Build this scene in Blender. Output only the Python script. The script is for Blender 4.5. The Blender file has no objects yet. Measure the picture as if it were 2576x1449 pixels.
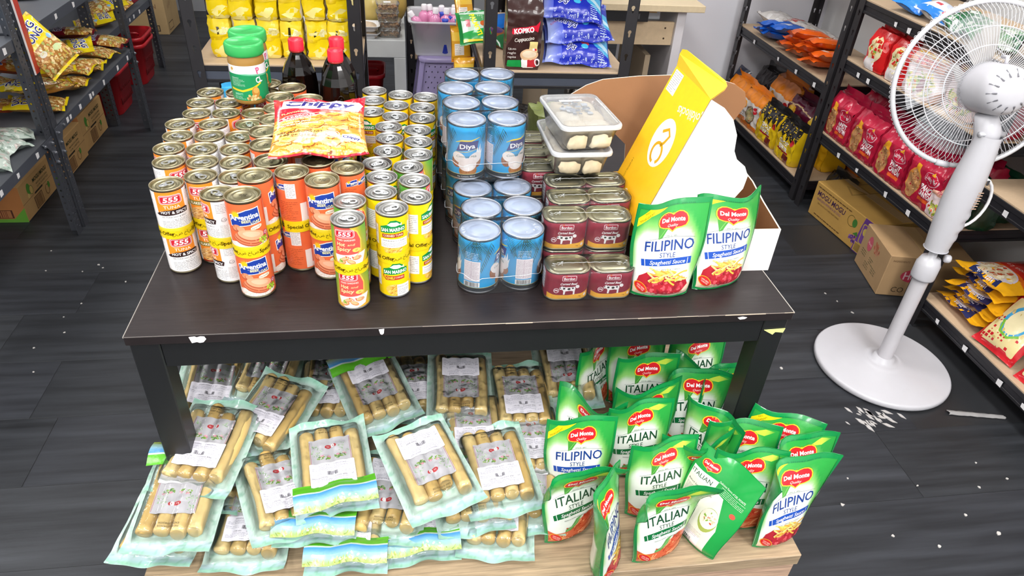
import bpy, bmesh, math, random
from math import sin, cos, pi, hypot, sqrt, atan2, radians as rad
from mathutils import Vector, Matrix, noise
random.seed(7)
S = bpy.context.scene
COL = S.collection
# ------------------------------------------------------------------ camera
def _cam():
    yaw, pitch, roll, f = 0.180250223, 0.611621845, 0.0741460997, 1773.985
    fw = Vector((sin(yaw)*cos(pitch), cos(yaw)*cos(pitch), -sin(pitch)))
    r0 = Vector((cos(yaw), -sin(yaw), 0)); u0 = r0.cross(fw)
    r = cos(roll)*r0 + sin(roll)*u0; u = -sin(roll)*r0 + cos(roll)*u0
    c = bpy.data.cameras.new('camera'); c.sensor_width = 36; c.lens = f/2576*36
    c.clip_start = .02
    o = bpy.data.objects.new('camera', c); COL.objects.link(o)
    m = Matrix((r, u, -fw)).transposed().to_4x4()
    m.translation = Vector((.45038, -.942952, 1.446268))
    o.matrix_world = m
    S.camera = o
_cam()
# ------------------------------------------------------------------ world, light, exposure
S.view_settings.view_transform = 'Standard'
S.view_settings.look = 'None'
S.view_settings.gamma = 1
S.view_settings.use_curve_mapping = False
S.view_settings.exposure = -0.3
S.cycles.transparent_max_bounces = 24
S.cycles.max_bounces = 5
S.cycles.diffuse_bounces = 3
S.cycles.glossy_bounces = 3
S.cycles.adaptive_threshold = .08
S.cycles.caustics_reflective = False
S.cycles.caustics_refractive = False
wd = bpy.data.worlds.new('world'); S.world = wd; wd.use_nodes = True
wd.node_tree.nodes['Background'].inputs[0].default_value = (.9, .95, 1, 1)
wd.node_tree.nodes['Background'].inputs[1].default_value = .25
LAMPS = [(x, y) for x in (-1.5, .25, 1.75) for y in (-1.9, -.75, 1.2, 3.1)]
LAMP_Z = 2.62
LAMP_W = {-1.9: 46, -.75: 27, 1.2: 19, 3.1: 16}
def lamps():
    for x, y in LAMPS:
        l = bpy.data.lights.new('ceiling_lamp', 'AREA'); l.shape = 'RECTANGLE'
        l.size = .56; l.size_y = .56; l.energy = LAMP_W[y]; l.color = (1, .985, .965)
        o = bpy.data.objects.new('ceiling_lamp', l); COL.objects.link(o)
        o.location = (x, y, LAMP_Z-.03)
lamps()
# ------------------------------------------------------------------ helpers
def L1(v): return v/12.92 if v <= .04045 else ((v+.055)/1.055)**2.4
_cc = {}
def H(c):
    if callable(c): return c
    if isinstance(c, (tuple, list)): return tuple(c) if len(c) == 4 else tuple(c)+(1.,)
    if c in _cc: return _cc[c]
    v = [L1(int(c[i:i+2], 16)/255) for i in (0, 2, 4)]
    v.append(int(c[6:8], 16)/255 if len(c) > 6 else 1.)
    _cc[c] = tuple(v); return _cc[c]
def mixc(a, b, t):
    t = max(0, min(1, t)); return tuple(a[i]*(1-t)+b[i]*t for i in range(4))
def sm(a, b, x):
    t = max(0, min(1, (x-a)/(b-a))); return t*t*(3-2*t)
def nz(x, y, z=0): return noise.noise(Vector((x, y, z)))
MATS = {}
def M(name, rough=.5, metal=0., bump=None, var=0., vs=20., coat=0., spec=.5, stretch=None, subs=0., trans=0.):
    m = bpy.data.materials.new(name); m.use_nodes = True; MATS[name] = m
    n = m.node_tree; b = n.nodes['Principled BSDF']
    at = n.nodes.new('ShaderNodeAttribute'); at.attribute_name = 'Col'
    out = at.outputs['Color']
    tc = n.nodes.new('ShaderNodeTexCoord'); mp = n.nodes.new('ShaderNodeMapping')
    n.links.new(tc.outputs['Object'], mp.inputs[0])
    if stretch: mp.inputs['Scale'].default_value = stretch
    if var:
        t = n.nodes.new('ShaderNodeTexNoise'); t.inputs['Scale'].default_value = vs; t.inputs['Detail'].default_value = 6
        n.links.new(mp.outputs[0], t.inputs[0])
        r = n.nodes.new('ShaderNodeMapRange'); r.inputs[1].default_value = .3; r.inputs[2].default_value = .7
        r.inputs[3].default_value = 1-var; r.inputs[4].default_value = 1+var
        n.links.new(t.outputs[0], r.inputs[0])
        x = n.nodes.new('ShaderNodeVectorMath'); x.operation = 'SCALE'
        n.links.new(out, x.inputs[0]); n.links.new(r.outputs[0], x.inputs['Scale']); out = x.outputs[0]
    n.links.new(out, b.inputs['Base Color'])
    b.inputs['Roughness'].default_value = rough; b.inputs['Metallic'].default_value = metal
    b.inputs['Coat Weight'].default_value = coat; b.inputs['Coat Roughness'].default_value = .08
    b.inputs['Specular IOR Level'].default_value = spec
    if subs:
        b.inputs['Subsurface Weight'].default_value = subs; b.inputs['Subsurface Radius'].default_value = (.01, .006, .004)
    if bump:
        t = n.nodes.new('ShaderNodeTexNoise'); t.inputs['Scale'].default_value = bump[0]; t.inputs['Detail'].default_value = 4
        n.links.new(mp.outputs[0], t.inputs[0])
        u = n.nodes.new('ShaderNodeBump'); u.inputs['Strength'].default_value = bump[1]; u.inputs['Distance'].default_value = bump[2]
        n.links.new(t.outputs[0], u.inputs['Height']); n.links.new(u.outputs[0], b.inputs['Normal'])
    return m
M('print', .32, spec=.5, var=.03, vs=60)
M('paper', .6, var=.03, vs=40)
M('bag', .22, bump=(45, .35, .004), var=.03, vs=30, coat=.25)
M('pouch', .25, bump=(38, .22, .004), var=.02, coat=.3)
M('pack', .3, bump=(60, .5, .004), var=.05, vs=40, coat=.2)
M('tin', .36, 1., var=.05, vs=40)
M('card', .8, var=.06, vs=12, bump=(90, .08, .002))
M('paint', .4, var=.06, vs=8)
M('steel', .45, .35, var=.08, vs=6)
M('plastic', .3, var=.02)
M('gloss', .12, var=.02)
M('wallpaint', .7, var=.02, vs=2)
M('skin', .35, bump=(70, .15, .003), var=.08, vs=25, subs=.15)
M('crumb', .7, var=.1, vs=60)
M('mdf', .6, var=.05, vs=60, stretch=(1, 4, 1))
M('oak', .5, var=.3, vs=9, stretch=(1.4, 26, 26), bump=(30, .15, .002))
M('blackwood', .42, var=.25, vs=10, stretch=(1.4, 22, 1), bump=(24, .12, .001), spec=.35)
M('plank', .5, var=.42, vs=3.2, stretch=(.8, 10, 1), bump=(30, .2, .001), spec=.35)
M('liquid', .08, spec=.4, coat=.15)
def clear(name, rough, base, ior=1.45):
    m = bpy.data.materials.new(name); m.use_nodes = True; MATS[name] = m; n = m.node_tree
    n.nodes.remove(n.nodes['Principled BSDF']); o = n.nodes['Material Output']
    at = n.nodes.new('ShaderNodeAttribute'); at.attribute_name = 'Col'
    tr = n.nodes.new('ShaderNodeBsdfTransparent'); df = n.nodes.new('ShaderNodeBsdfDiffuse'); gl = n.nodes.new('ShaderNodeBsdfGlossy')
    gl.inputs['Roughness'].default_value = rough
    n.links.new(at.outputs['Color'], df.inputs['Color'])
    m1 = n.nodes.new('ShaderNodeMixShader'); n.links.new(at.outputs['Alpha'], m1.inputs[0])
    n.links.new(tr.outputs[0], m1.inputs[1]); n.links.new(df.outputs[0], m1.inputs[2])
    fr = n.nodes.new('ShaderNodeFresnel'); fr.inputs[0].default_value = ior
    tc = n.nodes.new('ShaderNodeTexCoord'); t = n.nodes.new('ShaderNodeTexNoise'); t.inputs['Scale'].default_value = 55
    u = n.nodes.new('ShaderNodeBump'); u.inputs['Strength'].default_value = base; u.inputs['Distance'].default_value = .004
    n.links.new(tc.outputs['Object'], t.inputs[0]); n.links.new(t.outputs[0], u.inputs['Height'])
    n.links.new(u.outputs[0], gl.inputs['Normal']); n.links.new(u.outputs[0], fr.inputs['Normal'])
    m2 = n.nodes.new('ShaderNodeMixShader'); n.links.new(fr.outputs[0], m2.inputs[0])
    n.links.new(m1.outputs[0], m2.inputs[1]); n.links.new(gl.outputs[0], m2.inputs[2]); n.links.new(m2.outputs[0], o.inputs[0])
clear('film', .1, .55); clear('wrap', .1, .35, 1.25); clear('tub', .2, .05, 1.5)
def lamp_mat():
    m = bpy.data.materials.new('lamp_glow'); m.use_nodes = True; MATS['lamp_glow'] = m
    b = m.node_tree.nodes['Principled BSDF']; b.inputs['Emission Color'].default_value = (1, .985, .96, 1); b.inputs['Emission Strength'].default_value = 4; m.cycles.emission_sampling = 'NONE'
lamp_mat()
WHITE = (1., 1., 1., 1.)
def mesh(name, V, F, C, mat, smooth=False):
    me = bpy.data.meshes.new(name); me.from_pydata(V, [], F)
    ca = me.color_attributes.new('Col', 'FLOAT_COLOR', 'CORNER')
    fl = []
    for i, f in enumerate(F):
        c = C[i] if isinstance(C, list) else C
        if c and isinstance(c[0], (tuple, list)):
            for k in c: fl.extend(k)
        else: fl.extend(list(c)*len(f))
    ca.data.foreach_set('color', fl)
    if smooth is True: me.polygons.foreach_set('use_smooth', [True]*len(F))
    elif smooth: me.polygons.foreach_set('use_smooth', smooth)
    me.materials.append(MATS[mat]); me.update(); return me
def ob(name, me, parent=None, loc=None, rot=None, scale=None):
    o = bpy.data.objects.new(name, me); COL.objects.link(o)
    if parent: o.parent = parent
    if loc: o.location = loc
    if rot: o.rotation_euler = rot
    if scale: o.scale = scale
    return o
def tag(o, label, cat, group=None):
    o['label'] = label; o['category'] = cat
    if group: o['group'] = group
    return o
def struct(o): o['kind'] = 'structure'; return o
def thing(name, label, cat, loc=(0, 0, 0), rot=(0, 0, 0), group=None):
    if not isinstance(rot, (tuple, list)): rot = (0, 0, rot)
    return tag(ob(name, None, None, loc, rot), label, cat, group)
ORD = ['', 'first', 'second', 'third', 'fourth', 'fifth', 'sixth', 'seventh', 'eighth', 'ninth', 'tenth', 'eleventh', 'twelfth', 'thirteenth', 'fourteenth', 'fifteenth', 'sixteenth']
class MB:
    def __init__(s): s.v = []; s.f = []; s.c = []; s.s = []
    def add(s, vs, fs, col, smooth=False):
        k = len(s.v); s.v.extend([tuple(v) for v in vs])
        col = H(col)
        for f in fs:
            s.f.append([i+k for i in f])
            s.c.append([H(col(*vs[i])) for i in f] if callable(col) else col); s.s.append(smooth)
        return s
    def box(s, x0, y0, z0, x1, y1, z1, col='ffffff', bev=0):
        if bev:
            b = min(bev, abs(x1-x0)/2.01, abs(y1-y0)/2.01, abs(z1-z0)/2.01)
            vs = []; 
            for sz in (0, 1):
                for sy in (0, 1):
                    for sx in (0, 1):
                        X, Y, Z = (x1 if sx else x0), (y1 if sy else y0), (z1 if sz else z0)
                        dx, dy, dz = (-b if sx else b), (-b if sy else b), (-b if sz else b)
                        vs += [(X, Y+dy, Z+dz), (X+dx, Y, Z+dz), (X+dx, Y+dy, Z)]
            def i(sx, sy, sz, k): return (sz*4+sy*2+sx)*3+k
            fs = []
            for k, (p, q) in enumerate(((1, 2), (0, 2), (0, 1))):
                for e in (0, 1):
                    r = []
                    for (a_, b_) in ((0, 0), (1, 0), (1, 1), (0, 1)):
                        t = [0, 0, 0]; t[k] = e; t[p] = a_; t[q] = b_
                        r.append(i(t[0], t[1], t[2], k))
                    fs.append(r)
            for k in range(3):
                p, q = [j for j in range(3) if j != k]
                for a_ in (0, 1):
                    for b_ in (0, 1):
                        t0 = [0, 0, 0]; t0[p] = a_; t0[q] = b_; t1 = list(t0); t1[k] = 1
                        fs.append([i(*t0, p), i(*t1, p), i(*t1, q), i(*t0, q)])
            for sz in (0, 1):
                for sy in (0, 1):
                    for sx in (0, 1): fs.append([i(sx, sy, sz, 0), i(sx, sy, sz, 1), i(sx, sy, sz, 2)])
            return s.add(vs, fs, col)
        vs = [(x, y, z) for z in (z0, z1) for y in (y0, y1) for x in (x0, x1)]
        return s.add(vs, [(0, 2, 3, 1), (4, 5, 7, 6), (0, 1, 5, 4), (2, 6, 7, 3), (0, 4, 6, 2), (1, 3, 7, 5)], col)
    def lathe(s, prof, n=32, col='ffffff', cols=None, c=(0, 0, 0), smooth=True, closed=False, fr=None, ph=0):
        vs = []
        for r, z in prof:
            for i in range(n):
                a = 2*pi*i/n+ph; p = (c[0]+r*cos(a), c[1]+r*sin(a), c[2]+z)
                vs.append(fr(p) if fr else p)
        m = len(prof)
        for j in range(m-1):
            cj = cols[j] if cols else col
            k = len(s.v) if j == 0 else k0
            if j == 0: k0 = len(s.v); s.v.extend([tuple(v) for v in vs])
            for i in range(n):
                a, b = j*n+i, j*n+(i+1) % n
                s.f.append([k0+a, k0+b, k0+b+n, k0+a+n]); s.c.append(H(cj)); s.s.append(smooth)
        for j, e in ((0, 0), (m-1, 1)):
            if prof[j][0] > 1e-6 and closed:
                idx = [k0+j*n+i for i in range(n)]
                s.f.append(idx if e else idx[::-1]); s.c.append(H(cols[min(j, m-2)] if cols else col)); s.s.append(False)
        return s
    def tube(s, pts, r, n=6, col='ffffff', closed=False, caps=True):
        pts = [Vector(p) for p in pts]; m = len(pts); vs = []; up = None
        for i in range(m):
            if closed: d = pts[(i+1) % m]-pts[i-1]
            else: d = pts[min(i+1, m-1)]-pts[max(i-1, 0)]
            if d.length < 1e-9: d = Vector((0, 0, 1))
            d.normalize()
            if up is None:
                up = Vector((0, 0, 1)) if abs(d.z) < .9 else Vector((1, 0, 0))
            x = up.cross(d)
            if x.length < 1e-6: x = Vector((1, 0, 0)).cross(d)
            x.normalize(); y = d.cross(x); up = y
            ri = r[i] if isinstance(r, (list, tuple)) else r
            for k in range(n):
                a = 2*pi*k/n; vs.append(pts[i]+x*cos(a)*ri+y*sin(a)*ri)
        fs = []
        for i in range(m if closed else m-1):
            j = (i+1) % m
            for k in range(n): fs.append((i*n+k, i*n+(k+1) % n, j*n+(k+1) % n, j*n+k))
        if caps and not closed: fs += [tuple(range(n))[::-1], tuple((m-1)*n+k for k in range(n))]
        return s.add(vs, fs, col, n > 4)
    def grid(s, fn, nu, nv, col='ffffff', smooth=True, cu=False):
        vs = [fn(i/nu, j/nv) for j in range(nv+1) for i in range(nu+1 if not cu else nu)]
        w = nu+1 if not cu else nu; fs = []; k = len(s.v); s.v.extend([tuple(v) for v in vs]); col = H(col)
        for j in range(nv):
            for i in range(nu):
                f = [j*w+i, j*w+(i+1) % w if cu else j*w+i+1, (j+1)*w+((i+1) % w if cu else i+1), (j+1)*w+i]
                s.f.append([q+k for q in f]); s.s.append(smooth)
                if callable(col):
                    uv = ((i/nu, j/nv), ((i+1)/nu, j/nv), ((i+1)/nu, (j+1)/nv), (i/nu, (j+1)/nv))
                    s.c.append([H(col(*t)) for t in uv])
                else: s.c.append(col)
        return s
    def prism(s, poly, fa, fb, col, side=None):
        """polygon poly (2D) placed by fa and fb (2D->3D), joined by walls"""
        n = len(poly); k = len(s.v)
        s.v.extend([tuple(fa(*p)) for p in poly]+[tuple(fb(*p)) for p in poly])
        s.f += [list(range(k, k+n)), list(range(k+2*n-1, k+n-1, -1))]; s.c += [H(col), H(col)]; s.s += [False]*2
        for i in range(n):
            j = (i+1) % n; s.f.append([k+i, k+n+i, k+n+j, k+j]); s.c.append(H(side or col)); s.s.append(False)
        return s
    def m(s, name, mat): return mesh(name, s.v, s.f, s.c, mat, s.s)
    def o(s, name, mat, parent=None, loc=None, rot=None): return ob(name, s.m(name, mat), parent, loc, rot)
def plate(outline, holes, fa, fb, col):
    """flat plate with real holes: outline and holes in 2D, fa/fb give its two faces"""
    bm = bmesh.new(); es = []
    for lp in [outline]+holes:
        vs = [bm.verts.new((p[0], p[1], 0)) for p in lp]
        es += [bm.edges.new((vs[i], vs[(i+1) % len(vs)])) for i in range(len(vs))]
    bmesh.ops.triangle_fill(bm, use_beauty=True, use_dissolve=False, edges=es)
    bm.verts.index_update(); P = [(v.co.x, v.co.y) for v in bm.verts]; T = [[v.index for v in f.verts] for f in bm.faces]
    E = [[v.index for v in e.verts] for e in bm.edges if len(e.link_faces) == 1]; bm.free()
    n = len(P); b = MB(); b.v = [tuple(fa(*p)) for p in P]+[tuple(fb(*p)) for p in P]
    b.f = T+[[i+n for i in t[::-1]] for t in T]+[[a, c, c+n, a+n] for a, c in E]
    b.c = [H(col)]*len(b.f); b.s = [False]*len(b.f); return b
# ------------------------------------------------------------------ flat print
_tc = {}
def tmesh(t, bold, shear):
    k = (t, bold, shear)
    if k not in _tc:
        c = bpy.data.curves.new('t', 'FONT'); c.body = t; c.resolution_u = 2; c.offset = bold; c.shear = shear
        o = bpy.data.objects.new('t', c); me = bpy.data.meshes.new_from_object(o)
        V = [(v.co.x, v.co.y) for v in me.vertices]; F = [tuple(p.vertices) for p in me.polygons]
        bpy.data.objects.remove(o); bpy.data.meshes.remove(me); bpy.data.curves.remove(c)
        xs = [v[0] for v in V] or [0, 1]; ys = [v[1] for v in V] or [0, 1]
        _tc[k] = (V, F, min(xs), max(xs), min(ys), max(ys))
    return _tc[k]
class Art:
    def __init__(s): s.ops = []
    def poly(s, pts, col, l=1): s.ops.append((list(pts), [tuple(range(len(pts)))], H(col), l)); return s
    def rect(s, x0, y0, x1, y1, col, l=1): return s.poly([(x0, y0), (x1, y0), (x1, y1), (x0, y1)], col, l)
    def ell(s, cx, cy, rx, ry, col, l=1, n=20, rot=0):
        c, d = cos(rot), sin(rot)
        return s.poly([(cx+c*rx*cos(2*pi*i/n)-d*ry*sin(2*pi*i/n), cy+d*rx*cos(2*pi*i/n)+c*ry*sin(2*pi*i/n)) for i in range(n)], col, l)
    def rrect(s, x0, y0, x1, y1, r, col, l=1, k=4):
        p = []
        for cx, cy, a0 in ((x1-r, y0+r, -pi/2), (x1-r, y1-r, 0), (x0+r, y1-r, pi/2), (x0+r, y0+r, pi)):
            p += [(cx+r*cos(a0+pi/2*i/k), cy+r*sin(a0+pi/2*i/k)) for i in range(k+1)]
        return s.poly(p, col, l)
    def ring(s, cx, cy, rx, ry, w, col, l=1, n=20):
        V = [(cx+(rx-q)*cos(2*pi*i/n), cy+(ry-q)*sin(2*pi*i/n)) for q in (0, w) for i in range(n)]
        s.ops.append((V, [(i, (i+1) % n, n+(i+1) % n, n+i) for i in range(n)], H(col), l)); return s
    def line(s, pts, w, col, l=1):
        V = []; n = len(pts)
        for i in range(n):
            a = pts[max(i-1, 0)]; b = pts[min(i+1, n-1)]; d = hypot(b[0]-a[0], b[1]-a[1]) or 1
            nx, ny = -(b[1]-a[1])/d, (b[0]-a[0])/d; wi = w if not callable(w) else w(i/(n-1))
            V += [(pts[i][0]+nx*wi/2, pts[i][1]+ny*wi/2), (pts[i][0]-nx*wi/2, pts[i][1]-ny*wi/2)]
        s.ops.append((V, [(2*i, 2*i+1, 2*i+3, 2*i+2) for i in range(n-1)], H(col), l)); return s
    def text(s, t, cx, cy, h, col, l=3, w=None, rot=0, sh=0, b=0, cap=.69):
        V, F, x0, x1, y0, y1 = tmesh(t, b, sh)
        if not F: return s
        k = h/cap; kx = k if w is None else w/(x1-x0)
        c, d = cos(rot), sin(rot); mx, my = (x0+x1)/2, cap/2
        s.ops.append(([(cx+c*(x-mx)*kx-d*(y-my)*k, cy+d*(x-mx)*kx+c*(y-my)*k) for x, y in V], F, H(col), l)); return s
    def lines(s, x0, y0, x1, y1, n, col, l=2, fill=.5, seed=1):
        R = random.Random(seed); h = (y1-y0)/n
        for i in range(n):
            x = x0; y = y1-(i+.5)*h
            e = x1-(x1-x0)*R.choice((0, 0, .1, .3))
            while x < e:
                w = min(R.uniform(.6, 2.6)*h, e-x); s.rect(x, y-h*fill/2*.6, x+w, y+h*fill/2*.6, col, l); x += w+h*.35
        return s
    def bars(s, x0, y0, x1, y1, col='151515', l=3, n=26, seed=3):
        R = random.Random(seed); u = (x1-x0)/n; x = x0
        while x < x1-u: 
            w = R.choice((.35, .6, 1))*u; s.rect(x, y0, x+w, y1, col, l); x += w+R.choice((.5, .8))*u
        return s
    def scatter(s, cx, cy, rx, ry, n, cols, a, b, l=2, seed=1, box=False, rot=None):
        R = random.Random(seed); i = 0
        while i < n:
            x, y = R.uniform(-1, 1), R.uniform(-1, 1)
            if not box and x*x+y*y > 1: continue
            i += 1; k = R.uniform(.7, 1.3)
            s.ell(cx+x*rx, cy+y*ry, a*k, b*k, R.choice(cols), l+R.randint(0, 1), 7, R.uniform(0, pi) if rot is None else rot+R.uniform(-.3, .3))
        return s
    def put(s, o, dx=0, dy=0, k=1, rot=0, dl=0):
        c, d = cos(rot)*k, sin(rot)*k
        for V, F, col, l in o.ops: s.ops.append(([(dx+c*x-d*y, dy+d*x+c*y) for x, y in V], F, col, l+dl))
        return s
    def bake(s, x0, x1, y0, y1, dx, dy):
        bm = bmesh.new(); il = bm.faces.layers.int.new('c'); cols = []
        for V, F, col, l in s.ops:
            vs = [bm.verts.new((x, y, l)) for x, y in V]; cols.append(col)
            for f in F:
                try: q = bm.faces.new([vs[i] for i in f])
                except ValueError: continue
                q[il] = len(cols)-1
                if q.normal.z == 0: q.normal_update()
        for f in bm.faces:
            f.normal_update()
            if f.normal.z < 0: f.normal_flip()
        for ax, a0, a1, d in ((0, x0, x1, dx), (1, y0, y1, dy)):
            n = max(1, int((a1-a0)/d))
            for i in range(0, n+1):
                p = a0+i*(a1-a0)/n; co = (p, 0, 0) if ax == 0 else (0, p, 0)
                bmesh.ops.bisect_plane(bm, geom=bm.verts[:]+bm.edges[:]+bm.faces[:], dist=1e-6, plane_co=co,
                    plane_no=(1, 0, 0) if ax == 0 else (0, 1, 0), clear_inner=(i == 0), clear_outer=(i == n))
        bm.verts.index_update(); V = [(v.co.x, v.co.y, v.co.z) for v in bm.verts]; F = []; C = []
        for f in bm.faces:
            ix = [v.index for v in f.verts]; c = cols[f[il]]; F.append(ix)
            C.append([H(c(V[i][0], V[i][1])) for i in ix] if callable(c) else c)
        bm.free(); return V, F, C
def amesh(name, baked, fn, mat='print', smooth=True, k=.001):
    V, F, C = baked
    return mesh(name, [fn(x*k, y*k, l) for x, y, l in V], F, C, mat, smooth)
# ------------------------------------------------------------------ the room
def plank_mat():
    m = MATS['plank']; n = m.node_tree
    g = n.nodes.new('ShaderNodeNewGeometry'); oi = n.nodes.new('ShaderNodeObjectInfo')
    mp = [x for x in n.nodes if x.type == 'MAPPING'][0]
    ad = n.nodes.new('ShaderNodeVectorMath'); ad.operation = 'ADD'
    cb = n.nodes.new('ShaderNodeCombineXYZ'); mu = n.nodes.new('ShaderNodeMath'); mu.operation = 'MULTIPLY'; mu.inputs[1].default_value = 37
    n.links.new(oi.outputs['Random'], mu.inputs[0]); n.links.new(mu.outputs[0], cb.inputs[2])
    n.links.new(g.outputs['Position'], ad.inputs[0]); n.links.new(cb.outputs[0], ad.inputs[1]); n.links.new(ad.outputs[0], mp.inputs[0])
plank_mat()
FX0, FX1, FY0, FY1, CZ = -2.7, 2.72, -2.4, 4.7, 2.66
fl = struct(MB().box(FX0, FY0, -.06, FX1, FY1, -.0012, '2c2d30').o('floor', 'paint'))
PW, PL = .234, 1.2
def planks():
    R = random.Random(4)
    tones = ['313338', '2e3035', '34363a', '313338', '2c2e32']
    pm = [MB().box(-PL/2+.0008, -PW/2+.0008, -.0011, PL/2-.0008, PW/2-.0008, 0, t, .0005).m('plank', 'plank') for t in tones]
    y = 1.487-PW*11+PW/2; row = 0
    while y < 4.6:
        off = {11: -.957, 12: -.957}.get(row, -.957+R.uniform(.2, 1.0))
        x = off-PL*2+PL/2
        while x < FX1-.3:
            if x > FX0+.3: ob('plank', R.choice(pm), fl, (x, y, 0))
            x += PL
        y += PW; row += 1
planks()
def wall(name, x0, y0, x1, y1, col='e4e3e6', z1=CZ): return struct(MB().box(x0, y0, 0, x1, y1, z1, col).o(name, 'wallpaint'))
wall('wall_back', FX0-.1, FY1, FX1+.1, FY1+.1, '8b8c90'); wall('wall_left', FX0-.1, FY0, FX0, FY1, 'd9d9dc')
wall('wall_right', FX1, FY0, FX1+.1, FY1, 'efedec'); wall('wall_front', FX0-.1, FY0-.1, FX1+.1, FY0, 'cfd2d4')
wall('wall_partition', 1.62, 2.74, FX1, 2.84, 'eae9f0')
struct(MB().box(FX0-.1, FY0-.1, CZ, FX1+.1, FY1+.1, CZ+.05, 'e9e9ea').o('ceiling', 'wallpaint'))
for x, y in LAMPS:
    t = struct(MB().box(x-.31, y-.31, LAMP_Z-.012, x+.31, y+.31, CZ-.001, 'f4f4f4').o('trim_lamp_frame', 'paint'))
    MB().box(x-.28, y-.28, LAMP_Z-.02, x+.28, y+.28, LAMP_Z-.0125, 'ffffff').o('diffuser', 'lamp_glow', t)
# ------------------------------------------------------------------ centre table and wooden platform
TW, TD, TZ = 1.15, .82, .70
def table():
    t = thing('display_table', 'black wood-grain table carrying the tins, pouches and coconut milk', 'table', (0, 0, 0))
    b = MB().box(0, 0, TZ-.018, TW, TD, TZ, '231d1e', .0015); b.o('tabletop', 'blackwood', t)
    e = MB(); R = random.Random(2)   # bare chipped edge along the front
    x = 0.
    while x < TW:
        w = R.uniform(.01, .05); hgt = R.choice((.0001, .0002, .0004, .0012)) if x > .45 else 0
        e.box(x, -.0003, TZ-.0004-hgt, min(x+w, TW), .0004, TZ+.0002, R.choice(('a89a8a', 'c4b4a0', '8d8077')) if x > .45 else '6e6864'); x += w
    e.box(TW-.001, .0, TZ-.002, TW+.0005, .3, TZ+.0003, 'b0a9a2'); e.box(-.0005, 0, TZ-.002, .0008, .35, TZ+.0003, '8d8883')
    e.o('chipped_edge', 'card', t)
    lw = .046
    for x in (.004, TW-.004-lw):
        for y in (.004, TD-.004-lw):
            MB().box(x, y, .2805, x+lw, y+lw, TZ-.0185, '191a1c', .002).o('leg', 'paint', t)
    for y in (.006, TD-.03): MB().box(.0505, y, TZ-.07, TW-.0505, y+.022, TZ-.0185, '17181a', .001).o('apron', 'paint', t)
    for x in (.006, TW-.03): MB().box(x, .0505, TZ-.07, x+.022, TD-.0505, TZ-.0185, '17181a', .001).o('apron', 'paint', t)
    # torn remains of price stickers on the front edge
    def torn(cx, cz, pts): MB().prism([(cx+a*.001, cz+c*.001) for a, c in pts], lambda u, v: (u, -.0001, v), lambda u, v: (u, -.0011, v), 'f3eef0').o('sticker_scrap', 'paper', t)
    torn(.112, TZ-.009, [(-13, 5), (-4, 6), (-1, 4), (5, 6), (11, 5), (13, 0), (8, -6), (2, -7), (-2, -5), (-10, -7)])
    torn(.405, TZ-.008, [(-4, 5), (5, 6), (4, -3), (1, -6), (-2, -4)])
    torn(1.05, TZ-.008, [(-9, 1), (0, 3), (9, 1), (5, -2), (-4, -3)])
    MB().prism([(-.02, .004), (.022, .006), (.02, -.004), (.004, -.002), (0, -.008), (-.012, -.001)], lambda u, v: (1.123+u, .0035, TZ-.045+v), lambda u, v: (1.123+u, .0025, TZ-.045+v), 'd6dd8e').o('sticker_scrap', 'paper', t)
table()
PLZ = .28; PX0, PX1, PY0, PY1 = -.023, 1.187, -.222, .66
def platform():
    t = thing('low_platform', 'low pale oak platform under the black table, loaded with pouches and sausage packs', 'platform')
    n = 5; w = (PX1-PX0)
    MB().box(PX0, PY0, PLZ-.03, PX1, PY1, PLZ, 'a28d72', .0015).o('top_board', 'oak', t)
    MB().box(PX0+.004, PY0+.004, .02, PX1-.004, PY0+.022, PLZ-.0305, 'c0a088', .001).o('front_panel', 'oak', t)
    for x in (PX0+.004, PX1-.024): MB().box(x, PY0+.0225, .02, x+.02, PY1-.004, PLZ-.0305, 'a0866a', .001).o('side_panel', 'oak', t)
    for x in (PX0+.03, PX1-.08):
        for y in (PY0+.04, PY1-.09): MB().box(x, y, 0, x+.05, y+.05, .0195, '5a4a3c').o('foot', 'paint', t)
platform()
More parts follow.
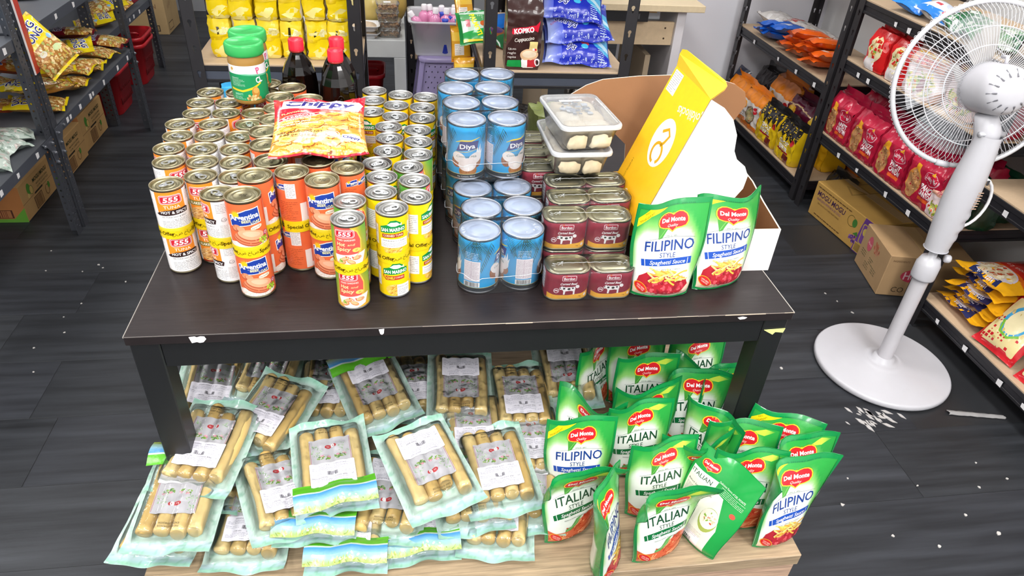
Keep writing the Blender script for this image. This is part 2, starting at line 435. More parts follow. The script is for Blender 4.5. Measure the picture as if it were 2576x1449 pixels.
# ------------------------------------------------------------------ tins
def logo555(a, cx, cy, k=1., tilt=0, red='c81f31'):
    b = Art(); b.rrect(-19, -8.5, 19, 8.5, 5, 'f6f0ee', 0).rrect(-18, -7.6, 18, 7.6, 4.4, red, 1).rrect(-16.8, -6.5, 16.8, 6.5, 3.6, 'f6f0ee', 2).rrect(-16.2, -5.9, 16.2, 5.9, 3.2, red, 3)
    b.text('555', 0, 0, 8.4, 'ffffff', 4, 25, sh=.15, b=.03); a.put(b, cx, cy, k, tilt, 2)
def halal(a, x, y, r=4, l=2): a.ring(x, y, r, r, .5, '777777', l).text('حلال', x, y, r*.7, '666666', l)
AR = 'عرض خاص !'
def art_tuna(hot):
    a = Art(); W = 86
    a.rect(-W, 0, W, 74, 'f4f0ef', 0)
    if hot:
        a.rect(-22, 33, 26, 74, 'f58f2a', 1); logo555(a, 3, 60)
        a.text('TUNA', 3, 46, 5.6, 'fff4e4', 3, 27)
        a.poly([(-26, 33), (-20, 36), (-10, 40), (26, 42), (30, 40), (28, 32), (-10, 30), (-22, 30)], '33201f', 2)
        a.text('HOT & SPICY', 5, 36, 5, 'ffffff', 4, 44, b=.02); a.text('555 TUNA HOT & SPICY', 4, 27, 2.6, '333333', 3, 42)
        a.text('تونا حار متبل', 15, 22.5, 3, '444444', 3); a.lines(-18, 6, 34, 20, 5, '8a8a8a', 2, .45, 5); a.lines(-16, 3, 30, 5, 1, '777777')
    else:
        a.rect(-24, 0, 24, 74, 'f58f2a', 1); logo555(a, 0, 60); a.text('TUNA', 0, 46.5, 5.6, 'fff4e4', 3, 27)
        a.rect(-26, 33, 26, 42, '8a7d35', 2); a.text('FLAKES IN OIL', 0, 37.5, 4.6, 'fff7e4', 4, 42, b=.02)
        a.ell(0, 16, 27, 15, 'e3b06d', 2); a.scatter(0, 16, 24, 12, 60, ['c88a4a', 'f1cf98', 'b5713a', 'f0b95e'], 3.2, .8, 3, 2, rot=.2); a.rect(-24, 0, 24, 3, '8d2a22', 3)
    a.rect(-58, 4, -34, 40, 'ffffff', 1); a.bars(-50, 6, -38, 34, '222222', 3); a.lines(-60, 44, -30, 70, 8, '9a9a9a', 2, .45, 3)
    a.lines(32, 52, 78, 70, 6, 'a0a0a0', 2, .45, 7); halal(a, 42, 40); halal(a, 58, 38); a.lines(34, 6, 76, 30, 9, '9c9c9c', 2, .4, 9)
    a.ell(-66, 16, 4, 3, 'c9c08a', 1)
    return a.bake(-W, W, 0, 74, 4.4, 90)
def art_argentina():
    a = Art(); W = 92; a.rect(-W, 0, W, 84, 'ea6c3e', 0)
    b = Art(); b.poly([(-26, -13), (22, -13), (22, 14), (2, 14), (-26, 6)], 'f6f2f0', 1).poly([(-24.6, -11.8), (20.6, -11.8), (20.6, 12.6), (2, 12.6), (-24.6, 4.8)], '1d3c9a', 2)
    b.text('Argentina', -2.2, 2.2, 8.6, 'ffffff', 4, 43, b=.03); b.text('BEEF', -1, -5.4, 4.2, 'fdf3b0', 4, 13, b=.02); b.text('LOAF', 12, -9, 4.2, 'fdf3b0', 4, 14, b=.02)
    for i in range(9):
        t = pi*(i+.5)/9; b.poly([(-14+4.4*cos(t-.13), 6.5+4.4*sin(t-.13)), (-14+9.5*cos(t), 6.5+9.5*sin(t)), (-14+4.4*cos(t+.13), 6.5+4.4*sin(t+.13))], 'fccf34', 2)
    b.ell(-14, 6.5, 5, 4.6, 'fbc321', 2); a.put(b, -1, 59, 1.08, .07, 1)
    a.ell(-4, 7, 36, 9, 'f4e6dc', 1); a.scatter(-4, 6, 34, 7.5, 110, ['fbf6f2', 'e9cfc0', 'f3e0d2', 'fffaf4'], 1.7, .7, 2, 4)
    for i, (x, y, rx, ry, r) in enumerate([(-19, 41, 7.5, 6, .3), (-12, 39, 7, 5.4, -.2), (-4, 17, 24, 8.5, -.28), (-1, 21, 24, 8.5, -.28), (3, 27, 22, 10, -.22)]):
        a.ell(x, y-.6, rx+.5, ry+.5, 'b8583a', 3+i*.9, 24, r); a.ell(x+.3, y+.6, rx-.4, ry-.6, ['e88f68', 'ec9a74', 'df7f5a', 'e58a64', 'f2a882'][i], 3.4+i*.9, 24, r)
    a.ell(4, 29, 14, 5, 'f7bd9c', 8.4, 20, -.22)
    a.ell(13, 40, 10, 4, 'fbeedd', 9, 16, .15).ring(13, 40, 10, 4, .6, 'c89a3a', 10).text('Pampanga', 13, 40.3, 2.4, '8a4420', 11, 14, .15)
    a.scatter(22, 14, 9, 6, 34, ['c8cc2e', '94b82c', 'b8d048', '7aa022', 'e2e070'], 2.4, 1.2, 9, 6); a.ring(29, 24, 5, 4.4, 1.5, 'b8507c', 9).ring(29, 24, 3, 2.6, 1, 'efdce6', 10)
    a.rect(33, 44, 36, 84, 'd4482a', 1)
    for x in (50, -62): a.rect(x-9, 50, x+9, 78, 'efe8e6', 1).lines(x-8, 52, x+8, 77, 9, '8f8888', 2, .45, 2)
    a.lines(40, 26, 62, 46, 7, '8d3a20', 2, .4, 4); a.rect(40, 5, 60, 20, 'efe8e6', 1).bars(42, 6, 58, 18, '222222')
    a.rect(64, 3, 90, 24, 'efe8e6', 1).lines(66, 5, 88, 22, 6, '857c7c', 2, .45, 5); a.lines(66, 30, 88, 60, 9, 'a8482a', 2, .35, 6)
    a.put(b, 80, 70, .42, .07, 1); a.put(b, -80, 70, .42, .07, 1); a.lines(-84, 8, -52, 44, 10, 'a8482a', 2, .35, 8); a.rect(-48, 2, -36, 40, 'efe4de', 1)
    return a.bake(-W, W, 0, 84, 4.4, 90)
def art_marino(chili):
    a = Art(); W = 86; a.rect(-W, 0, W, 74, 'f9d414', 0)
    for s in (-1, 1): a.rect(s*58-12, 2, s*58+12, 72, 'e9b93c', 1).lines(s*58-11, 24, s*58+11, 70, 14, '8a6a24', 2, .4, 3).bars(s*58-8, 4, s*58+8, 12, '3a2f18')
    a.poly([(-22, 44), (22, 47), (22, 57.5), (16, 58), (13, 64), (5, 69), (-4, 68), (-10, 60), (-22, 55.5)], '128a43', 2)
    a.poly([(-10, 60), (-3, 65), (7, 65), (12, 60.5), (15.5, 63.5), (15, 57.5), (11.5, 59.2), (4, 57.3), (-3, 57.3)], 'f7faf3', 3)
    a.text('SAN MARINO', 0, 51, 6.4, 'ffffff', 5, 41, .05, b=.03)
    if chili:
        a.poly([(-18, 33), (16, 35), (16, 43), (-18, 42)], 'c0392b', 2); a.text('CHILI', -9, 38, 5, 'ffe94a', 4, 15, .05, sh=.2, b=.025); a.text('CORNED', 7, 39.2, 3.2, 'fff1d6', 4, 15, .05)
        a.line([(-22, 44), (-21, 38), (-17, 34)], lambda t: 2.4*(1-t*.7), 'c2201f', 3)
    else:
        a.poly([(-19, 35), (18, 37), (18, 44), (-19, 42)], 'a8321f', 2); a.text('CORNED TUNA', 0, 39.7, 3.9, 'fff1d6', 4, 34, .05, b=.015)
    a.ell(-1, 13, 17, 12, 'f0c050', 1); a.scatter(-1, 13, 15, 10, 70, ['e0a03a', 'f6dc92', 'cf8a34', 'f3cf70'], 2.6, .7, 2, 5, rot=.5)
    a.rect(2 if chili else -22, 0 if chili else 16, 26, 24 if chili else 33, 'f6f3f1', 4); a.lines(4 if chili else -20, 3 if chili else 18, 24, 15 if chili else 26, 4, '8c8c8c', 5, .45, 8)
    a.text('MARINO CHILI', 13 if chili else 2, 19 if chili else 29.5, 2.2, '555555', 5, 20 if chili else 40)
    a.rect(28, 40, 36, 60, 'f4efe4', 1).lines(29, 41, 35, 59, 8, '9a948a', 2, .4, 3); a.rect(30, 24, 38, 36, 'f4efe4', 1).bars(31, 25, 37, 35, '2a2a2a')
    a.rect(-52, 18, -28, 56, 'f6f3f1', 3).lines(-50, 22, -30, 54, 9, '8c8c8c', 4, .4, 5)
    return a.bake(-W, W, 0, 74, 4.4, 90)
def art_sardine():
    a = Art(); W = 86; g0, g1 = H('f0b03c'), H('59a63c')
    a.rect(-W, 0, W, 74, lambda x, y: mixc(g0, g1, sm(8, 40, abs(x)+y*.25-10)), 0)
    a.poly([(-24, 74), (4, 74), (14, 66), (20, 50), (19, 30), (10, 20), (-24, 20)], 'e0574f', 1)
    a.line([(4, 74), (15, 66), (21, 50), (20, 30), (10, 19)], 2.4, 'f7c552', 2)
    logo555(a, -6, 63, .86); a.text('FRIED SARDINES', -4, 51.5, 3.2, 'fbe7d8', 3, 30, b=.01)
    a.text('Hot', -13, 43.5, 6.6, 'fbe9a6', 3, 14, sh=.15, b=.02); a.text('and', 4, 43, 4, 'fbe9a6', 3, 12, sh=.15); a.text('Spicy', -9, 34.5, 6.6, 'fbe9a6', 3, 24, sh=.15, b=.02)
    a.ell(12, 32, 7, 4, 'f4cf68', 2).text('#1', 12, 32.4, 3, 'a86020', 4)
    a.poly([(-26, 22), (30, 26), (22, 6), (6, 0), (-14, 0), (-22, 6)], 'f5e9e2', 2)
    for i, (x, y, r) in enumerate([(-8, 16, .5), (2, 10, -.5), (12, 17, .1), (-14, 8, .3)]): a.ell(x, y, 8, 4, 'd8905a', 4+i*.3, 16, r); a.ell(x-.6, y+.8, 6.4, 2.6, 'edb987', 4.2+i*.3, 16, r)
    a.scatter(-16, 11, 4, 4, 10, ['8ab53a', '5f9a2c', 'd9e07a'], 1.6, 1, 6, 3); a.scatter(4, 18, 14, 3, 10, ['d2402f', 'f6d9c2'], 1.6, .8, 5, 3)
    a.rect(44, 6, 80, 66, 'ecd9a0', 1).lines(46, 8, 78, 64, 14, '8a7a4a', 2, .4, 4); a.rect(-76, 8, -46, 62, 'f1ede6', 1).lines(-74, 26, -48, 60, 9, '999999', 2, .4, 4).bars(-70, 10, -52, 22)
    return a.bake(-W, W, 0, 74, 4.4, 90)
def art_coconut():
    a = Art(); W = 118; R = random.Random(5); a.rect(-W, 0, W, 104, '23a3e2', 0)
    def frond(x, y, ang, n, ln, l):
        for i in range(n):
            t = i/n; px, py = x+cos(ang)*ln*t, y+sin(ang)*ln*t
            for s in (-1, 1):
                q = ang+s*(.9-.4*t); k = 17*(1-.6*t)
                a.poly([(px, py), (px+cos(q)*k*.5+.7, py+sin(q)*k*.5), (px+cos(q)*k, py+sin(q)*k-2), (px+cos(q)*k*.5-.7, py+sin(q)*k*.5-.8)], R.choice(('1d4f52', '27605c', '16414a')), l)
        a.line([(x, y), (x+cos(ang)*ln, y+sin(ang)*ln)], 1, '2c6a58', l)
    for cx in (-59, 59):
        for an in (-2.2, -1.75, -1.35, -.9): frond(cx*1.0, 112, an, 11, 44, 1)
        frond(cx-34, 104, -1.1, 10, 40, 1); frond(cx+30, 100, -1.9, 12, 60, 1)
    for cx in (0, -118, 118):
        a.poly([(cx-21, 56), (cx+21, 61), (cx+24, 77), (cx-13, 76)], '2b2f7d', 3); a.line([(cx-22, 74), (cx-10, 78), (cx+8, 78), (cx+26, 83)], lambda t: .8+2.6*sin(pi*t), 'f7dc3e', 4); a.line([(cx-23, 54), (cx, 55), (cx+22, 61)], 1, 'f0cf52', 4)
        a.text('Diya', cx+1, 66.5, 9, 'ffffff', 5, 30, .06, b=.02)
        for x, y, rx, ry, c in [(-19, 36, 11, 14, '9c5a2c'), (19, 33, 12, 12, '9c5a2c'), (3, 16, 18, 13, 'b1743a')]: a.ell(cx+x, y, rx, ry, c, 3); a.scatter(cx+x, y, rx*.8, ry*.8, 14, ['7d4522', 'c8915a'], 1.6, .5, 4, 3)
        a.ell(cx-15, 43, 14, 10, 'f6ece8', 5, 20, -.5).ell(cx+17, 42, 15, 11, 'f6ece8', 5, 20, .5).ell(cx+2, 29, 18, 14, 'f3e6e2', 6).ell(cx+4, 24, 10, 6, 'fbf5f2', 7)
        a.poly([(cx+18, 52), (cx+22, 64), (cx+24, 55), (cx+28, 70), (cx+29, 54), (cx+33, 60), (cx+30, 44)], 'fbfdff', 5)
        a.text('Coconut Milk', cx+0, 46, 4.4, '28584e', 8, 40, sh=.25)
        a.text('Net Contents: 400 ml', cx, 4, 3, 'f0f0f0', 8, 34)
    a.rect(-W, 0, W, 8, '2a3036', 5); a.rect(-W, 8, W, 9, 'd8cf8a', 5)
    for cx in (-62, 62):
        a.rect(cx-16, 22, cx+14, 64, 'f4ecf0', 6).lines(cx-14, 24, cx+12, 62, 15, 'a8809a', 7, .35, 4).rect(cx-2, 24, cx-1.6, 62, 'b08aa2', 7)
        a.rect(cx-16, 10, cx+14, 20, 'ffffff', 6).bars(cx-14, 10.5, cx+12, 19.5, '1d1d1d', 7, 34); a.lines(cx-14, 66, cx+10, 82, 5, 'd6ecf8', 6, .4, 3)
    return a.bake(-W, W, 0, 104, 7, 120)
def cyl(r): return lambda x, y, l: ((r+.0002+l*.00011)*sin(x/r), -(r+.0002+l*.00011)*cos(x/r), y)
def can_meshes(r, h, flat, gold):
    c0 = 'aea487' if gold else 'b8b8b6'; c1 = '989174' if gold else '9d9d9b'
    b = MB().lathe([(r*.9, .002), (r-.0015, 0), (r+.0004, .0012), (r+.0004, .0032), (r-.0004, .0045), (r-.0004, h-.0045), (r+.0004, h-.0032), (r+.0006, h-.0006), (r-.0004, h), (r-.0016, h-.0006), (r-.0019, h-.0048)], 40, c0)
    body = b.m('can', 'tin')
    q = r-.0019
    if flat: pr = [(q, h-.0048), (q-.002, h-.0046), (q-.0032, h-.0034), (q-.0062, h-.0034), (q-.0072, h-.0042), (q-.0092, h-.0042), (q-.0102, h-.0035), (q-.0135, h-.0035), (q-.0142, h-.0039), (.0001, h-.0038)]
    else: pr = [(q, h-.0048), (q-.0016, h-.0047), (q-.0026, h-.0032), (q-.005, h-.0032), (q-.0058, h-.0039), (q-.012, h-.0041), (q-.0128, h-.0035), (q-.0142, h-.0035), (q-.015, h-.0042), (.0001, h-.0041)]
    lid = MB().lathe(pr, 40, c1)
    if flat:
        R = random.Random(3)
        for i in range(26):
            x, y = R.uniform(-.006, .006), R.uniform(-.004, .004); w = R.uniform(.0006, .002)
            lid.box(x, y, h-.0037, x+w, y+.0007, h-.0035, '5f5c50')
    lid = lid.m('lid', 'tin'); tabm = None
    if not flat:
        t = MB(); z = h-.0026; n = 20
        def oval(i, k): a = 2*pi*i/n; wy = .0072*k; return (.0055+.0078*k*cos(a), wy*sin(a)*(1-.12*cos(a)))
        o1 = [oval(i, 1) for i in range(n)]; o2 = [oval(i, .62) for i in range(n)]
        for za, zb in ((z, z+.0011),):
            for i in range(n):
                j = (i+1) % n; P = [o1[i], o1[j], o2[j], o2[i]]
                vs = [(x, y, zb) for x, y in P]+[(x, y, za) for x, y in P]
                t.add(vs, [(0, 1, 2, 3), (0, 4, 5, 1), (2, 6, 7, 3)], 'd9dcdf')
        nose = [(-.0015, .0058), (-.0015, -.0058), (-.008, -.0052), (-.0128, -.003), (-.0135, 0), (-.0128, .003), (-.008, .0052)]
        t.prism(nose, lambda u, v: (u, v, z+.001), lambda u, v: (u, v, z), 'd4d7da')
        t.lathe([(.0032, z), (.003, z+.0016), (.0016, z+.0018), (.0001, z+.0016)], 10, 'b9bcbf', c=(-.0072, 0, 0))
        tabm = t.m('pull_tab', 'tin')
    return body, lid, tabm
def tape_mesh(r, txt):
    a = Art(); W = pi*r*1000; a.rect(-W, -11, W, 11, 'ffe01ec4', 0)
    for x in (-W*.62, W*.38): a.text(txt if txt else 'Special Offer', x, 0, 6.6, '4a3208e8', 2, 54, b=.02)
    for x in (-W*.12, W*.86): a.text(AR, x, 0, 5.6, '4a3208e8', 2)
    return amesh('tape', a.bake(-W, W, -11, 11, 5.8, 40), cyl(r+.0011), 'wrap')
CR, CH = .0272, .084
K = {}
_g = can_meshes(CR, CH, False, True); _s = can_meshes(CR, CH, False, False); _f = can_meshes(.0288, .095, True, True)
def lab(b, r): return amesh('label', b, cyl(r))
K['hot'] = (_g, lab(art_tuna(True), CR), CR, CH, .005); K['flakes'] = (_g, lab(art_tuna(False), CR), CR, CH, .005)
K['marino'] = (_s, lab(art_marino(False), CR), CR, CH, .005); K['chili'] = (_s, lab(art_marino(True), CR), CR, CH, .005)
K['sardine'] = (_s, lab(art_sardine(), CR), CR, CH, .005); K['loaf'] = (_f, lab(art_argentina(), .0288), .0288, .095, .0055)
TAPE = {k: tape_mesh(k, None) for k in (CR, .0288)}
def can_pair(kind, low, x, y, rz, name, label, cat, group, tab=None):
    t = thing(name, label, cat, (x, y, TZ+.0002), rz, group)
    (body, lid, tb), lb, r, h, z0 = K[kind]
    for k in (0, 1):
        c = ob('can', body, t, (0, 0, k*h)); ob('label', K[low][1] if k == 0 else lb, c, (0, 0, z0), (0, 0, random.uniform(-.12, .12)))
        if k:
            ob('lid', lid, c)
            if tb: ob('pull_tab', tb, c, None, (0, 0, random.uniform(0, 2*pi) if tab is None else tab))
    ob('tape', TAPE[r], t, (0, 0, h), (0, 0, random.uniform(-.5, .5)+.6))
TUNA = [[(0.0503, 0.206), (0.0329, 0.293), (0.019, 0.3517), (0.0215, 0.4093), (0.012, 0.468), (0.0317, 0.525), (0.0262, 0.586), (0.034, 0.648)], [(0.0994, 0.2361), (0.0905, 0.293), (0.078, 0.35), (0.0791, 0.4102), (0.075, 0.469), (0.0892, 0.527), (0.0838, 0.586)], [(0.139, 0.171), (0.1569, 0.2332), (0.148, 0.2913), (0.138, 0.3481), (0.1366, 0.4067), (0.145, 0.468), (0.1468, 0.5285)]]
LOAF = [(0.191, 0.123), (0.1997, 0.1921), (0.2184, 0.2507), (0.1998, 0.3203), (0.1898, 0.3804), (0.1993, 0.4407), (0.1997, 0.5017), (0.1951, 0.5629), (0.2143, 0.6208)]
LOAF2 = [(0.3122, 0.175), (0.2593, 0.2054), (0.3524, 0.2209), (0.2995, 0.2513), (0.2552, 0.5524), (0.2598, 0.309), (0.3208, 0.3085), (0.25, 0.37), (0.3116, 0.3688), (0.2616, 0.4307), (0.3226, 0.4288), (0.2606, 0.4917), (0.3216, 0.49)]
MAR = [[(0.41, 0.169), (0.4114, 0.2266), (0.4019, 0.2834), (0.421, 0.338), (0.424, 0.3995), (0.4219, 0.4571), (0.4359, 0.513), (0.438, 0.578), (0.4483, 0.6431)], [(0.4694, 0.1514), (0.4692, 0.2122), (0.4588, 0.2688), (0.479, 0.323), (0.481, 0.383), (0.481, 0.441), (0.493, 0.506), (0.495, 0.568), (0.5047, 0.6319)]]
def place_cans():
    R = random.Random(11); colname = ['leftmost', 'second', 'third']
    G = 'taped pairs of tuna tins'
    for c, col in enumerate(TUNA):
        for i, (x, y) in enumerate(col):
            kind = 'hot' if (c, i) != (1, 0) else 'flakes'
            rz = {(0, 0): .3, (1, 0): .05, (2, 0): -1.25, (0, 1): .75, (0, 2): -1.1, (1, 1): -1.0}.get((c, i), R.uniform(-1.6, 1.6))
            lb = f'pull-tab tuna tin pair, {colname[c]} tuna column, ' + ('nearest the table front' if i == 0 else f'{ORD[i+1]} from the front')
            can_pair(kind, kind, x, y, rz, 'tuna_can_pair', lb, 'tin cans', G, {(0, 0): .5, (1, 0): -.8, (0, 1): 3.0}.get((c, i)))
    for (x, y, lb) in ((0.094, 0.65, 'pull-tab tuna tin pair at the back left, in front of the blue packet'), (0.15, 0.708, 'pull-tab tin pair at the rear, directly behind the peanut butter jars'), (0.153, 0.65, 'pull-tab tin pair half hidden behind the front peanut butter jar')):
        can_pair('hot', 'hot', x, y, R.uniform(-1, 1), 'tuna_can_pair', lb, 'tin cans', G)
    G = 'taped pairs of beef loaf tins'
    for i, (x, y) in enumerate(LOAF):
        lb = 'flat-lidded beef loaf tin pair beside the tuna tins, ' + ('nearest the table front' if i == 0 else f'{ORD[i+1]} from the front')
        can_pair('loaf', 'loaf', x, y, [.12, 1.9, 2.6, 1.2, 2.2, -2, 2.7, 1, 3][i], 'beef_loaf_can_pair', lb, 'tin cans', G)
    LL = ['flat-lidded beef loaf tin pair standing behind the front sardine tins', 'flat-lidded orange beef loaf tin pair showing its back label, left of the middle front', 'flat-lidded orange beef loaf tin pair next to the yellow corned tuna tins, front', 'flat-lidded beef loaf tin pair peeking out under the front edge of the chip bag', 'flat-lidded beef loaf tin pair at the rear beside the red-capped bottles']
    for i, (x, y) in enumerate(LOAF2):
        lb = LL[i] if i < 5 else f'beef loaf tin pair under the red chip bag, {["left", "right"][(i-5) % 2]} side, {ORD[(i-5)//2+1]} row'
        can_pair('loaf', 'loaf', x, y, [.1, 2.1, -2.4, .4, 1][i] if i < 5 else R.uniform(-3, 3), 'beef_loaf_can_pair', lb, 'tin cans', G)
    G = 'taped pairs of corned tuna tins'
    can_pair('marino', 'chili', 0.4286, 0.1106, .12, 'corned_tuna_can_pair', 'bright yellow corned tuna tin pair standing foremost of the yellow tins', 'tin cans', G, .5)
    for c, col in enumerate(MAR):
        for i, (x, y) in enumerate(col):
            kind = 'chili' if (c, i) in ((0, 4),) else ('sardine' if c == 1 and i in (1, 2, 3) else 'marino')
            rz = {(0, 0): .7, (1, 0): 1.05, (1, 1): 1.6, (1, 2): 1.5, (0, 1): .6}.get((c, i), R.uniform(-1.5, 1.5))
            lb = f'pull-tab yellow fish tin pair, column {"next to the chip bag" if c == 0 else "beside the coconut milk"}, {ORD[i+1]} from front'
            can_pair(kind, kind, x, y, rz, 'corned_tuna_can_pair', lb, 'tin cans', G)
    for i, (x, y) in enumerate([(0.3852, 0.5404), (0.386, 0.606), (0.389, 0.668)]):
        can_pair('marino', 'marino', x, y, R.uniform(-1, 1), 'corned_tuna_can_pair', f'pull-tab yellow tin pair behind the chip bag beside the dark bottles, {ORD[i+1]} from the front', 'tin cans', G)
    can_pair('sardine', 'sardine', 0.358, 0.079, .02, 'sardine_can_pair', 'orange and green hot and spicy sardine tin pair, nearest the table front', 'tin cans', 'taped pairs of sardine tins', -.2)
    can_pair('sardine', 'sardine', 0.3583, 0.1377, .5, 'sardine_can_pair', 'orange and green sardine tin pair right behind the foremost sardine pair', 'tin cans', 'taped pairs of sardine tins', -.6)
place_cans()
# coconut milk twin packs
KR, KH = .037, .1145
def coconut():
    b = MB().lathe([(KR*.9, .0015), (KR-.002, 0), (KR+.0002, .0014), (KR, .004), (KR-.0006, .005), (KR-.0006, KH-.005), (KR, KH-.004), (KR+.0006, KH-.0008), (KR-.0006, KH), (KR-.0018, KH-.0006), (KR-.002, KH-.0035)], 44, 'c9ccd2').m('can', 'tin')
    l = MB().lathe([(KR-.002, KH-.0035), (KR-.004, KH-.0033), (KR-.006, KH-.0022), (KR-.012, KH-.0022), (KR-.0135, KH-.0028), (KR-.017, KH-.0028), (KR-.018, KH-.0022), (.0001, KH-.0022)], 44, '95a1b8').m('lid', 'plastic')
    lb = amesh('label', art_coconut(), cyl(KR))
    w = MB(); n = 48; D = .0395; R = random.Random(3)
    def outline(k, off): # stadium around both tins
        p = []
        for i in range(n):
            a = 2*pi*i/n; cx = D if cos(a) > 0 else -D
            p.append((cx+(KR+off)*cos(a), (KR+off)*sin(a)))
        return p
    lv = [(.001, .0016), (.02, .0012), (.045, .0018), (.07, .0012), (.1, .0016), (KH, .0016), (KH+.0012, -.004), (KH+.0014, -.02)]
    rows = []
    for z, off in lv:
        rows.append([(x, y*(1-.0*0), z) for x, y in outline(0, off)])
    def pt(u, v):
        i = int(round(u*n)) % n; j = int(round(v*(len(lv)-1))); x, y, z = rows[j][i]
        return (x+nz(x*90, z*90, 1)*.0008, y+nz(z*90, x*90, 5)*.0012, z+nz(x*70, y*70, 2)*.0008)
    def wc(u, v):   # torn upper film edge reads whiter around mid height
        return (.93, .96, 1, .08 if .28 < v < .46 else .02)
    w.grid(pt, n, len(lv)-1, wc, True, True)
    sw = w.m('shrink_wrap', 'wrap')
    # white torn rim of the sleeve
    e = MB(); pts = [(x*1.004, y*1.006, .034+.004*nz(x*60, y*60)+.004*sin(i*.7)) for i, (x, y) in enumerate(outline(0, .0022))]
    e.tube(pts, .0005, 4, 'f4f8ff90', True); sr = e.m('wrap_edge', 'wrap')
    def pack(x, y, z, rz, r1, r2, label):
        t = thing('coconut_milk_twin_pack', label, 'tin cans', (x, y, z), rz, 'shrink-wrapped twin packs of coconut milk')
        for s, r in ((-1, r1), (1, r2)):
            c = ob('can', b, t, (s*D, 0, 0)); ob('label', lb, c, (0, 0, .005), (0, 0, r)); ob('lid', l, c)
        o = ob('shrink_wrap', sw, t); ob('wrap_edge', sr, o)
    low = [((.619, .1275), .07, 1.2, -1.7), ((.6305, .208), .07, .5, 2), ((.6215, .288), .06, -.9, 1.4), ((.612, .3685), .04, -.8, .6), ((.609, .4475), .03, -.9, 1), ((.603, .528), .03, .4, 1), ((.624, .611), .05, .3, .5)]
    for i, ((x, y), rz, a, c) in enumerate(low):
        pack(x, y, TZ+.0003, rz, a, c, 'blue coconut milk twin pack on the table, ' + ('nearest the table front' if i == 0 else f'{ORD[i+1]} row from the front, lower layer'))
    top = [((.612, .348), .06, -.1, .42), ((.609, .4335), .05, .5, 1), ((.603, .5175), .05, -.4, .2), ((.624, .608), .06, .5, -.4)]
    for i, ((x, y), rz, a, c) in enumerate(top):
        pack(x, y, TZ+.0003+KH+.002, rz, a, c, 'blue coconut milk twin pack in the upper layer, ' + ('front one with full label facing out' if i == 0 else f'{ORD[i+1]} from the front'))
coconut()
# corned beef tins
BW, BD, BH = .080, .058, .0605
def rr_loop(w, d, r, n=5):
    p = []
    for cx, cy, a0 in ((w/2-r, -d/2+r, -pi/2), (w/2-r, d/2-r, 0), (-w/2+r, d/2-r, pi/2), (-w/2+r, -d/2+r, pi)):
        p += [(cx+r*cos(a0+pi/2*i/n), cy+r*sin(a0+pi/2*i/n)) for i in range(n+1)]
    return p
def rr_map(w, d, r):
    segs = [(w-2*r)/2, pi/2*r, d-2*r, pi/2*r, w-2*r, pi/2*r, d-2*r, pi/2*r, (w-2*r)/2]; tot = sum(segs)
    def f(x, y, l):
        o = .0002+l*.00008; s = x % tot; q = [w/2-r, -d/2+r]
        s0 = s
        if s <= segs[0]: return (s, -d/2-o, y)
        s -= segs[0]
        for k, (cx, cy, a0) in enumerate(((w/2-r, -d/2+r, -pi/2), (w/2-r, d/2-r, 0), (-w/2+r, d/2-r, pi/2), (-w/2+r, -d/2+r, pi))):
            if s <= pi/2*r: a = a0+s/r; return (cx+(r+o)*cos(a), cy+(r+o)*sin(a), y)
            s -= pi/2*r
            ln = [d-2*r, w-2*r, d-2*r, (w-2*r)/2][k]
            if s <= ln or k == 3:
                a = a0+pi/2; dx, dy = cos(a+pi/2), sin(a+pi/2)
                return (cx+(r+o)*cos(a)+dx*s, cy+(r+o)*sin(a)+dy*s, y)
            s -= ln
    return f, tot
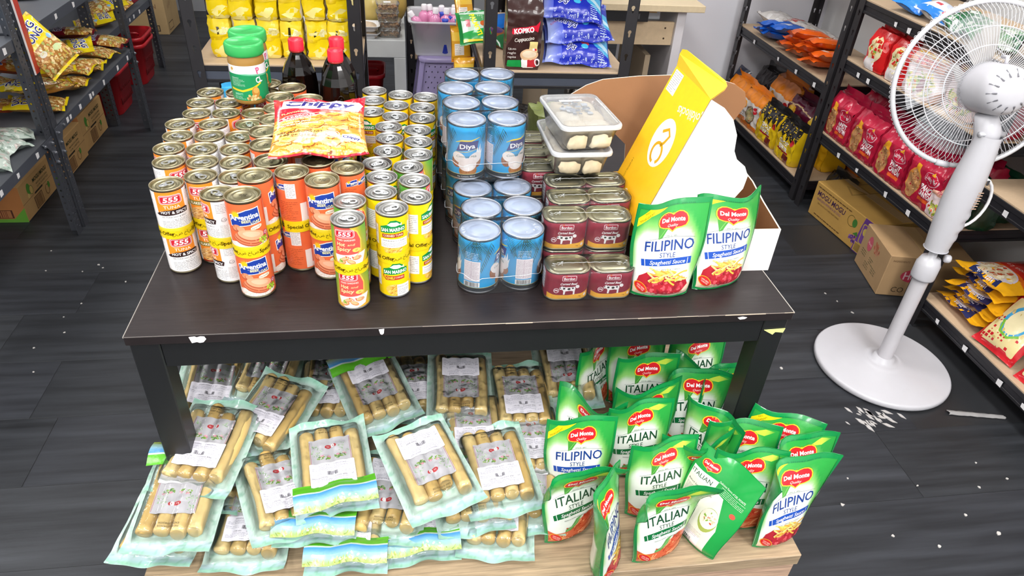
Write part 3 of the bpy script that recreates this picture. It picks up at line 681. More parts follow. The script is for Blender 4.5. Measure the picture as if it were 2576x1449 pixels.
def corned_beef():
    r = .021; f, tot = rr_map(BW, BD, r); T = tot*500
    a = Art(); a.rect(-T, 0, T, 52, '8c1f35', 0)
    for cx in (0, T, -T):
        a.rrect(cx-13, 38, cx+13, 49, 2, 'f7eef0', 1).rrect(cx-12.2, 38.8, cx+12.2, 48.2, 1.5, 'a3223c', 2).text('Bordon', cx, 43, 5.6, 'ffffff', 4, 20, b=.02); a.ell(cx-6, 48.5, 1.6, .9, 'e8842c', 5)
        a.text('Corned Beef', cx, 32, 4.4, 'ffffff', 4, 31, sh=.3, b=.025)
        cow = [(-17, 24), (-13, 27), (-10, 27), (-6, 25), (8, 25), (11, 26), (13, 22), (12, 17), (12, 9), (9, 9), (9, 16), (4, 17), (-5, 16), (-6, 9), (-9, 9), (-9, 17), (-12, 20), (-16, 20)]
        a.poly([(cx+x, y) for x, y in cow], 'f8f4f4', 3)
        for x, y, q, w in [(-8, 22, 2.4, 2), (1, 21, 3, 2.4), (8, 22.5, 2, 1.6), (-15, 23.5, 1.4, 1.2), (-10, 26, 1.2, .8)]: a.ell(cx+x, y, q, w, '221a1c', 4, 9)
        a.ring(cx-22, 18, 5, 5, .9, 'f6eef0', 2).poly([(cx-25, 19.5), (cx-19.5, 19.5), (cx-19.5, 15.5), (cx-21, 17.5), (cx-24, 17.5), (cx-25, 15.5)], 'f6eef0', 2)
        a.ell(cx+16, 26, 3.6, 3.6, 'f8f2f2', 3)
        a.poly([(cx-40, 0), (cx+40, 0), (cx+40, 15), (cx+24, 11), (cx, 7.5), (cx-22, 8.5), (cx-40, 11)], 'f6b53c', 2); a.text('198g', cx+22, 5, 2, '7a4a10', 4)
        a.ell(cx+32, 7, 3, 3, 'f3e2d8', 4)
    for cx in (T/2, -T/2):
        a.rect(cx-10, 12, cx+10, 50, 'f1edf1', 5)
        for i in range(6): a.poly([(cx-9, 14+i*6), (cx+9, 18+i*6), (cx+9, 19.2+i*6), (cx-9, 15.2+i*6)], '8a8290', 6)
    lb = amesh('label', a.bake(-T, T, 0, 52, 3.5, 60), f)
    b = MB(); prof = [(.003, .0012), (.0008, 0), (-.0006, .001), (-.0006, .0026), (0, .0036), (0, BH-.0036), (-.0006, BH-.0028), (-.0008, BH-.0006), (.0004, BH), (.0016, BH-.0006), (.002, BH-.004)]
    def ring(off, z): return [(x, y, z) for x, y in rr_loop(BW-2*off, BD-2*off, r-off)]
    n = len(rr_loop(BW, BD, r))
    def pt(u, v): return ring(*prof[int(round(v*(len(prof)-1)))])[int(round(u*n)) % n]
    b.grid(pt, n, len(prof)-1, 'b4ad92', True, True); body = b.m('can', 'tin')
    l = MB(); pr = [(.002, BH-.004), (.004, BH-.0038), (.0055, BH-.0026), (.009, BH-.0026), (.0102, BH-.0034), (.0125, BH-.0034), (.0135, BH-.0028), (.0205, BH-.0028)]
    def pl(u, v): return ring(*pr[int(round(v*(len(pr)-1)))])[int(round(u*n)) % n]
    l.grid(pl, n, len(pr)-1, '9f9d84', True, True); p = ring(*pr[-1]); l.add(p, [tuple(range(n))], '9f9d84'); lid = l.m('lid', 'tin')
    w = MB(); W2 = BW*2+.003
    lv = [(.0008, .0012), (.016, .0018), (.032, .0014), (.048, .0018), (BH+.0006, .0012), (BH+.0014, -.007), (BH+.0012, -.018)]
    def loop(off): return rr_loop(W2+2*off, BD+2*off, r+off)
    def pw(u, v):
        z, off = lv[int(round(v*(len(lv)-1)))]; x, y = loop(off)[int(round(u*n)) % n]
        return (x+nz(x*80, z*80)*.001, y+nz(z*80, y*80, 4)*.001, z+nz(x*60, y*60, 8)*.0006)
    w.grid(pw, n, len(lv)-1, (.95, .97, 1, .02), True, True); sw = w.m('shrink_wrap', 'wrap')
    e = MB(); e.tube([(-.06+.12*i/24, .002*sin(i*1.9)*.4, BH+.0016+.0004*(i % 2)) for i in range(25)], .0004, 4, 'eef2f490')
    for s in (-1, 1):
        q = random.Random(4)
        for i in range(7): 
            u, v = s*.06+q.uniform(-.008, .010), q.uniform(-.008, .008); e.tube([(u, v, BH+.0018), (u+q.uniform(-.006, .006), v+q.uniform(-.006, .006), BH+.0022), (u+q.uniform(-.008, .008), v+q.uniform(-.004, .004), BH+.0018)], .0003, 4, 'eef2f480')
    seam = e.m('weld_seam', 'wrap')
    def pack(x, y, z, rz, label):
        t = thing('corned_beef_twin_pack', label, 'tin cans', (x, y, z), rz, 'shrink-wrapped twin packs of corned beef')
        for s in (-1, 1):
            c = ob('can', body, t, (s*(BW/2+.0008), 0, 0)); ob('label', lb, c, (0, 0, .0042)); ob('lid', lid, c)
        o = ob('shrink_wrap', sw, t); ob('weld_seam', seam, o)
    rows = [(.7765, .089, 1), (.780, .1595, 2), (.8005, .231, 2), (.807, .299, 2), (.764, .368, 2), (.771, .439, 2), (.781, .512, 2)]
    for i, (x, y, n2) in enumerate(rows):
        for k in range(n2):
            lb_ = 'maroon corned beef twin pack alone in the nearest row to the table front' if i == 0 else f'maroon corned beef twin pack, {ORD[i+1]} row from the front, {"upper" if k else "lower"} layer'
            pack(x, y, TZ+.0003+k*(BH+.0022), [.0, -.02, .05, .04, .02, 0, 0][i], lb_)
corned_beef()
# ------------------------------------------------------------------ spaghetti sauce pouches
PWD, PHT = 138., 196.   # mm
def dm_logo(a, cx, cy, k=1., l=4):
    b = Art()
    def shield(g):
        P = [(-27, 4), (-27.5, -3), (-24, -10), (-16, -13), (-7, -14), (-3, -17), (0, -20), (3, -17), (7, -14), (16, -13), (24, -10), (27.5, -3), (27, 4), (24, 10), (18, 14), (11, 15), (5, 13), (0, 9.5), (-5, 13), (-11, 15), (-18, 14), (-24, 10)]
        out = []
        for i, (x, y) in enumerate(P):
            d = hypot(x, y); out.append((x*(1+g/d), y*(1+g/d)))
        return out
    b.poly(shield(2.6), '5d6a1e', 0).poly(shield(2.1), 'f7cf2e', 1).poly(shield(0), 'd6222c', 2)
    b.poly([(-2.2, 12), (0, 16.5), (2.2, 12)], 'f7cf2e', 2); b.ell(0, 14.5, 1, 1.6, '5d8a2a', 3)
    b.text('Del Monte', 0, 1.8, 8.2, 'ffffff', 4, 45, b=.03); b.text('Quality', 0, -9.2, 5, 'fbdcd8', 4, 20, sh=.35)
    a.put(b, cx, cy, k, 0, l)
def art_pouch(fil):
    a = Art(); w = PWD/2; R = random.Random(3 if fil else 4)
    g, lg, wh = H('2fa043'), H('8fce6e'), H('f1f5ee')
    def bg(x, y):
        t = y/PHT; d = abs(x+8)/w
        v = sm(.56, .95, t)+.75*sm(.55, 1.05, d)*(sm(.1, .5, t)+.25)+.1*nz(x*.03, y*.03, 2)
        c = mixc(wh, lg, sm(.1, .55, v)); return mixc(c, g, sm(.5, 1, v))
    a.rect(-w, 0, w, PHT, bg, 0)
    se = '128a45'
    a.rect(-w, 0, -w+4, PHT, se, 8).rect(w-4, 0, w, PHT, se, 8).rect(-w, PHT-9, w, PHT, se, 8); a.text('2D 2022DEC 2025 17:25', 12, PHT-7.5, 2.4, '0c5a30', 9, 56)
    a.poly([(-w, 0), (w, 0), (w, 5), (30, 4), (0, 5), (-30, 4), (-w, 6)], se, 8)
    if fil:
        a.poly([(-w+4, PHT-48), (-w+4, PHT-30), (-w+22, PHT-9.5), (-w+58, PHT-9.5), (-w+26, PHT-24)], 'f6dc1c', 6)
        a.text('PINASARAP!', -w+20, PHT-26, 4, '8a6a10', 7, 32, .78); a.text('MAS', -w+19, PHT-17.5, 3.6, '8a6a10', 7, None, .78)
    else: a.poly([(14, PHT-24), (40, PHT-12), (58, PHT-14), (40, PHT-26)], lambda x, y: mixc(H('c3dc4a'), g, sm(40, 60, x)), 2)
    dm_logo(a, 2, PHT-37)
    a.poly([(-25, PHT-44), (-6, PHT-52), (-16, PHT-70), (-23, PHT-72)], '4a9c3c', 3); a.line([(-22, PHT-70), (-10, PHT-52)], .8, '8fcf72', 4)
    a.text('SINCE 1892', 2, PHT-66, 2.6, '4a6a52', 4, 22); a.line([(-46, PHT-74), (-20, PHT-69), (10, PHT-68), (46, PHT-71)], .6, '4a5a52', 4)
    tc = '1f3f8a' if fil else '164a2e'
    a.text('FILIPINO' if fil else 'ITALIAN', 0, PHT-84, 20, tc, 5, 92 if fil else 84, .03, b=.012)
    a.text('STYLE', -2, PHT-103, 9.5, tc, 5, 30, .03)
    bc = '1f4fb0' if fil else '0f6a38'
    a.poly([(-50, PHT-126), (48, PHT-122), (46, PHT-108), (-51, PHT-112)], bc, 4)
    for x in (-44, 40): a.poly([(x, PHT-125.5), (x+1.2, PHT-125.5), (x, PHT-110), (x-1.2, PHT-110)], 'f2f6f4', 5)
    a.text('Spaghetti Sauce', 0, PHT-117, 7.6, 'ffffff', 6, 70, .035, sh=.2, b=.008)
    a.text('SWEET, MEATY & CHEESY' if fil else 'PREMIUM & CRUSHED, MADE SWEET & SMART', 0, PHT-132, 2.8, '5a6a60', 5, 58, .03)
    # food picture
    y0 = 5
    if fil:
        a.poly([(-w+4, y0), (w-4, y0), (w-4, 30), (30, 32), (-40, 26), (-w+4, 24)], 'f3dcc0', 4)
        for i in range(7): a.line([(-60+i*20, 4), (-50+i*19, 16), (-56+i*20, 26)], 4, R.choice(('f0c9b0', 'f6e2cc', 'e9b9a0')), 5)
        a.poly([(-60, 30), (-54, 48), (-38, 58), (0, 50), (48, 42), (56, 30), (40, 14), (8, 10), (-24, 16), (-50, 20)], 'b02430', 6)
        a.scatter(-4, 32, 50, 18, 60, ['8f1c28', 'c4384a', 'd2555c', '9c2030'], 5, 2.6, 7, 5)
        for i in range(30):
            x, y = R.uniform(-36, 40), R.uniform(40, 60); an = R.uniform(-.7, .5); q = R.uniform(8, 15); bnd = R.uniform(-4, 4)
            a.line([(x+cos(an)*q*(t-2)/2-sin(an)*bnd*(1-((t-2)/2)**2), y+sin(an)*q*(t-2)/2+cos(an)*bnd*(1-((t-2)/2)**2)) for t in range(5)], 3.4, R.choice(('f4d060', 'e9b94a', 'f8df8a', 'd9a040')), 9+i*.05)
    else:
        a.poly([(-w+4, y0), (w-4, y0), (w-4, 44), (50, 62), (30, 66), (6, 54), (-20, 36), (-50, 34), (-w+4, 44)], 'd2613c', 4)
        for i in range(46):
            x, y = R.uniform(-58, 56), R.uniform(8, 52); an = R.uniform(-.3, .9); q = R.uniform(8, 18); bnd = R.uniform(-5, 5)
            if y > 34 and x < -10: continue
            a.line([(x+cos(an)*q*(t-2)/2-sin(an)*bnd*(1-((t-2)/2)**2), y+sin(an)*q*(t-2)/2+cos(an)*bnd*(1-((t-2)/2)**2)) for t in range(5)], 3, R.choice(('e2845a', 'c8502e', 'f0a070', 'b8401f', 'e89468')), 5+i*.04)
        a.scatter(30, 54, 16, 8, 16, ['c23a24', 'd9553a'], 4, 3, 8, 3)
        a.poly([(-30, 36), (-16, 38), (2, 50), (12, 66), (-2, 60), (-14, 46), (-28, 42)], '5d9c50', 9); a.line([(-26, 38), (-4, 50), (10, 63)], .8, 'a8d090', 10)
    a.ell(-50, 24, 15, 10, 'f0b02a', 10, 20, -.7).ell(-50, 24, 13.6, 8.8, 'd42a26', 11, 20, -.7).text('100% REAL', -49, 26, 3, 'fbe4d8', 12, 18, -.55).text('TOMATOES', -51, 22, 3, 'fbe4d8', 12, 16, -.55)
    return a.bake(-w, w, 0, PHT, 5.6, 5.6)
def art_back():
    a = Art(); w = PWD/2; a.rect(-w, 0, w, PHT, '1f9c46', 0)
    a.poly([(-w+6, 6), (w-26, 6), (w-26, 70), (w-50, 130), (-w+6, 140)], 'ece8d8', 2); a.rect(-w+8, 8, 26, 36, 'f4eef0', 3).lines(-w+10, 28, 24, 46, 6, 'b0a0a8', 4, .4, 2).bars(-w+12, 9, 10, 24, '252525', 5, 30)
    dm_logo(a, -34, PHT-30, .62, 4); a.rect(-w+6, PHT-68, -6, PHT-48, 'e7efe2', 3).text('ITALIAN', -38, PHT-58, 9, '1a4a30', 5, 46)
    a.ell(18, 78, 20, 26, '9fae55', 4).ell(18, 82, 19, 21, 'efe6d6', 5).scatter(18, 84, 14, 14, 26, ['c8502e', 'd8c0a0', '8fae4a'], 2.4, 1.4, 6, 2)
    a.text('Baked Squid Spaghetti', -30, 118, 3.6, '4a4a40', 5, 58, .0); a.lines(-w+10, 84, -14, 112, 9, '8f8d80', 5, .4, 4)
    a.text('Delicious flavors of DEL MONTE', 26, 150, 4, 'eef7ea', 4, 62, 0); a.lines(4, 132, 60, 146, 5, 'd6ecd2', 4, .4, 6); a.ell(50, 116, 6, 5, 'd9503c', 4)
    a.rect(-w, 0, w, 4, '128a45', 7)
    return a.bake(-w, w, 0, PHT, 5.6, 5.6)
PA = {'F': art_pouch(True), 'I': art_pouch(False), 'B': art_back()}
def pouch(kind, x, y, z, rz, label, lean=0., curl=.01, ph=0., twist=0., fold=0., th=1., sway=0., name='sauce_pouch'):
    """stand-up pouch; curl waves the empty top, twist turns the top against the base, fold tips it forward"""
    w, h = PWD/1000, PHT/1000
    def pos(u, v, side, l):
        t = max(0, min(1, v/h)); a = 2*u/w
        wf = 1-.20*(1-sm(0, .62, t))
        T = (.026*th*(1-t)**.75)*(max(0, 1-abs(a)**2.4))**.75+.0004
        T *= .55+.45*sm(0, .1, t) if t < .1 else 1
        yy = side*(T+l*.00013)
        cv = curl*sin(a*2.2+ph)*t*t*1.6+curl*.4*sin(a*5+ph*2)*t**3
        zz = v*(1-.5*lean*lean)*.985 + (.004*(a*a) if t < .08 else 0)*(1-t/.08)
        zz -= (.010*abs(curl)/.012*sin(a*1.7+ph+1.2)+abs(curl)*.25)*t**3
        yy += cv+lean*h*t**1.5-fold*sm(.62, 1, t)*.05
        zz -= fold*sm(.62, 1, t)*.028
        wr = nz(u*45, v*45, ph)*.0012*(1-abs(a))
        ux = u*wf + sway*t*t
        q = twist*t*t
        return (ux*cos(q)-(yy+wr)*sin(q), ux*sin(q)+(yy+wr)*cos(q), max(.0004, zz))
    t = thing(name, label, 'sauce pouch', (x, y, z+.0004), rz, 'stand-up pouches of spaghetti sauce')
    fr, bk = ('B', 'F') if kind == 'B' else (kind, None)
    ob('front_panel', amesh('front_panel', PA[fr], lambda u, v, l: pos(u, v, -1, l), 'pouch'), t)
    b = MB(); g = '23994a'
    def bp(i, j): return pos((.5-i)*w, j*h, 1, 0)
    b.grid(bp, 14, 18, lambda i, j: H('1d9446') if (i < .08 or i > .92 or j > .93 or j < .12) else H('e6e6d6' if j < .55 else '3aa452'), True)
    ob('back_panel', b.m('back_panel', 'pouch'), t)
    e = MB()   # welded rim with a visible thickness
    rim = [pos(-w/2, h*i/14, 0, 0) for i in range(15)]+[pos(-w/2+w*i/12, h, 0, 0) for i in range(1, 13)]+[pos(w/2, h*(1-i/14), 0, 0) for i in range(1, 15)]
    e.tube(rim, .0008, 4, '0f8040'); e.o('welded_rim', 'pouch', t)
    gs = MB()
    gs.grid(lambda i, j: (lambda p, q: (p[0]*(1-j)+q[0]*j, p[1]*(1-j)+q[1]*j, .0006+.010*sin(pi*j)*.4))(pos((i-.5)*w, .0, -1, 0), pos((i-.5)*w, .0, 1, 0)), 14, 4, '178a42'); gs.o('bottom_gusset', 'pouch', t)
def pouches():
    pouch('F', .912, .075, TZ, -.05, 'upright Filipino style sauce pouch on the table beside the corned beef tins', .05, .008, .6, .05)
    pouch('F', 1.034, .098, TZ, .28, 'tall Filipino style sauce pouch on the table by the white carton corner', .1, -.012, .3, .15, th=.9)
    Z = PLZ
    L = [('I', .745, -.125, .42, dict(lean=.02, curl=.02, ph=2.6, twist=.1, fold=.5), 'Italian style pouch at the front left, next to the sausage packs'),
         ('F', .775, -.03, -.12, dict(lean=.1, curl=.006, ph=.5), 'Filipino style pouch with yellow corner, behind the front left Italian pouch'),
         ('F', .800, -.195, 1.1, dict(lean=.1, curl=.012, ph=1.5, th=1.1), 'Filipino style pouch turned edge-on at the platform front'),
         ('I', .903, -.185, .36, dict(lean=.02, curl=.02, ph=2.4, twist=.1, fold=.45), 'Italian style pouch at the front middle, between edge-on pouch and back-turned pouch'),
         ('I', .922, -.095, .02, dict(lean=.08, curl=.008, ph=.2), 'upright Italian style pouch in the second row, behind the front middle one'),
         ('B', .985, -.165, -1.15, dict(lean=.3, curl=.006, ph=1, th=.8), 'pouch turned back to front, showing recipe text and barcode'),
         ('I', 1.077, -.135, -.28, dict(lean=.1, curl=.01, ph=.4), 'Italian style pouch just right of the back-turned pouch'),
         ('F', 1.148, -.178, .30, dict(lean=.05, curl=.02, ph=2.0, twist=.1, sway=.02), 'Filipino style pouch at the platform front right corner'),
         ('I', 1.2, -.125, .3, dict(lean=.12, curl=.014, ph=2), 'Italian style pouch behind the front right corner pouch'),
         ('F', 1.17, -.055, -.62, dict(lean=.2, curl=.008, ph=.4, sway=.01), 'Filipino style pouch leaning right with long slanted top edge'),
         ('F', 1.13, .088, .2, dict(lean=.1, curl=.014, ph=1.9), 'Filipino style pouch near the right table leg'),
         ('I', 1.045, -.02, -1.25, dict(lean=.05, curl=.014, ph=1), 'narrow twisted green pouch seen nearly from its edge in the middle'),
         ('I', 1.0, -.072, .03, dict(lean=.1, curl=-.016, ph=1.4, fold=.3), 'Italian style pouch in shade with sagging top, behind the upright Italian one'),
         ('I', 1.09, -.065, -.4, dict(lean=.1, curl=.01, ph=1), 'Italian style pouch hidden except its dark top behind the right Italian pouch'),
         ('I', .905, .01, -.03, dict(lean=.06, curl=.01, ph=.6), 'Italian style pouch in the third row, behind the yellow-cornered one'),
         ('I', .812, .045, -.25, dict(lean=.08, curl=-.022, ph=.5, fold=.1), 'Italian style pouch with dipped wavy top beside the sausage packs'),
         ('I', .938, .065, -.12, dict(lean=.06, curl=-.014, ph=2.2, fold=.1), 'Italian style pouch with waved top in the fourth row'),
         ('I', .962, .15, -.12, dict(lean=.06, curl=.008, ph=.8), 'Italian style pouch under the table edge, second row from the back'),
         ('I', 1.055, .085, .05, dict(lean=.05, curl=.016, ph=2.4), 'Italian style pouch wedged in the middle, only its right half in view'),
         ('I', 1.10, .14, -.14, dict(lean=.06, curl=-.024, ph=.9, fold=.1), 'Italian style pouch with deeply dipped top near the right leg'),
         ('I', 1.106, .22, -.02, dict(lean=.06, curl=.008, ph=.2), 'Italian style pouch at the back right under the table'),
         ('I', .963, .222, .04, dict(lean=.06, curl=.006, ph=.4), 'Italian style pouch at the back middle under the table'),
         ('I', .87, .215, .6, dict(lean=.06, curl=.01, ph=.4), 'Italian style pouch at the back left, cut off by the table apron')]
    for k, x, y, rz, kw, lb in L: pouch(k, x, y, Z, rz, lb, **kw)
pouches()
# ------------------------------------------------------------------ vacuum packs of sausages
QW, QL = .146, .216
TH1 = 'น้ำหนักเนื้อ 230 กรัม'; TH2 = 'น้ำหนักสุทธิ 300 กรัม'
def art_sticker(k):
    a = Art(); a.rrect(-37, -26, 37, 26, 2, 'dcd9e2', 0)
    a.text('หมูยอแผ่นฟองเต้าหู้ ผสมถั่วเหลือง', 0, 21, 2.6, '333355', 1, 56); a.lines(-33, 9, 33, 18, 4, '5a5a72', 1, .35, 3+k)
    a.bars(-9, -2, 9, 6, '22222e', 2, 22); a.text(TH1, -22, -6, 2.8, '333344', 1, 26); a.text('300 กรัม', 24, -6, 3, '222233', 1, 18); a.text('น้ำหนักสุทธิ', 6, -6, 2.6, '333344', 1, 15)
    a.lines(-33, -19, 33, -9, 4, '6a6a80', 1, .35, 5+k); a.lines(-35, 0, -14, 6, 2, '8a8a9a', 1, .35, 8); a.lines(14, 0, 35, 6, 2, '8a8a9a', 1, .35, 9); a.text('PRODUCT OF THAILAND', 0, -22.5, 2, '555566', 1, 26)
    return a
def art_panel():
    a = Art(); R = random.Random(8); a.rrect(-36, -34, 36, 34, 2, 'cdcad0', 0)
    for s in (-1, 1): a.rect(s*34.6-.4, -31, s*34.6+.4, 31, 'c06a72', 1)
    a.scatter(-24, 8, 9, 20, 40, ['a9c99a', 'bcd4ae', '8fb880', 'cfdcc8'], 2, .7, 1, 3); a.scatter(24, 8, 9, 20, 40, ['a9c99a', 'bcd4ae', '8fb880', 'cfdcc8'], 2, .7, 1, 4)
    for x, y in ((-18, -6), (-6, -10), (10, -8), (20, -6)): a.scatter(x, y-3, 6, 3.4, 12, ['6f9c3c', '95b84e', '4f7f34'], 2.2, 1.1, 2, int(x)+50); a.scatter(x+3, y+1, 3, 2.4, 8, ['e79ab0', 'f2c4cf', 'd9708c'], 1.6, .9, 4, int(x)+90)
    a.ell(-3, 14, 6, 4.4, 'c2202e', 3, 16, .2).ell(4.6, 15, 3.4, 4.2, 'f2eef0', 4).ell(8, 15.5, 3, 3.6, 'c2202e', 3); a.text('นิล', -3.4, 14, 3, 'f8e8e8', 5)
    return a
def art_flap():
    a = Art(); g, b, m = H('76cf3c'), H('8cc9ee'), H('a6dfc8')
    w = QW*500; a.rect(-w, 0, w, 16, '58ad28', 0).rect(-w, 16, w, 19, 'bccdc2', 0).rect(-w, 19, w, 31, lambda x, y: mixc(H('4a92d0'), H('7fb0c6'), sm(20, 31, y)), 0).rect(-w, 31, w, 46, lambda x, y: mixc(H('8cb4b4'), H('93a64e'), sm(33, 45, y+3*nz(x*.1, 0))), 0)
    for i in range(40): a.ell(-w+4+i*3.6, 43+2*sin(i*1.7), 3.4, .8, ('8a9c2c', 'b8c45a', '6f8826')[i % 3], 1, 8, .9*sin(i))
    a.scatter(-20, 40, 34, 5, 26, ['b8c85a', 'd8df82', '93ad42'], 3.4, 1, 1, 3); a.scatter(10, 36, 40, 6, 12, ['eab7c8', 'f3d6de'], 2.6, 1.4, 2, 6)
    return a
SA = {'sticker': [art_sticker(k).bake(-37, 37, -26, 26, 3.6, 13) for k in range(2)], 'panel': art_panel().bake(-36, 36, -34, 34, 3.6, 17), 'flap': art_flap().bake(-QW*500, QW*500, 0, 46, 9, 3)}
def pack_variant(seed, flap, flip, fl_end=-1):
    R = random.Random(seed); n = 4; parts = []
    amp = R.uniform(.009, .015); ph = R.uniform(0, 6)
    def base(x, y):   # overall sag and curl of the empty ends
        e = max(0, abs(y)-.082)/.026; ex = max(0, abs(x)-QW*.42)/(QW*.08)
        return .0015+amp*e*(.95+sin(x*48+ph+(2 if y > 0 else 0))+.4*sin(x*110+ph))*.5+.0015*ex*(1+sin(y*60+ph))
    lens = [R.uniform(.138, .158) for _ in range(n)]; offs = [R.uniform(-.008, .008) for _ in range(n)]
    sr = .0138; px = [(-1.5+i)*(.0282+R.uniform(-.0006, .0006)) for i in range(n)]
    bw = R.uniform(-.006, .006)
    for i in range(n):
        b = MB(); N = 12; L = lens[i]*(.8 if seed % 4 == 1 and i == 2 else 1); tl = R.uniform(-.035, .035)
        pts = []; rs = []
        for j in range(N+1):
            t = (0, .012, .1, .2, .3, .4, .5, .6, .7, .8, .9, .988, 1)[j]; y = offs[i]+(t-.5)*L; pts.append((px[i]+bw*(1-(2*t-1)**2)+tl*(t-.5)*.1, y, sr+.0028+.0006*sin(j*1.3+i)))
            rs.append(sr*(.8 if j in (0, N) else 1)*(1+.025*sin(j*2.1+i)))
        b.tube(pts, rs, 12, R.choice(('ddbf7c', 'dfc484', 'd6b56e', 'd0ad66')))
        parts.append(('sausage', b.m('sausage', 'skin'), None))
    def topz(x, y):
        ins = max(0, 1-max(0, abs(x)-.054)/.012); iy = max(0, 1-max(0, abs(y)-.076)/.014)
        k = sm(0, 1, ins)*sm(0, 1, iy)
        z = .0318-.0026*(1-abs(cos((x/.0282)*pi)))**2*0-.0028*abs(cos(x/.0282*pi))**6
        return base(x, y)+(z-.0015)*k+.0012*nz(x*60, y*60, seed)
    pc = [H('c2e6d8'), H('a8dcc6'), H('d6eee4')]
    def fcol(i, j):
        x, y = (i-.5)*QW, (j-.5)*QL
        e = max(sm(.056, .066, abs(x)), sm(.082, .09, abs(y))); q = mixc(pc[0], pc[1], sm(.094, .104, abs(y)))
        bl = .6*sm(.084, .088, abs(y))*(1-sm(.097, .1, abs(y))) if y < 0 else 0
        q = mixc(q, H('a9d2ee'), bl*1.6); n_ = nz(x*90, y*90, 7)
        q = mixc(mixc(q, H('e0f0ea'), .55*(1-sm(.094, .1, abs(y)))), H('86c2a4'), sm(.08, .4, n_+.5*nz(x*220, y*220, 3))*.6)
        return (q[0], q[1], q[2], .03+(.55+.25*sm(.09, .096, abs(y)))*e)
    f = MB(); f.grid(lambda i, j: ((i-.5)*QW, (j-.5)*QL, topz((i-.5)*QW, (j-.5)*QL)+.0011), 44, 46, fcol); film = f.m('film', 'film')
    bk = MB(); bk.grid(lambda i, j: ((i-.5)*QW, (j-.5)*QL, base((i-.5)*QW, (j-.5)*QL)-.0006), 24, 28, lambda i, j: mixc(H('cfe8de'), H('a9d8c6'), sm(.2, .6, nz(i*14, j*14, 3)))); parts.append(('back_film', bk.m('back_film', 'pack'), None))
    py = -.012 if flip else .014; s = -1 if flip else 1
    parts.append(('printed_panel', amesh('printed_panel', SA['panel'], lambda x, y, l: (s*x*1.05, py+s*y, topz(s*x*1.05, py+s*y)+.0002+l*.00012), 'paper'), None))
    sy = .04 if flip else -.034
    parts.append(('sticker', amesh('sticker', SA['sticker'][seed % 2], lambda x, y, l: (s*x*1.1, sy+s*y, topz(s*x*1.1, sy+s*y)+.0016+l*.00012), 'paper'), None))
    parts.append(('film', film, None))
    ex = Art(); ex.text('MFG 03042024', 0, 3, 3.4, '4a3a1c', 0, 34).text('EXP 03042026', 0, -3, 3.4, '4a3a1c', 0, 34)
    yy = -.068 if flip else .066
    parts.append(('date_stamp', amesh('date_stamp', ex.bake(-20, 20, -8, 8, 6, 20), lambda x, y, l: (s*x, yy+s*y, topz(s*x, yy+s*y)+.0013), 'paper'), None))
    if flap:
        e = fl_end; k = 1 if e > 0 else -1
        def ff(x, y, l):   # strip starts at the end seam, folds back over the pack
            t = y/.046; yy_ = k*(QL/2-.004)-k*.052*t; lift = .010*sin(pi*min(1, t*1.05))+.006*sin(x*38+ph)*(1.1-t)+.003*sin(x*90+ph)
            return (x*1.0, yy_, max(topz(x, yy_), .031)+.0015+lift*.9+l*.00005)
        fn = (lambda x, y, l: ff(x, .046-y, l)); parts.append(('seal_flap', amesh('seal_flap', SA['flap'], fn, 'pack'), None))
    return parts
def sausages():
    V = {}
    for i, (fl, fp) in enumerate([(0, 0), (0, 1), (1, 0), (1, 1), (0, 0), (0, 1)]): V[i] = pack_variant(20+i, fl, fp, 1 if i == 3 else -1)
    G = 'vacuum packs of sausages on the platform'
    # x, y (pack centre), z, heading, pitch, roll, variant, label
    L = SAUS
    for x, y, z, hd, pt, rl, v, lb in L:
        t = thing('sausage_pack', lb, 'sausage pack', (x, y, z), (0, 0, 0), G)
        t.rotation_mode = 'ZYX'; t.rotation_mode = 'XYZ'
        t.rotation_euler = (Matrix.Rotation(hd, 4, 'Z') @ Matrix.Rotation(pt, 4, 'X') @ Matrix.Rotation(rl, 4, 'Y')).to_euler()
        for nm, me, _ in V[v]: ob(nm, me, t)
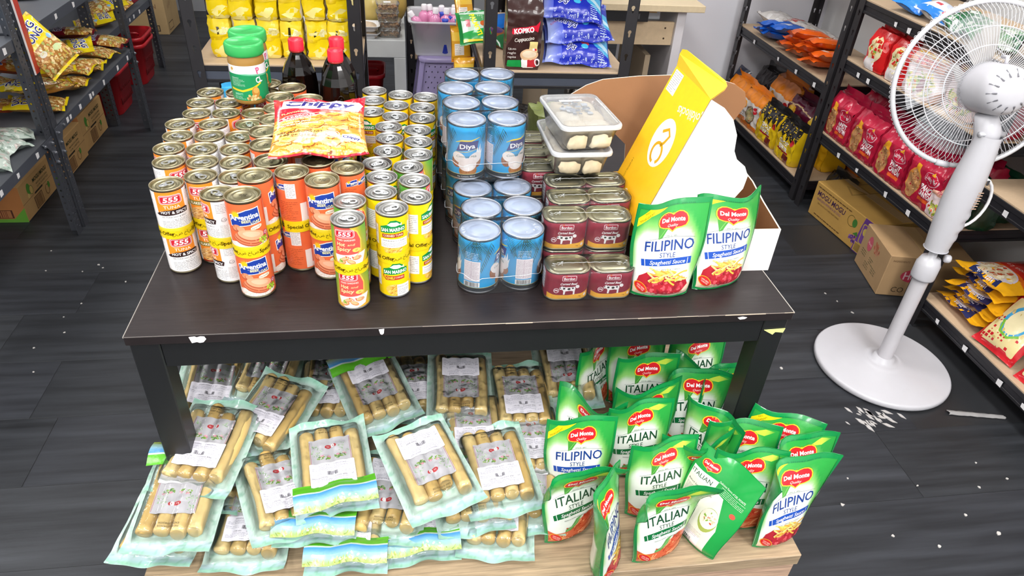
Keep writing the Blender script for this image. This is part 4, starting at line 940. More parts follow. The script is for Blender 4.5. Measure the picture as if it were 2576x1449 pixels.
SAUS = [(0.024, 0.255, 0.345, -0.03, 0.18, 0.25, 0, 'sausage pack at the far left, half under the table apron'),
    (0.144, 0.288, 0.36, -0.16, 0.12, 0.1, 1, 'sausage pack with white sticker beside the far left pack under the apron'),
    (0.279, 0.287, 0.345, -0.05, 0.1, 0, 5, 'sausage pack under the apron left of the folded-cornered pack'),
    (0.168, 0.13, 0.375, -0.42, 0.12, 0.05, 0, 'large slanted sausage pack at upper left, tilted to the right'),
    (0.266, 0.24, 0.335, -0.1, 0.08, 0, 4, 'sausage pack mostly covered by the slanted pack, sticker peeking out at right'),
    (0.375, 0.192, 0.372, 0.35, 0.12, -0.1, 3, 'sausage pack with a green folded corner in the back middle'),
    (0.46, 0.235, 0.335, 0.03, 0.08, 0, 0, 'sausage pack in shade between two back middle packs'),
    (0.559, 0.193, 0.365, -0.06, 0.1, 0.02, 1, 'upright lying sausage pack with top sticker, back middle under the apron'),
    (0.689, 0.163, 0.35, -0.01, 0.08, 0.02, 0, 'sausage pack right of the back middle pack, sticker low down'),
    (0.807, 0.24, 0.352, -0.05, 0.12, -0.06, 1, 'sausage pack at the back right beside the green pouches'),
    (0.07, 0.04, 0.392, -0.21, 0.12, 0.04, 4, 'sausage pack at mid left, half under a blue-striped seal'),
    (0.037, -0.053, 0.362, -0.06, 0.1, 0.03, 3, 'sausage pack at front left with green seal flap folded across its top'),
    (0.153, 0.042, 0.318, -0.12, 0.06, 0, 0, 'sausage pack lying between the front left flap pack and long slanted one'),
    (0.206, -0.043, 0.35, 0.34, 0.06, 0.12, 4, 'sausage pack with one long sausage slanting left of the centre flap pack'),
    (0.3, -0.016, 0.378, 0.16, 0.1, 0, 2, 'sausage pack in the centre with bright green flap folded over its lower end'),
    (0.479, -0.043, 0.39, 0.35, 0.1, -0.04, 1, 'topmost sausage pack in the centre, rotated, big white sticker'),
    (0.578, 0.088, 0.338, -0.01, 0.06, 0, 4, 'sausage pack behind the topmost centre pack, to its right'),
    (0.613, -0.028, 0.352, 0.11, 0.06, -0.05, 0, 'sausage pack at middle right with sticker and three sausage ends'),
    (0.697, 0.056, 0.328, -0.04, 0.06, 0, 0, 'sausage pack squeezed between middle right pack and green pouches'),
    (0.557, -0.043, 0.322, 0.08, 0.04, 0.02, 3, 'sausage pack low at right of centre, below the topmost pack'),
    (0.405, -0.051, 0.325, -0.15, 0.05, 0, 5, 'sausage pack low in the centre below the topmost pack'),
    (0.281, -0.046, 0.335, -0.08, 0.05, 0, 2, 'sausage pack low left of centre with crumpled green flap'),
    (0.003, -0.039, 0.305, -0.14, 0.04, 0.02, 5, 'bottom sausage pack at the front left corner, overhanging the platform'),
    (0.151, -0.059, 0.29, -0.04, 0.02, 0, 0, 'bottom sausage pack at the front, between left corner and centre'),
    (0.334, -0.087, 0.3, -0.06, 0.02, 0, 2, 'front centre sausage pack with green flap at the very front'),
    (0.611, -0.08, 0.29, -0.16, 0.02, 0, 4, 'bottom sausage pack at the front right with wide mint seal'),
    (0.675, -0.04, 0.304, -0.15, 0.03, 0, 5, 'low sausage pack next to the green pouches with green corner'),
    (0.457, -0.071, 0.286, 0.04, 0.0, 0, 2, 'bottom sausage pack at the front between centre and right')]
sausages()
# ------------------------------------------------------------------ bags and bricks of film, used all over the shop
def pillow_map(w, h, t, seed=0, pinch=.07, crk=1.):
    def f(x, y, side, l=0):
        a = min(1, abs(2*x/w)); b = min(1, abs(2*y/h)); bb = min(1, b/.9)
        env = (max(0, 1-a**2.6))**.55*(max(0, 1-bb**3))**.6
        z = side*(t/2*env+.0004+l*.00011)
        cr = crk*(nz(x*38, y*38, seed)*.0030*(.35+b*b)*(.4+env)+nz(x*90, y*30, seed+9)*.0022*b*b)
        return (x*(1-pinch*(1-b**2)), y*(1-.03*(1-a*a)), z+cr+(.004*sin(x*60+seed)*(b > .9)*crk))
    return f
def pillow(name, label, cat, w, h, t, art, col, loc, rot, seed=0, group=None, mat='bag', seal=None, nu=16, nv=20, crk=1., cut=7.):
    """sealed film bag lying on its back (normal +z); art in mm centred on the front"""
    r = thing(name, label, cat, loc, (0, 0, 0), group); r.rotation_euler = rot
    f = pillow_map(w, h, t, seed, crk=crk); col = H(col); sc = H(seal or col)
    b = MB(); b.grid(lambda i, j: f((.5-i)*w, (j-.5)*h, -1), nu, nv, lambda i, j: sc if j < .06 or j > .94 else col); ob('back_panel', b.m('back_panel', mat), r)
    if art is None:
        b = MB(); b.grid(lambda i, j: f((i-.5)*w, (j-.5)*h, 1), nu, nv, lambda i, j: sc if j < .06 or j > .94 else col); ob('front_panel', b.m('front_panel', mat), r)
    else:
        bk = art if isinstance(art, tuple) else art.bake(-w*500, w*500, -h*500, h*500, cut, cut)
        ob('front_panel', amesh('front_panel', bk, lambda x, y, l: f(x, y, 1, l), mat), r)
    return r
def brick_def(w, d, h, seed, pinch, rnd, crk):
    def f(x, y, z):
        t = z/h; k = 1-pinch*sm(.72, 1., t)
        rx = 1-rnd*(abs(2*y/d)**4)*.5; ry = 1-rnd*(abs(2*x/w)**4)*.5; rb = 1-rnd*.6*(1-sm(0, .08, t))
        n1, n2, n3 = nz(x*50, y*50+seed, z*50), nz(z*60, x*60, y*60+seed), nz(y*55+seed, z*55, x*55)
        return (x*rx*rb+n1*.004*crk, y*ry*k*rb+n2*.004*crk, max(.0003, z+n3*.004*crk*t))
    return f
def brick(name, label, cat, w, d, h, art, col, loc, rot, seed=0, pinch=.0, rnd=.18, crk=1., group=None, mat='pack', cut=6., side=None, top=None, fin=0.):
    """upright filled pack, base at z=0, printed front towards -y; pinch closes the top to a crest"""
    r = thing(name, label, cat, loc, (0, 0, 0), group); r.rotation_euler = rot
    f = brick_def(w, d, h, seed, pinch, rnd, crk); b = MB(); sd = side or col; tp = top or col
    nx, nd, nh = 8, 5, 10
    b.grid(lambda i, j: f((.5-i)*w, d/2, j*h), nx, nh, col)
    b.grid(lambda i, j: f(-w/2, (.5-i)*d, j*h), nd, nh, sd); b.grid(lambda i, j: f(w/2, (i-.5)*d, j*h), nd, nh, sd)
    b.grid(lambda i, j: f((i-.5)*w, (j-.5)*d, h), nx, nd, tp); b.grid(lambda i, j: f((i-.5)*w, (.5-j)*d, 0), nx, nd, col)
    if art is None: b.grid(lambda i, j: f((i-.5)*w, -d/2, j*h), nx, nh, col)
    if fin: b.grid(lambda i, j: (lambda p: (p[0], p[1]*.2+.004*sin(i*9+seed), p[2]+j*fin))(f((i-.5)*w, 0, h)), nx, 2, tp)
    ob('wrapper', b.m('wrapper', mat), r)
    if art is not None:
        bk = art if isinstance(art, tuple) else art.bake(-w*500, w*500, 0, h*1000, cut, cut)
        ob('printed_front', amesh('printed_front', bk, lambda x, y, l: (lambda p: (p[0], p[1]-.0003-l*.00014, p[2]))(f(x, -d/2, y)), mat), r)
    return r
RX = pi/2
# ------------------------------------------------------------------ chip bag
def paint(ops, x0, y0, x1, y1, nx, ny, bg):
    """painter's raster of flat polygons: returns colours per cell, row by row"""
    C = [H(bg)]*(nx*ny); dx, dy = (x1-x0)/nx, (y1-y0)/ny
    for V, F, col, l in ops:
        for f in F:
            P = [V[i] for i in f]; xs = [p[0] for p in P]; ys = [p[1] for p in P]
            for j in range(max(0, int((min(ys)-y0)/dy)), min(ny, int((max(ys)-y0)/dy)+1)):
                y = y0+(j+.5)*dy
                for i in range(max(0, int((min(xs)-x0)/dx)), min(nx, int((max(xs)-x0)/dx)+1)):
                    x = x0+(i+.5)*dx; c = False; k = len(P)-1
                    for q in range(len(P)):
                        if (P[q][1] > y) != (P[k][1] > y) and x < (P[k][0]-P[q][0])*(y-P[q][1])/(P[k][1]-P[q][1])+P[q][0]: c = not c
                        k = q
                    if c: C[j*nx+i] = col
    return C
def chip_bag():
    w, h = 160, 262; b = Art(); R = random.Random(6); W_, H_ = .174, .196
    for i in range(150):
        x, y = R.uniform(-82, 82), R.uniform(-131, 60)
        if y > 16+x*.4+14: continue
        an = R.uniform(0, pi); p = [(x+cos(an+q)*R.uniform(12, 19), y+sin(an+q)*R.uniform(8, 14)) for q in (0, .9, 1.9, 3.1, 4.1, 5.2)]
        b.poly([(u+1.6, v-2.6) for u, v in p], R.choice(('8a4c1a', 'a05f22'))); b.poly(p, R.choice(('e9ac44', 'e39c34', 'efbc60', 'd98c2c', 'f2c878')))
        b.poly([(x+(u-x)*.55-1, y+(v-y)*.5+2) for u, v in p], R.choice(('f3c76c', 'f6d588', 'e9aa40')))
        b.scatter(x, y, 9, 6, 5, ['c87a2a', 'fbe0a0', 'b86a24'], 1, .7, 2, i)
    b.poly([(-80, 22), (-30, 18), (10, 34), (80, 58), (80, 131), (-80, 131)], 'd41c32').poly([(-80, 30), (-30, 30), (6, 44), (80, 66), (80, 52), (20, 34), (-20, 16), (-80, 12)], 'df4426')
    b.rect(-80, -131, 80, -123, 'd2213a').rect(-80, 125, 80, 131, 'c01a2c')
    nx, ny = 120, 150; C = paint(b.ops, -80, -131, 80, 131, nx, ny, 'd08c34')
    t = thing('chip_bag', 'red and yellow bag of corn chips lying on the orange tins', 'snack bag', (.298, .336, TZ+.216), (.17, .02, .06))
    f = pillow_map(W_, H_, .030, 3)
    m = MB(); m.grid(lambda i, j: f((i-.5)*W_, (j-.5)*H_, 1), nx, ny); m.c = C; m.o('front_panel', 'bag', t)
    m = MB(); m.grid(lambda i, j: f((.5-i)*W_, (j-.5)*H_, -1), 20, 24, 'b82232'); m.o('back_panel', 'bag', t)
    a = Art(); L = 2
    a.poly([(-72, 62), (-66, 74), (-62, 116), (70, 106), (78, 92), (70, 52), (58, 46)], 'f4f4f8', L)
    a.text('Chippy', 2, 84, 30, '2f2a7e', L+2, 124, -.1, sh=.12, b=.035); a.ell(-56, 91, 6, 4, 'f4f4f8', L+4)
    a.text('FLAVORED', -44, 38, 7, 'fbe9a0', L+2, 46, .18, b=.02)
    a.poly([(-74, 8), (-60, 22), (-20, 34), (2, 36), (4, 26), (-18, 16), (-58, 4), (-72, 0)], 'f4ece8', L); a.poly([(-72, 8), (-59, 20), (-20, 32), (0, 33.5), (1, 27), (-19, 18), (-58, 6), (-70, 3)], 'b51f2c', L+2)
    a.text('BARBECUE', -36, 18.5, 8, 'fdf0e4', L+4, 60, .3, b=.025); a.text('CORN CHIPS', -36, 5, 6, 'f6e6d8', L+2, 46, .28, b=.015)
    a.text('CHIPS DE MAIS', -40, -8, 5, 'fff8ee', L+2, 50, .2, b=.015); a.text('SAVEURS DE BARBECUE', -34, -17, 5, 'fff8ee', L+2, 66, .18, b=.015)
    a.text('NET WT./POIDS NET', -32, -52, 6.4, '4a3320', L+2, 78, -.04, b=.01); a.text('3.88 oz (110 g)', -36, -62, 6.4, '4a3320', L+2, 62, -.04, b=.01)
    a.ring(22, -62, 14, 13, 1.6, 'd8d4d0', L).ell(22, -62, 9.4, 8.8, 'e8dfd4', L).text('EXPORT', 22, -62, 4.6, '8a8480', L+2, 20)
    a.poly([(38, -78), (40, -60), (56, -56), (70, -62), (73, -82), (56, -88)], 'f6f6fa', L).text('Chippy', 55.5, -71, 10, '2f2a7e', L+2, 30, -.1, sh=.12, b=.03)
    a.text("JACK 'N JILL", -4, 121, 5, 'f6d8d8', L+2, 50)
    ob('printed_lettering', amesh('printed_lettering', a.bake(-80, 80, -131, 131, 5, 5), lambda x, y, l: f(x*W_/.16, y*H_/.262, 1, l), 'bag'), t)
chip_bag()
# ------------------------------------------------------------------ dark soy bottles with red caps
def bottles():
    def prof(): return [(.030, 0), (.0385, .003), (.041, .01), (.041, .03), (.0395, .04), (.0395, .05), (.041, .056), (.041, .13), (.0405, .16), (.0375, .186), (.031, .203), (.0215, .219), (.0165, .227), (.0145, .231), (.0145, .238)]
    g = MB().lathe(prof(), 12, '0d0706', smooth=False); body = g.m('bottle', 'liquid')
    nk = MB().lathe([(.0148, .232), (.0168, .2335), (.0168, .2355), (.0148, .237)], 20, 'b0302c').m('neck_ring', 'gloss')
    c = MB(); n = 48
    pr = [(.0172, .2365), (.0172, .242), (.0168, .2425), (.0168, .258), (.0155, .2605), (.0001, .2605)]
    for j in range(len(pr)-1): pass
    def cp(u, v):
        j = int(round(v*(len(pr)-1))); r, z = pr[j]; i = int(round(u*n)) % n
        rr = r+(.0004*(i % 2) if j in (2, 3) else 0); a = 2*pi*i/n; return (rr*cos(a), rr*sin(a), z)
    c.grid(cp, n, len(pr)-1, 'e8233c', True, True); cap = c.m('cap', 'plastic')
    e = MB()   # raised glass emblem on the shoulder panel
    e.tube([(.009*cos(t*2*pi/20), -.0412-.0004*cos(t), .145+.024*sin(t*2*pi/20)) for t in range(20)], .0011, 5, '120a09', True)
    e.tube([(.004*cos(t*2*pi/14), -.0414, .149+.012*sin(t*2*pi/14)) for t in range(11)], .0011, 5, '120a09'); emb = e.m('embossed_emblem', 'liquid')
    ri = MB()
    for k in range(12):
        a = 2*pi*k/12+pi/12*0; ri.tube([(.0407*cos(a), .0407*sin(a), .06), (.0403*cos(a), .0403*sin(a), .16), (.0373*cos(a), .0373*sin(a), .186)], .0011, 4, '0d0706')
    rib = ri.m('facet_rib', 'liquid')
    for x, y, lb, rz in ((.308, .664, 'front dark soy sauce bottle with red cap, behind the chip bag', .2), (.305, .752, 'rear dark soy sauce bottle with red cap, hidden behind the front one', 0), (.216, .738, 'left dark soy sauce bottle with red cap, beside the peanut butter jars', -.1)):
        t = thing('soy_sauce_bottle', lb, 'bottle', (x, y, TZ), rz, 'dark bottles with red caps')
        b = ob('bottle', body, t); ob('embossed_emblem', emb, b); ob('facet_rib', rib, b); ob('neck_ring', nk, t); ob('cap', cap, t)
bottles()
# ------------------------------------------------------------------ peanut butter jars
def jars():
    r, h = .0365, .098
    b = MB().lathe([(.02, .002), (.033, 0), (.036, .004), (r, .009), (r, .082), (.0355, .088), (.0345, .092), (.0345, h)], 40, 'a9803f').m('jar', 'gloss')
    n = 60; pr = [(.0368, .094), (.0385, .096), (.0388, .099), (.0388, .113), (.037, .1165), (.033, .117), (.0315, .1155), (.0001, .1155)]
    def cp(u, v):
        j = int(round(v*(len(pr)-1))); R_, z = pr[j]; i = int(round(u*n)) % n; q = R_+(.0006*(i % 2) if j in (2, 3) else 0); a = 2*pi*i/n
        return (q*cos(a), q*sin(a), z)
    c = MB(); c.grid(cp, n, len(pr)-1, '35ad58', True, True); lid = c.m('lid', 'plastic')
    a = Art(); W = 62; a.rect(-W, 10, W, 78, 'f1eef2', 0); g = '17935a'
    a.poly([(-W, 10), (W, 10), (W, 58), (10, 60), (-20, 62), (-W, 62)], g, 1); a.poly([(-20, 62), (W, 54), (W, 57), (0, 63)], '6fc39a', 2)
    a.poly([(-38, 30), (-10, 27), (14, 33), (30, 42), (30, 45), (12, 37), (-10, 31), (-38, 34)], 'f4d02c', 2)
    a.rrect(-34, 66, -24, 77, 2, 'f4efdc', 2).ell(-29, 71.5, 3, 3, 'd9a34a', 3); a.lines(-22, 66, 6, 77, 6, 'c0b8c6', 2, .35, 3)
    a.text('CREAMY', -24, 54, 2.4, 'e4f4ea', 3, 18); a.lines(-33, 38, -4, 52, 6, 'cfe9d9', 3, .4, 5); a.rect(-30, 20, -10, 25, '3aa874', 2).lines(-29, 20.5, -11, 24.5, 2, 'd8efe0', 3); a.lines(-31, 12, -5, 19, 3, 'd8efe0', 3, .4, 9)
    a.text('CL', 26, 50, 11, 'ffffff', 4, 14, .2, b=.03); a.text('P', 26, 68, 12, 'e2618c', 4, 8, .2, b=.03)
    a.ell(16, 26, 8, 11, 'c98a3a', 3).ell(17, 30, 6, 6, 'e0ae5a', 4); a.scatter(12, 15, 14, 5, 16, ['e3bd7a', 'c8944a', 'f0d49a', '9c6a2c'], 3.4, 2.2, 5, 3)
    a.rect(-60, 30, -46, 72, 'f4f2f4', 3).lines(-59, 32, -47, 70, 12, 'b8b0b8', 4, .35, 2)
    lb = amesh('label', a.bake(-W, W, 10, 78, 6, 80), cyl(r))
    pr2 = Art().text('08 OCT 2024', 0, 0, 3.4, '2c7a40', 0, 28, .4).bake(-20, 20, -12, 12, 40, 40)
    st = amesh('lid_stamp', pr2, lambda x, y, l: (x, y, .1158), 'plastic')
    for x, y, rz, lb_ in ((.124, .6, .05, 'front peanut butter jar with green lid standing on the tuna tins'), (.118, .682, .5, 'rear peanut butter jar with green lid, behind the front jar')):
        t = thing('peanut_butter_jar', lb_, 'jar', (x+.006, y, TZ+.1685), rz, 'peanut butter jars'); t.scale = (1, 1, 1.07); b_ = ob('jar', b, t); ob('label', lb, b_); l_ = ob('lid', lid, t); ob('lid_stamp', st, l_)
jars()
# blue packet behind the tins
def blue_packet():
    a = Art().rect(-45, 0, 45, 150, '3fb0e6', 0).ell(20, 128, 12, 12, 'f4f4f6', 1).ell(20, 128, 10, 10, 'c8303c', 2).poly([(12, 128), (20, 134), (28, 128), (20, 124)], 'f4f4f6', 3)
    brick('blue_packet', 'light blue packet with red round emblem standing behind the tuna tins', 'packet', .09, .035, .15, a, '48b4e8', (.085, .735, TZ), (0, 0, .1), 4, .5, fin=.01)
blue_packet()
# ------------------------------------------------------------------ clear tubs of pale chunks on the corned beef tins
def tubs():
    W0, D0, Hh = .118, .168, .052
    def loop(k, z): return [(x, y, z) for x, y in rr_loop(W0*k, D0*k-(1-k)*.02, .016*k, 4)]
    n = len(loop(1, 0)); lv = [(.80, .0006), (.83, .003), (.97, Hh-.007), (1.02, Hh-.006), (1.03, Hh)]
    b = MB(); b.grid(lambda u, v: loop(*lv[int(round(v*4))])[int(round(u*n)) % n], n, 4, (.88, .9, .93, .12), True, True); p = loop(.8, .0006); b.add(p, [tuple(range(n))[::-1]], (.88, .9, .93, .12)); tub = b.m('tub', 'tub')
    l = MB(); ll = [(1.05, Hh-.004), (1.055, Hh+.001), (1.04, Hh+.004), (.97, Hh+.004), (.94, Hh+.0015), (.9, Hh+.0015)]
    l.grid(lambda u, v: loop(*ll[int(round(v*5))])[int(round(u*n)) % n], n, 5, lambda u, v: (.9, .92, .96,   .55 if v < .6 else .22), True, True); p = loop(.9, Hh+.0015); l.add(p, [tuple(range(n))], (.9, .92, .96, .22)); lid = l.m('lid', 'tub')
    R = random.Random(5)
    def chunk(s):
        c = MB(); rr = random.Random(s); dx, dy, dz = rr.uniform(.023, .027), rr.uniform(.024, .029), rr.uniform(.021, .0235)
        def f(u, v):
            a, p = 2*pi*u, pi*(v-.5); x, y, z = cos(p)*cos(a), cos(p)*sin(a), sin(p)
            m = max(abs(x), abs(y), abs(z))**.75; k = 1+.14*nz(x*3+s, y*3, z*3)
            return (x/m*dx*k, y/m*dy*k, z/m*dz*k)
        c.grid(f, 14, 10, rr.choice(('e9dcc0', 'e4d3b2', 'ede3cc')), True, True); return c.m('tofu_chunk', 'crumb')
    ch = [chunk(i) for i in range(4)]
    ic = MB(); 
    for i in range(40):
        x, y = R.uniform(-.035, .02), R.uniform(-.01, .06); w = R.uniform(.004, .014); ic.box(x, y, Hh-.004+R.uniform(0, .002), x+w, y+w*.7, Hh-.001, R.choice(('9aa6b8', 'c6d0dc', '6a7686')), .001)
    ice = ic.m('frost', 'crumb')
    for k, (x, y, z, rz, lb) in enumerate(((.795, .378, TZ+.1265, .03, 'lower clear tub of pale tofu chunks, resting on the corned beef tins'), (.800, .372, TZ+.1265+Hh+.0045, .1, 'upper clear tub of pale tofu chunks with white sticker on its lid'))):
        t = thing('clear_tub', lb, 'food tub', (x, y, z), rz, 'clear tubs with lids'); ob('tub', tub, t); ld = ob('lid', lid, t)
        if k: MB().box(-.026, .052, Hh+.0016, .022, .059, Hh+.0022, 'f4f4f6').o('sticker', 'paper', ld)
        for i, (cx, cy) in enumerate([(-.023, -.05), (.024, -.05), (-.022, 0), (.024, .002), (-.02, .05), (.024, .05)]):
            ob('tofu_chunk', ch[(i+k) % 4], t, (cx, cy, .0255), (0, 0, R.uniform(-.15, .15)))
        ob('frost', ice, t)['kind'] = 'stuff'
tubs()
# ------------------------------------------------------------------ white display carton with yellow turned-over box
def carton():
    t = thing('display_carton', 'white open display carton with brown inside and tall wavy back, right rear of table', 'carton', (0, 0, 0))
    br, wh = '8a5f3c', 'e6e0de'
    x0, x1, y0, y1 = .925, 1.161, .138, .375; th = .003; z0 = TZ+.0005
    def panel(name, poly, fa, fb, c_in, c_out):
        b = MB(); n = len(poly); va = [fa(*p) for p in poly]; vb = [fb(*p) for p in poly]
        b.add(va, [tuple(range(n))], c_in); b.add(vb, [tuple(range(n))[::-1]], c_out)
        b.add(va+vb, [(i, i+n, (i+1) % n+n, (i+1) % n) for i in range(n)], 'e8d8c4'); b.o(name, 'card', t)
    fr = [(x0, 0), (x1, 0), (x1, .094), (x0, .094)]
    panel('front_wall', fr, lambda u, v: (u, y0+th, z0+v), lambda u, v: (u, y0, z0+v), br, wh)
    sd = [(y0+th, 0), (y1, 0), (y1, .115), (y1-.03, .125), (y1-.09, .122), (y1-.15, .108), (y0+th, .094)]
    panel('side_wall', sd, lambda u, v: (x1-th, u, z0+v), lambda u, v: (x1, u, z0+v), br, wh)
    panel('side_wall', sd, lambda u, v: (x0+th, u, z0+v), lambda u, v: (x0, u, z0+v), br, wh)
    MB().box(x0+th, y0+th, z0, x1-th, y1, z0+.003, br).o('bottom', 'card', t)
    bp = [(x0, 0), (x1, 0), (x1, .12), (1.168, .2), (1.195, .235), (1.19, .262), (1.165, .278), (1.14, .285), (1.11, .293), (1.05, .296), (.95, .292), (.87, .284), (.835, .272), (.80, .252), (.795, .23), (.87, .2), (x0, .15)]
    ln = lambda v: y1+v*.36
    panel('back_wall', bp, lambda u, v: (u, ln(v), z0+v*.93), lambda u, v: (u, ln(v)+th, z0+v*.93), br, wh)
    # yellow box turned on its side
    g = thing('yellow_display_box', 'bright yellow and white display box turned on its side, leaning in the carton', 'box', (0, 0, 0))
    A, B = (.893, .812), (.999, 1.018); C = [(1.026, 1.004), (1.045, .985), (1.056, .958), (1.055, .93), (1.062, .915), (1.08, .902), (1.088, .885), (1.082, .862), (1.065, .842), (1.045, .818), (1.03, .80), (1.0, .79)]; Dn = (.925, .79)
    YF = lambda v: .160+(v-.80)*.27; DY = .187
    w = MB(); P = [A, B]+C+[Dn]
    w.prism(P, lambda u, v: (u, YF(v), v), lambda u, v: (u, YF(v)+.003, v), 'ece8e6'); w.o('front_panel', 'card', g)
    w = MB(); w.prism(P, lambda u, v: (u, YF(v)+DY-.003, v), lambda u, v: (u, YF(v)+DY, v), 'c9a27c', 'e8d8c4'); w.o('rear_panel', 'card', g)
    # yellow face with print: coordinates along the face (s up, q across towards camera)
    ex = Vector((B[0]-A[0], 0, B[1]-A[1])); Ls = ex.length; ex.normalize(); nn = Vector((-ex.z, 0, ex.x))
    def yfc(x, y, l):   # x across (0 back .. .15 front), y up the face
        s = y; yc = YF(A[1]+ex.z*y)+DY*(1-x/.15)
        p = Vector((A[0], yc, A[1]))+ex*s+nn*(.0022+l*.0001); return tuple(p)
    a = Art(); Lm = Ls*1000; a.rect(0, -28, 150, Lm, lambda x, y: mixc(H('f6b91e'), H('fbd022'), sm(20, 220, y)), 0)
    a.ell(84, 112, 36, 46, 'f6f2ea', 1, 32)
    sp = [(84+18*cos(q)*(1-.03*q), 92+18*sin(q)) for q in [x*.3 for x in range(-3, 17)]]
    a.line(sp, 6, 'dba41c', 2); a.line([(70, 128), (86, 140), (98, 132), (92, 116), (84, 106)], 6, 'dba41c', 2)
    a.text('goldilocks', 118, 186, 17, 'f6f0dc', 2, 84, pi+.25, b=.01)
    a.ell(60, -12, 10, 12, 'f2e4b8', 1); a.text('LOT 021624 28 2', 26, 28, 4, '6a4a10', 2, 40, pi/2)
    a.rect(6, Lm-46, 40, Lm-4, 'f6f2ee', 1).lines(8, Lm-44, 38, Lm-6, 10, '8a8480', 2, .35, 3)
    ob('yellow_panel', amesh('yellow_panel', a.bake(0, 150, -28, Lm, 12, 12), yfc, 'print'), g)
    # end flap standing up
    f = MB(); fa = [yfc(.0, Ls, 0), yfc(.15, Ls, 0)]; 
    P1, P2 = Vector((1.0, .408, 1.058)), Vector((1.037, .236, 1.040)); ed = P2-P1
    dn0, dn1 = Vector(fa[0])-P1, Vector(fa[1])-P2
    F = [Vector(fa[0]), Vector(fa[1]), P2+dn1*.35, P2-ed*.03+dn1*.12, P2-ed*.1, P1+ed*.12, P1+ed*.03+dn0*.12, P1+dn0*.4]
    f.add(F, [tuple(range(8))], 'f9cf2e'); f.add([v+Vector((.0015, 0, -.0015)) for v in F], [tuple(range(8))[::-1]], 'e0b85a'); f.o('end_flap', 'print', g)
    # sachets inside the carton
    a = Art().rect(-40, -60, 40, 60, 'e0962a', 0).poly([(-40, -10), (40, 10), (40, -30), (-40, -50)], 'f4b53a', 1).ell(4, 20, 24, 16, 'a85a20', 2).rect(-38, -58, 38, -50, 'c8c4c0', 2).text('POLVORON', 0, -20, 9, 'fbeed0', 3, 60).bake(-40, 40, -60, 60, 10, 10)
    for i in range(5):
        pillow('snack_sachet', 'golden brown snack sachet lying in the display carton, ' + ['bottom of the pile', 'second from bottom', 'middle of the pile', 'second from top', 'top of the pile'][i], 'sachet', .08, .12, .014, a, 'd98a2a', (.975+.004*(i % 2), .325, z0+.012+i*.0135), (.0, .05, 1.45+.12*(i % 3)), 30+i, 'snack sachets in the carton', seal='c0b4a0', nu=8, nv=10, crk=.5)
carton()
def yellow_tray():
    a = Art().rect(-26, 0, 26, 80, 'f2b422', 0).text('I LO', 8, 58, 9, 'fbe9b0', 1, 26)
    brick('yellow_carton', 'small golden yellow carton between the tubs and the leaning yellow box', 'carton', .052, .10, .10, a, 'eeb024', (.899, .33, TZ), (0, 0, .05), 2, crk=0, rnd=0, mat='print')
yellow_tray()
def green_box():
    b = brick('olive_packet', 'olive green shiny packet behind the corned beef tins', 'packet', .06, .10, .135, None, '6a743c', (.785, .64, TZ), (0, 0, .1), 5, .1)
green_box()
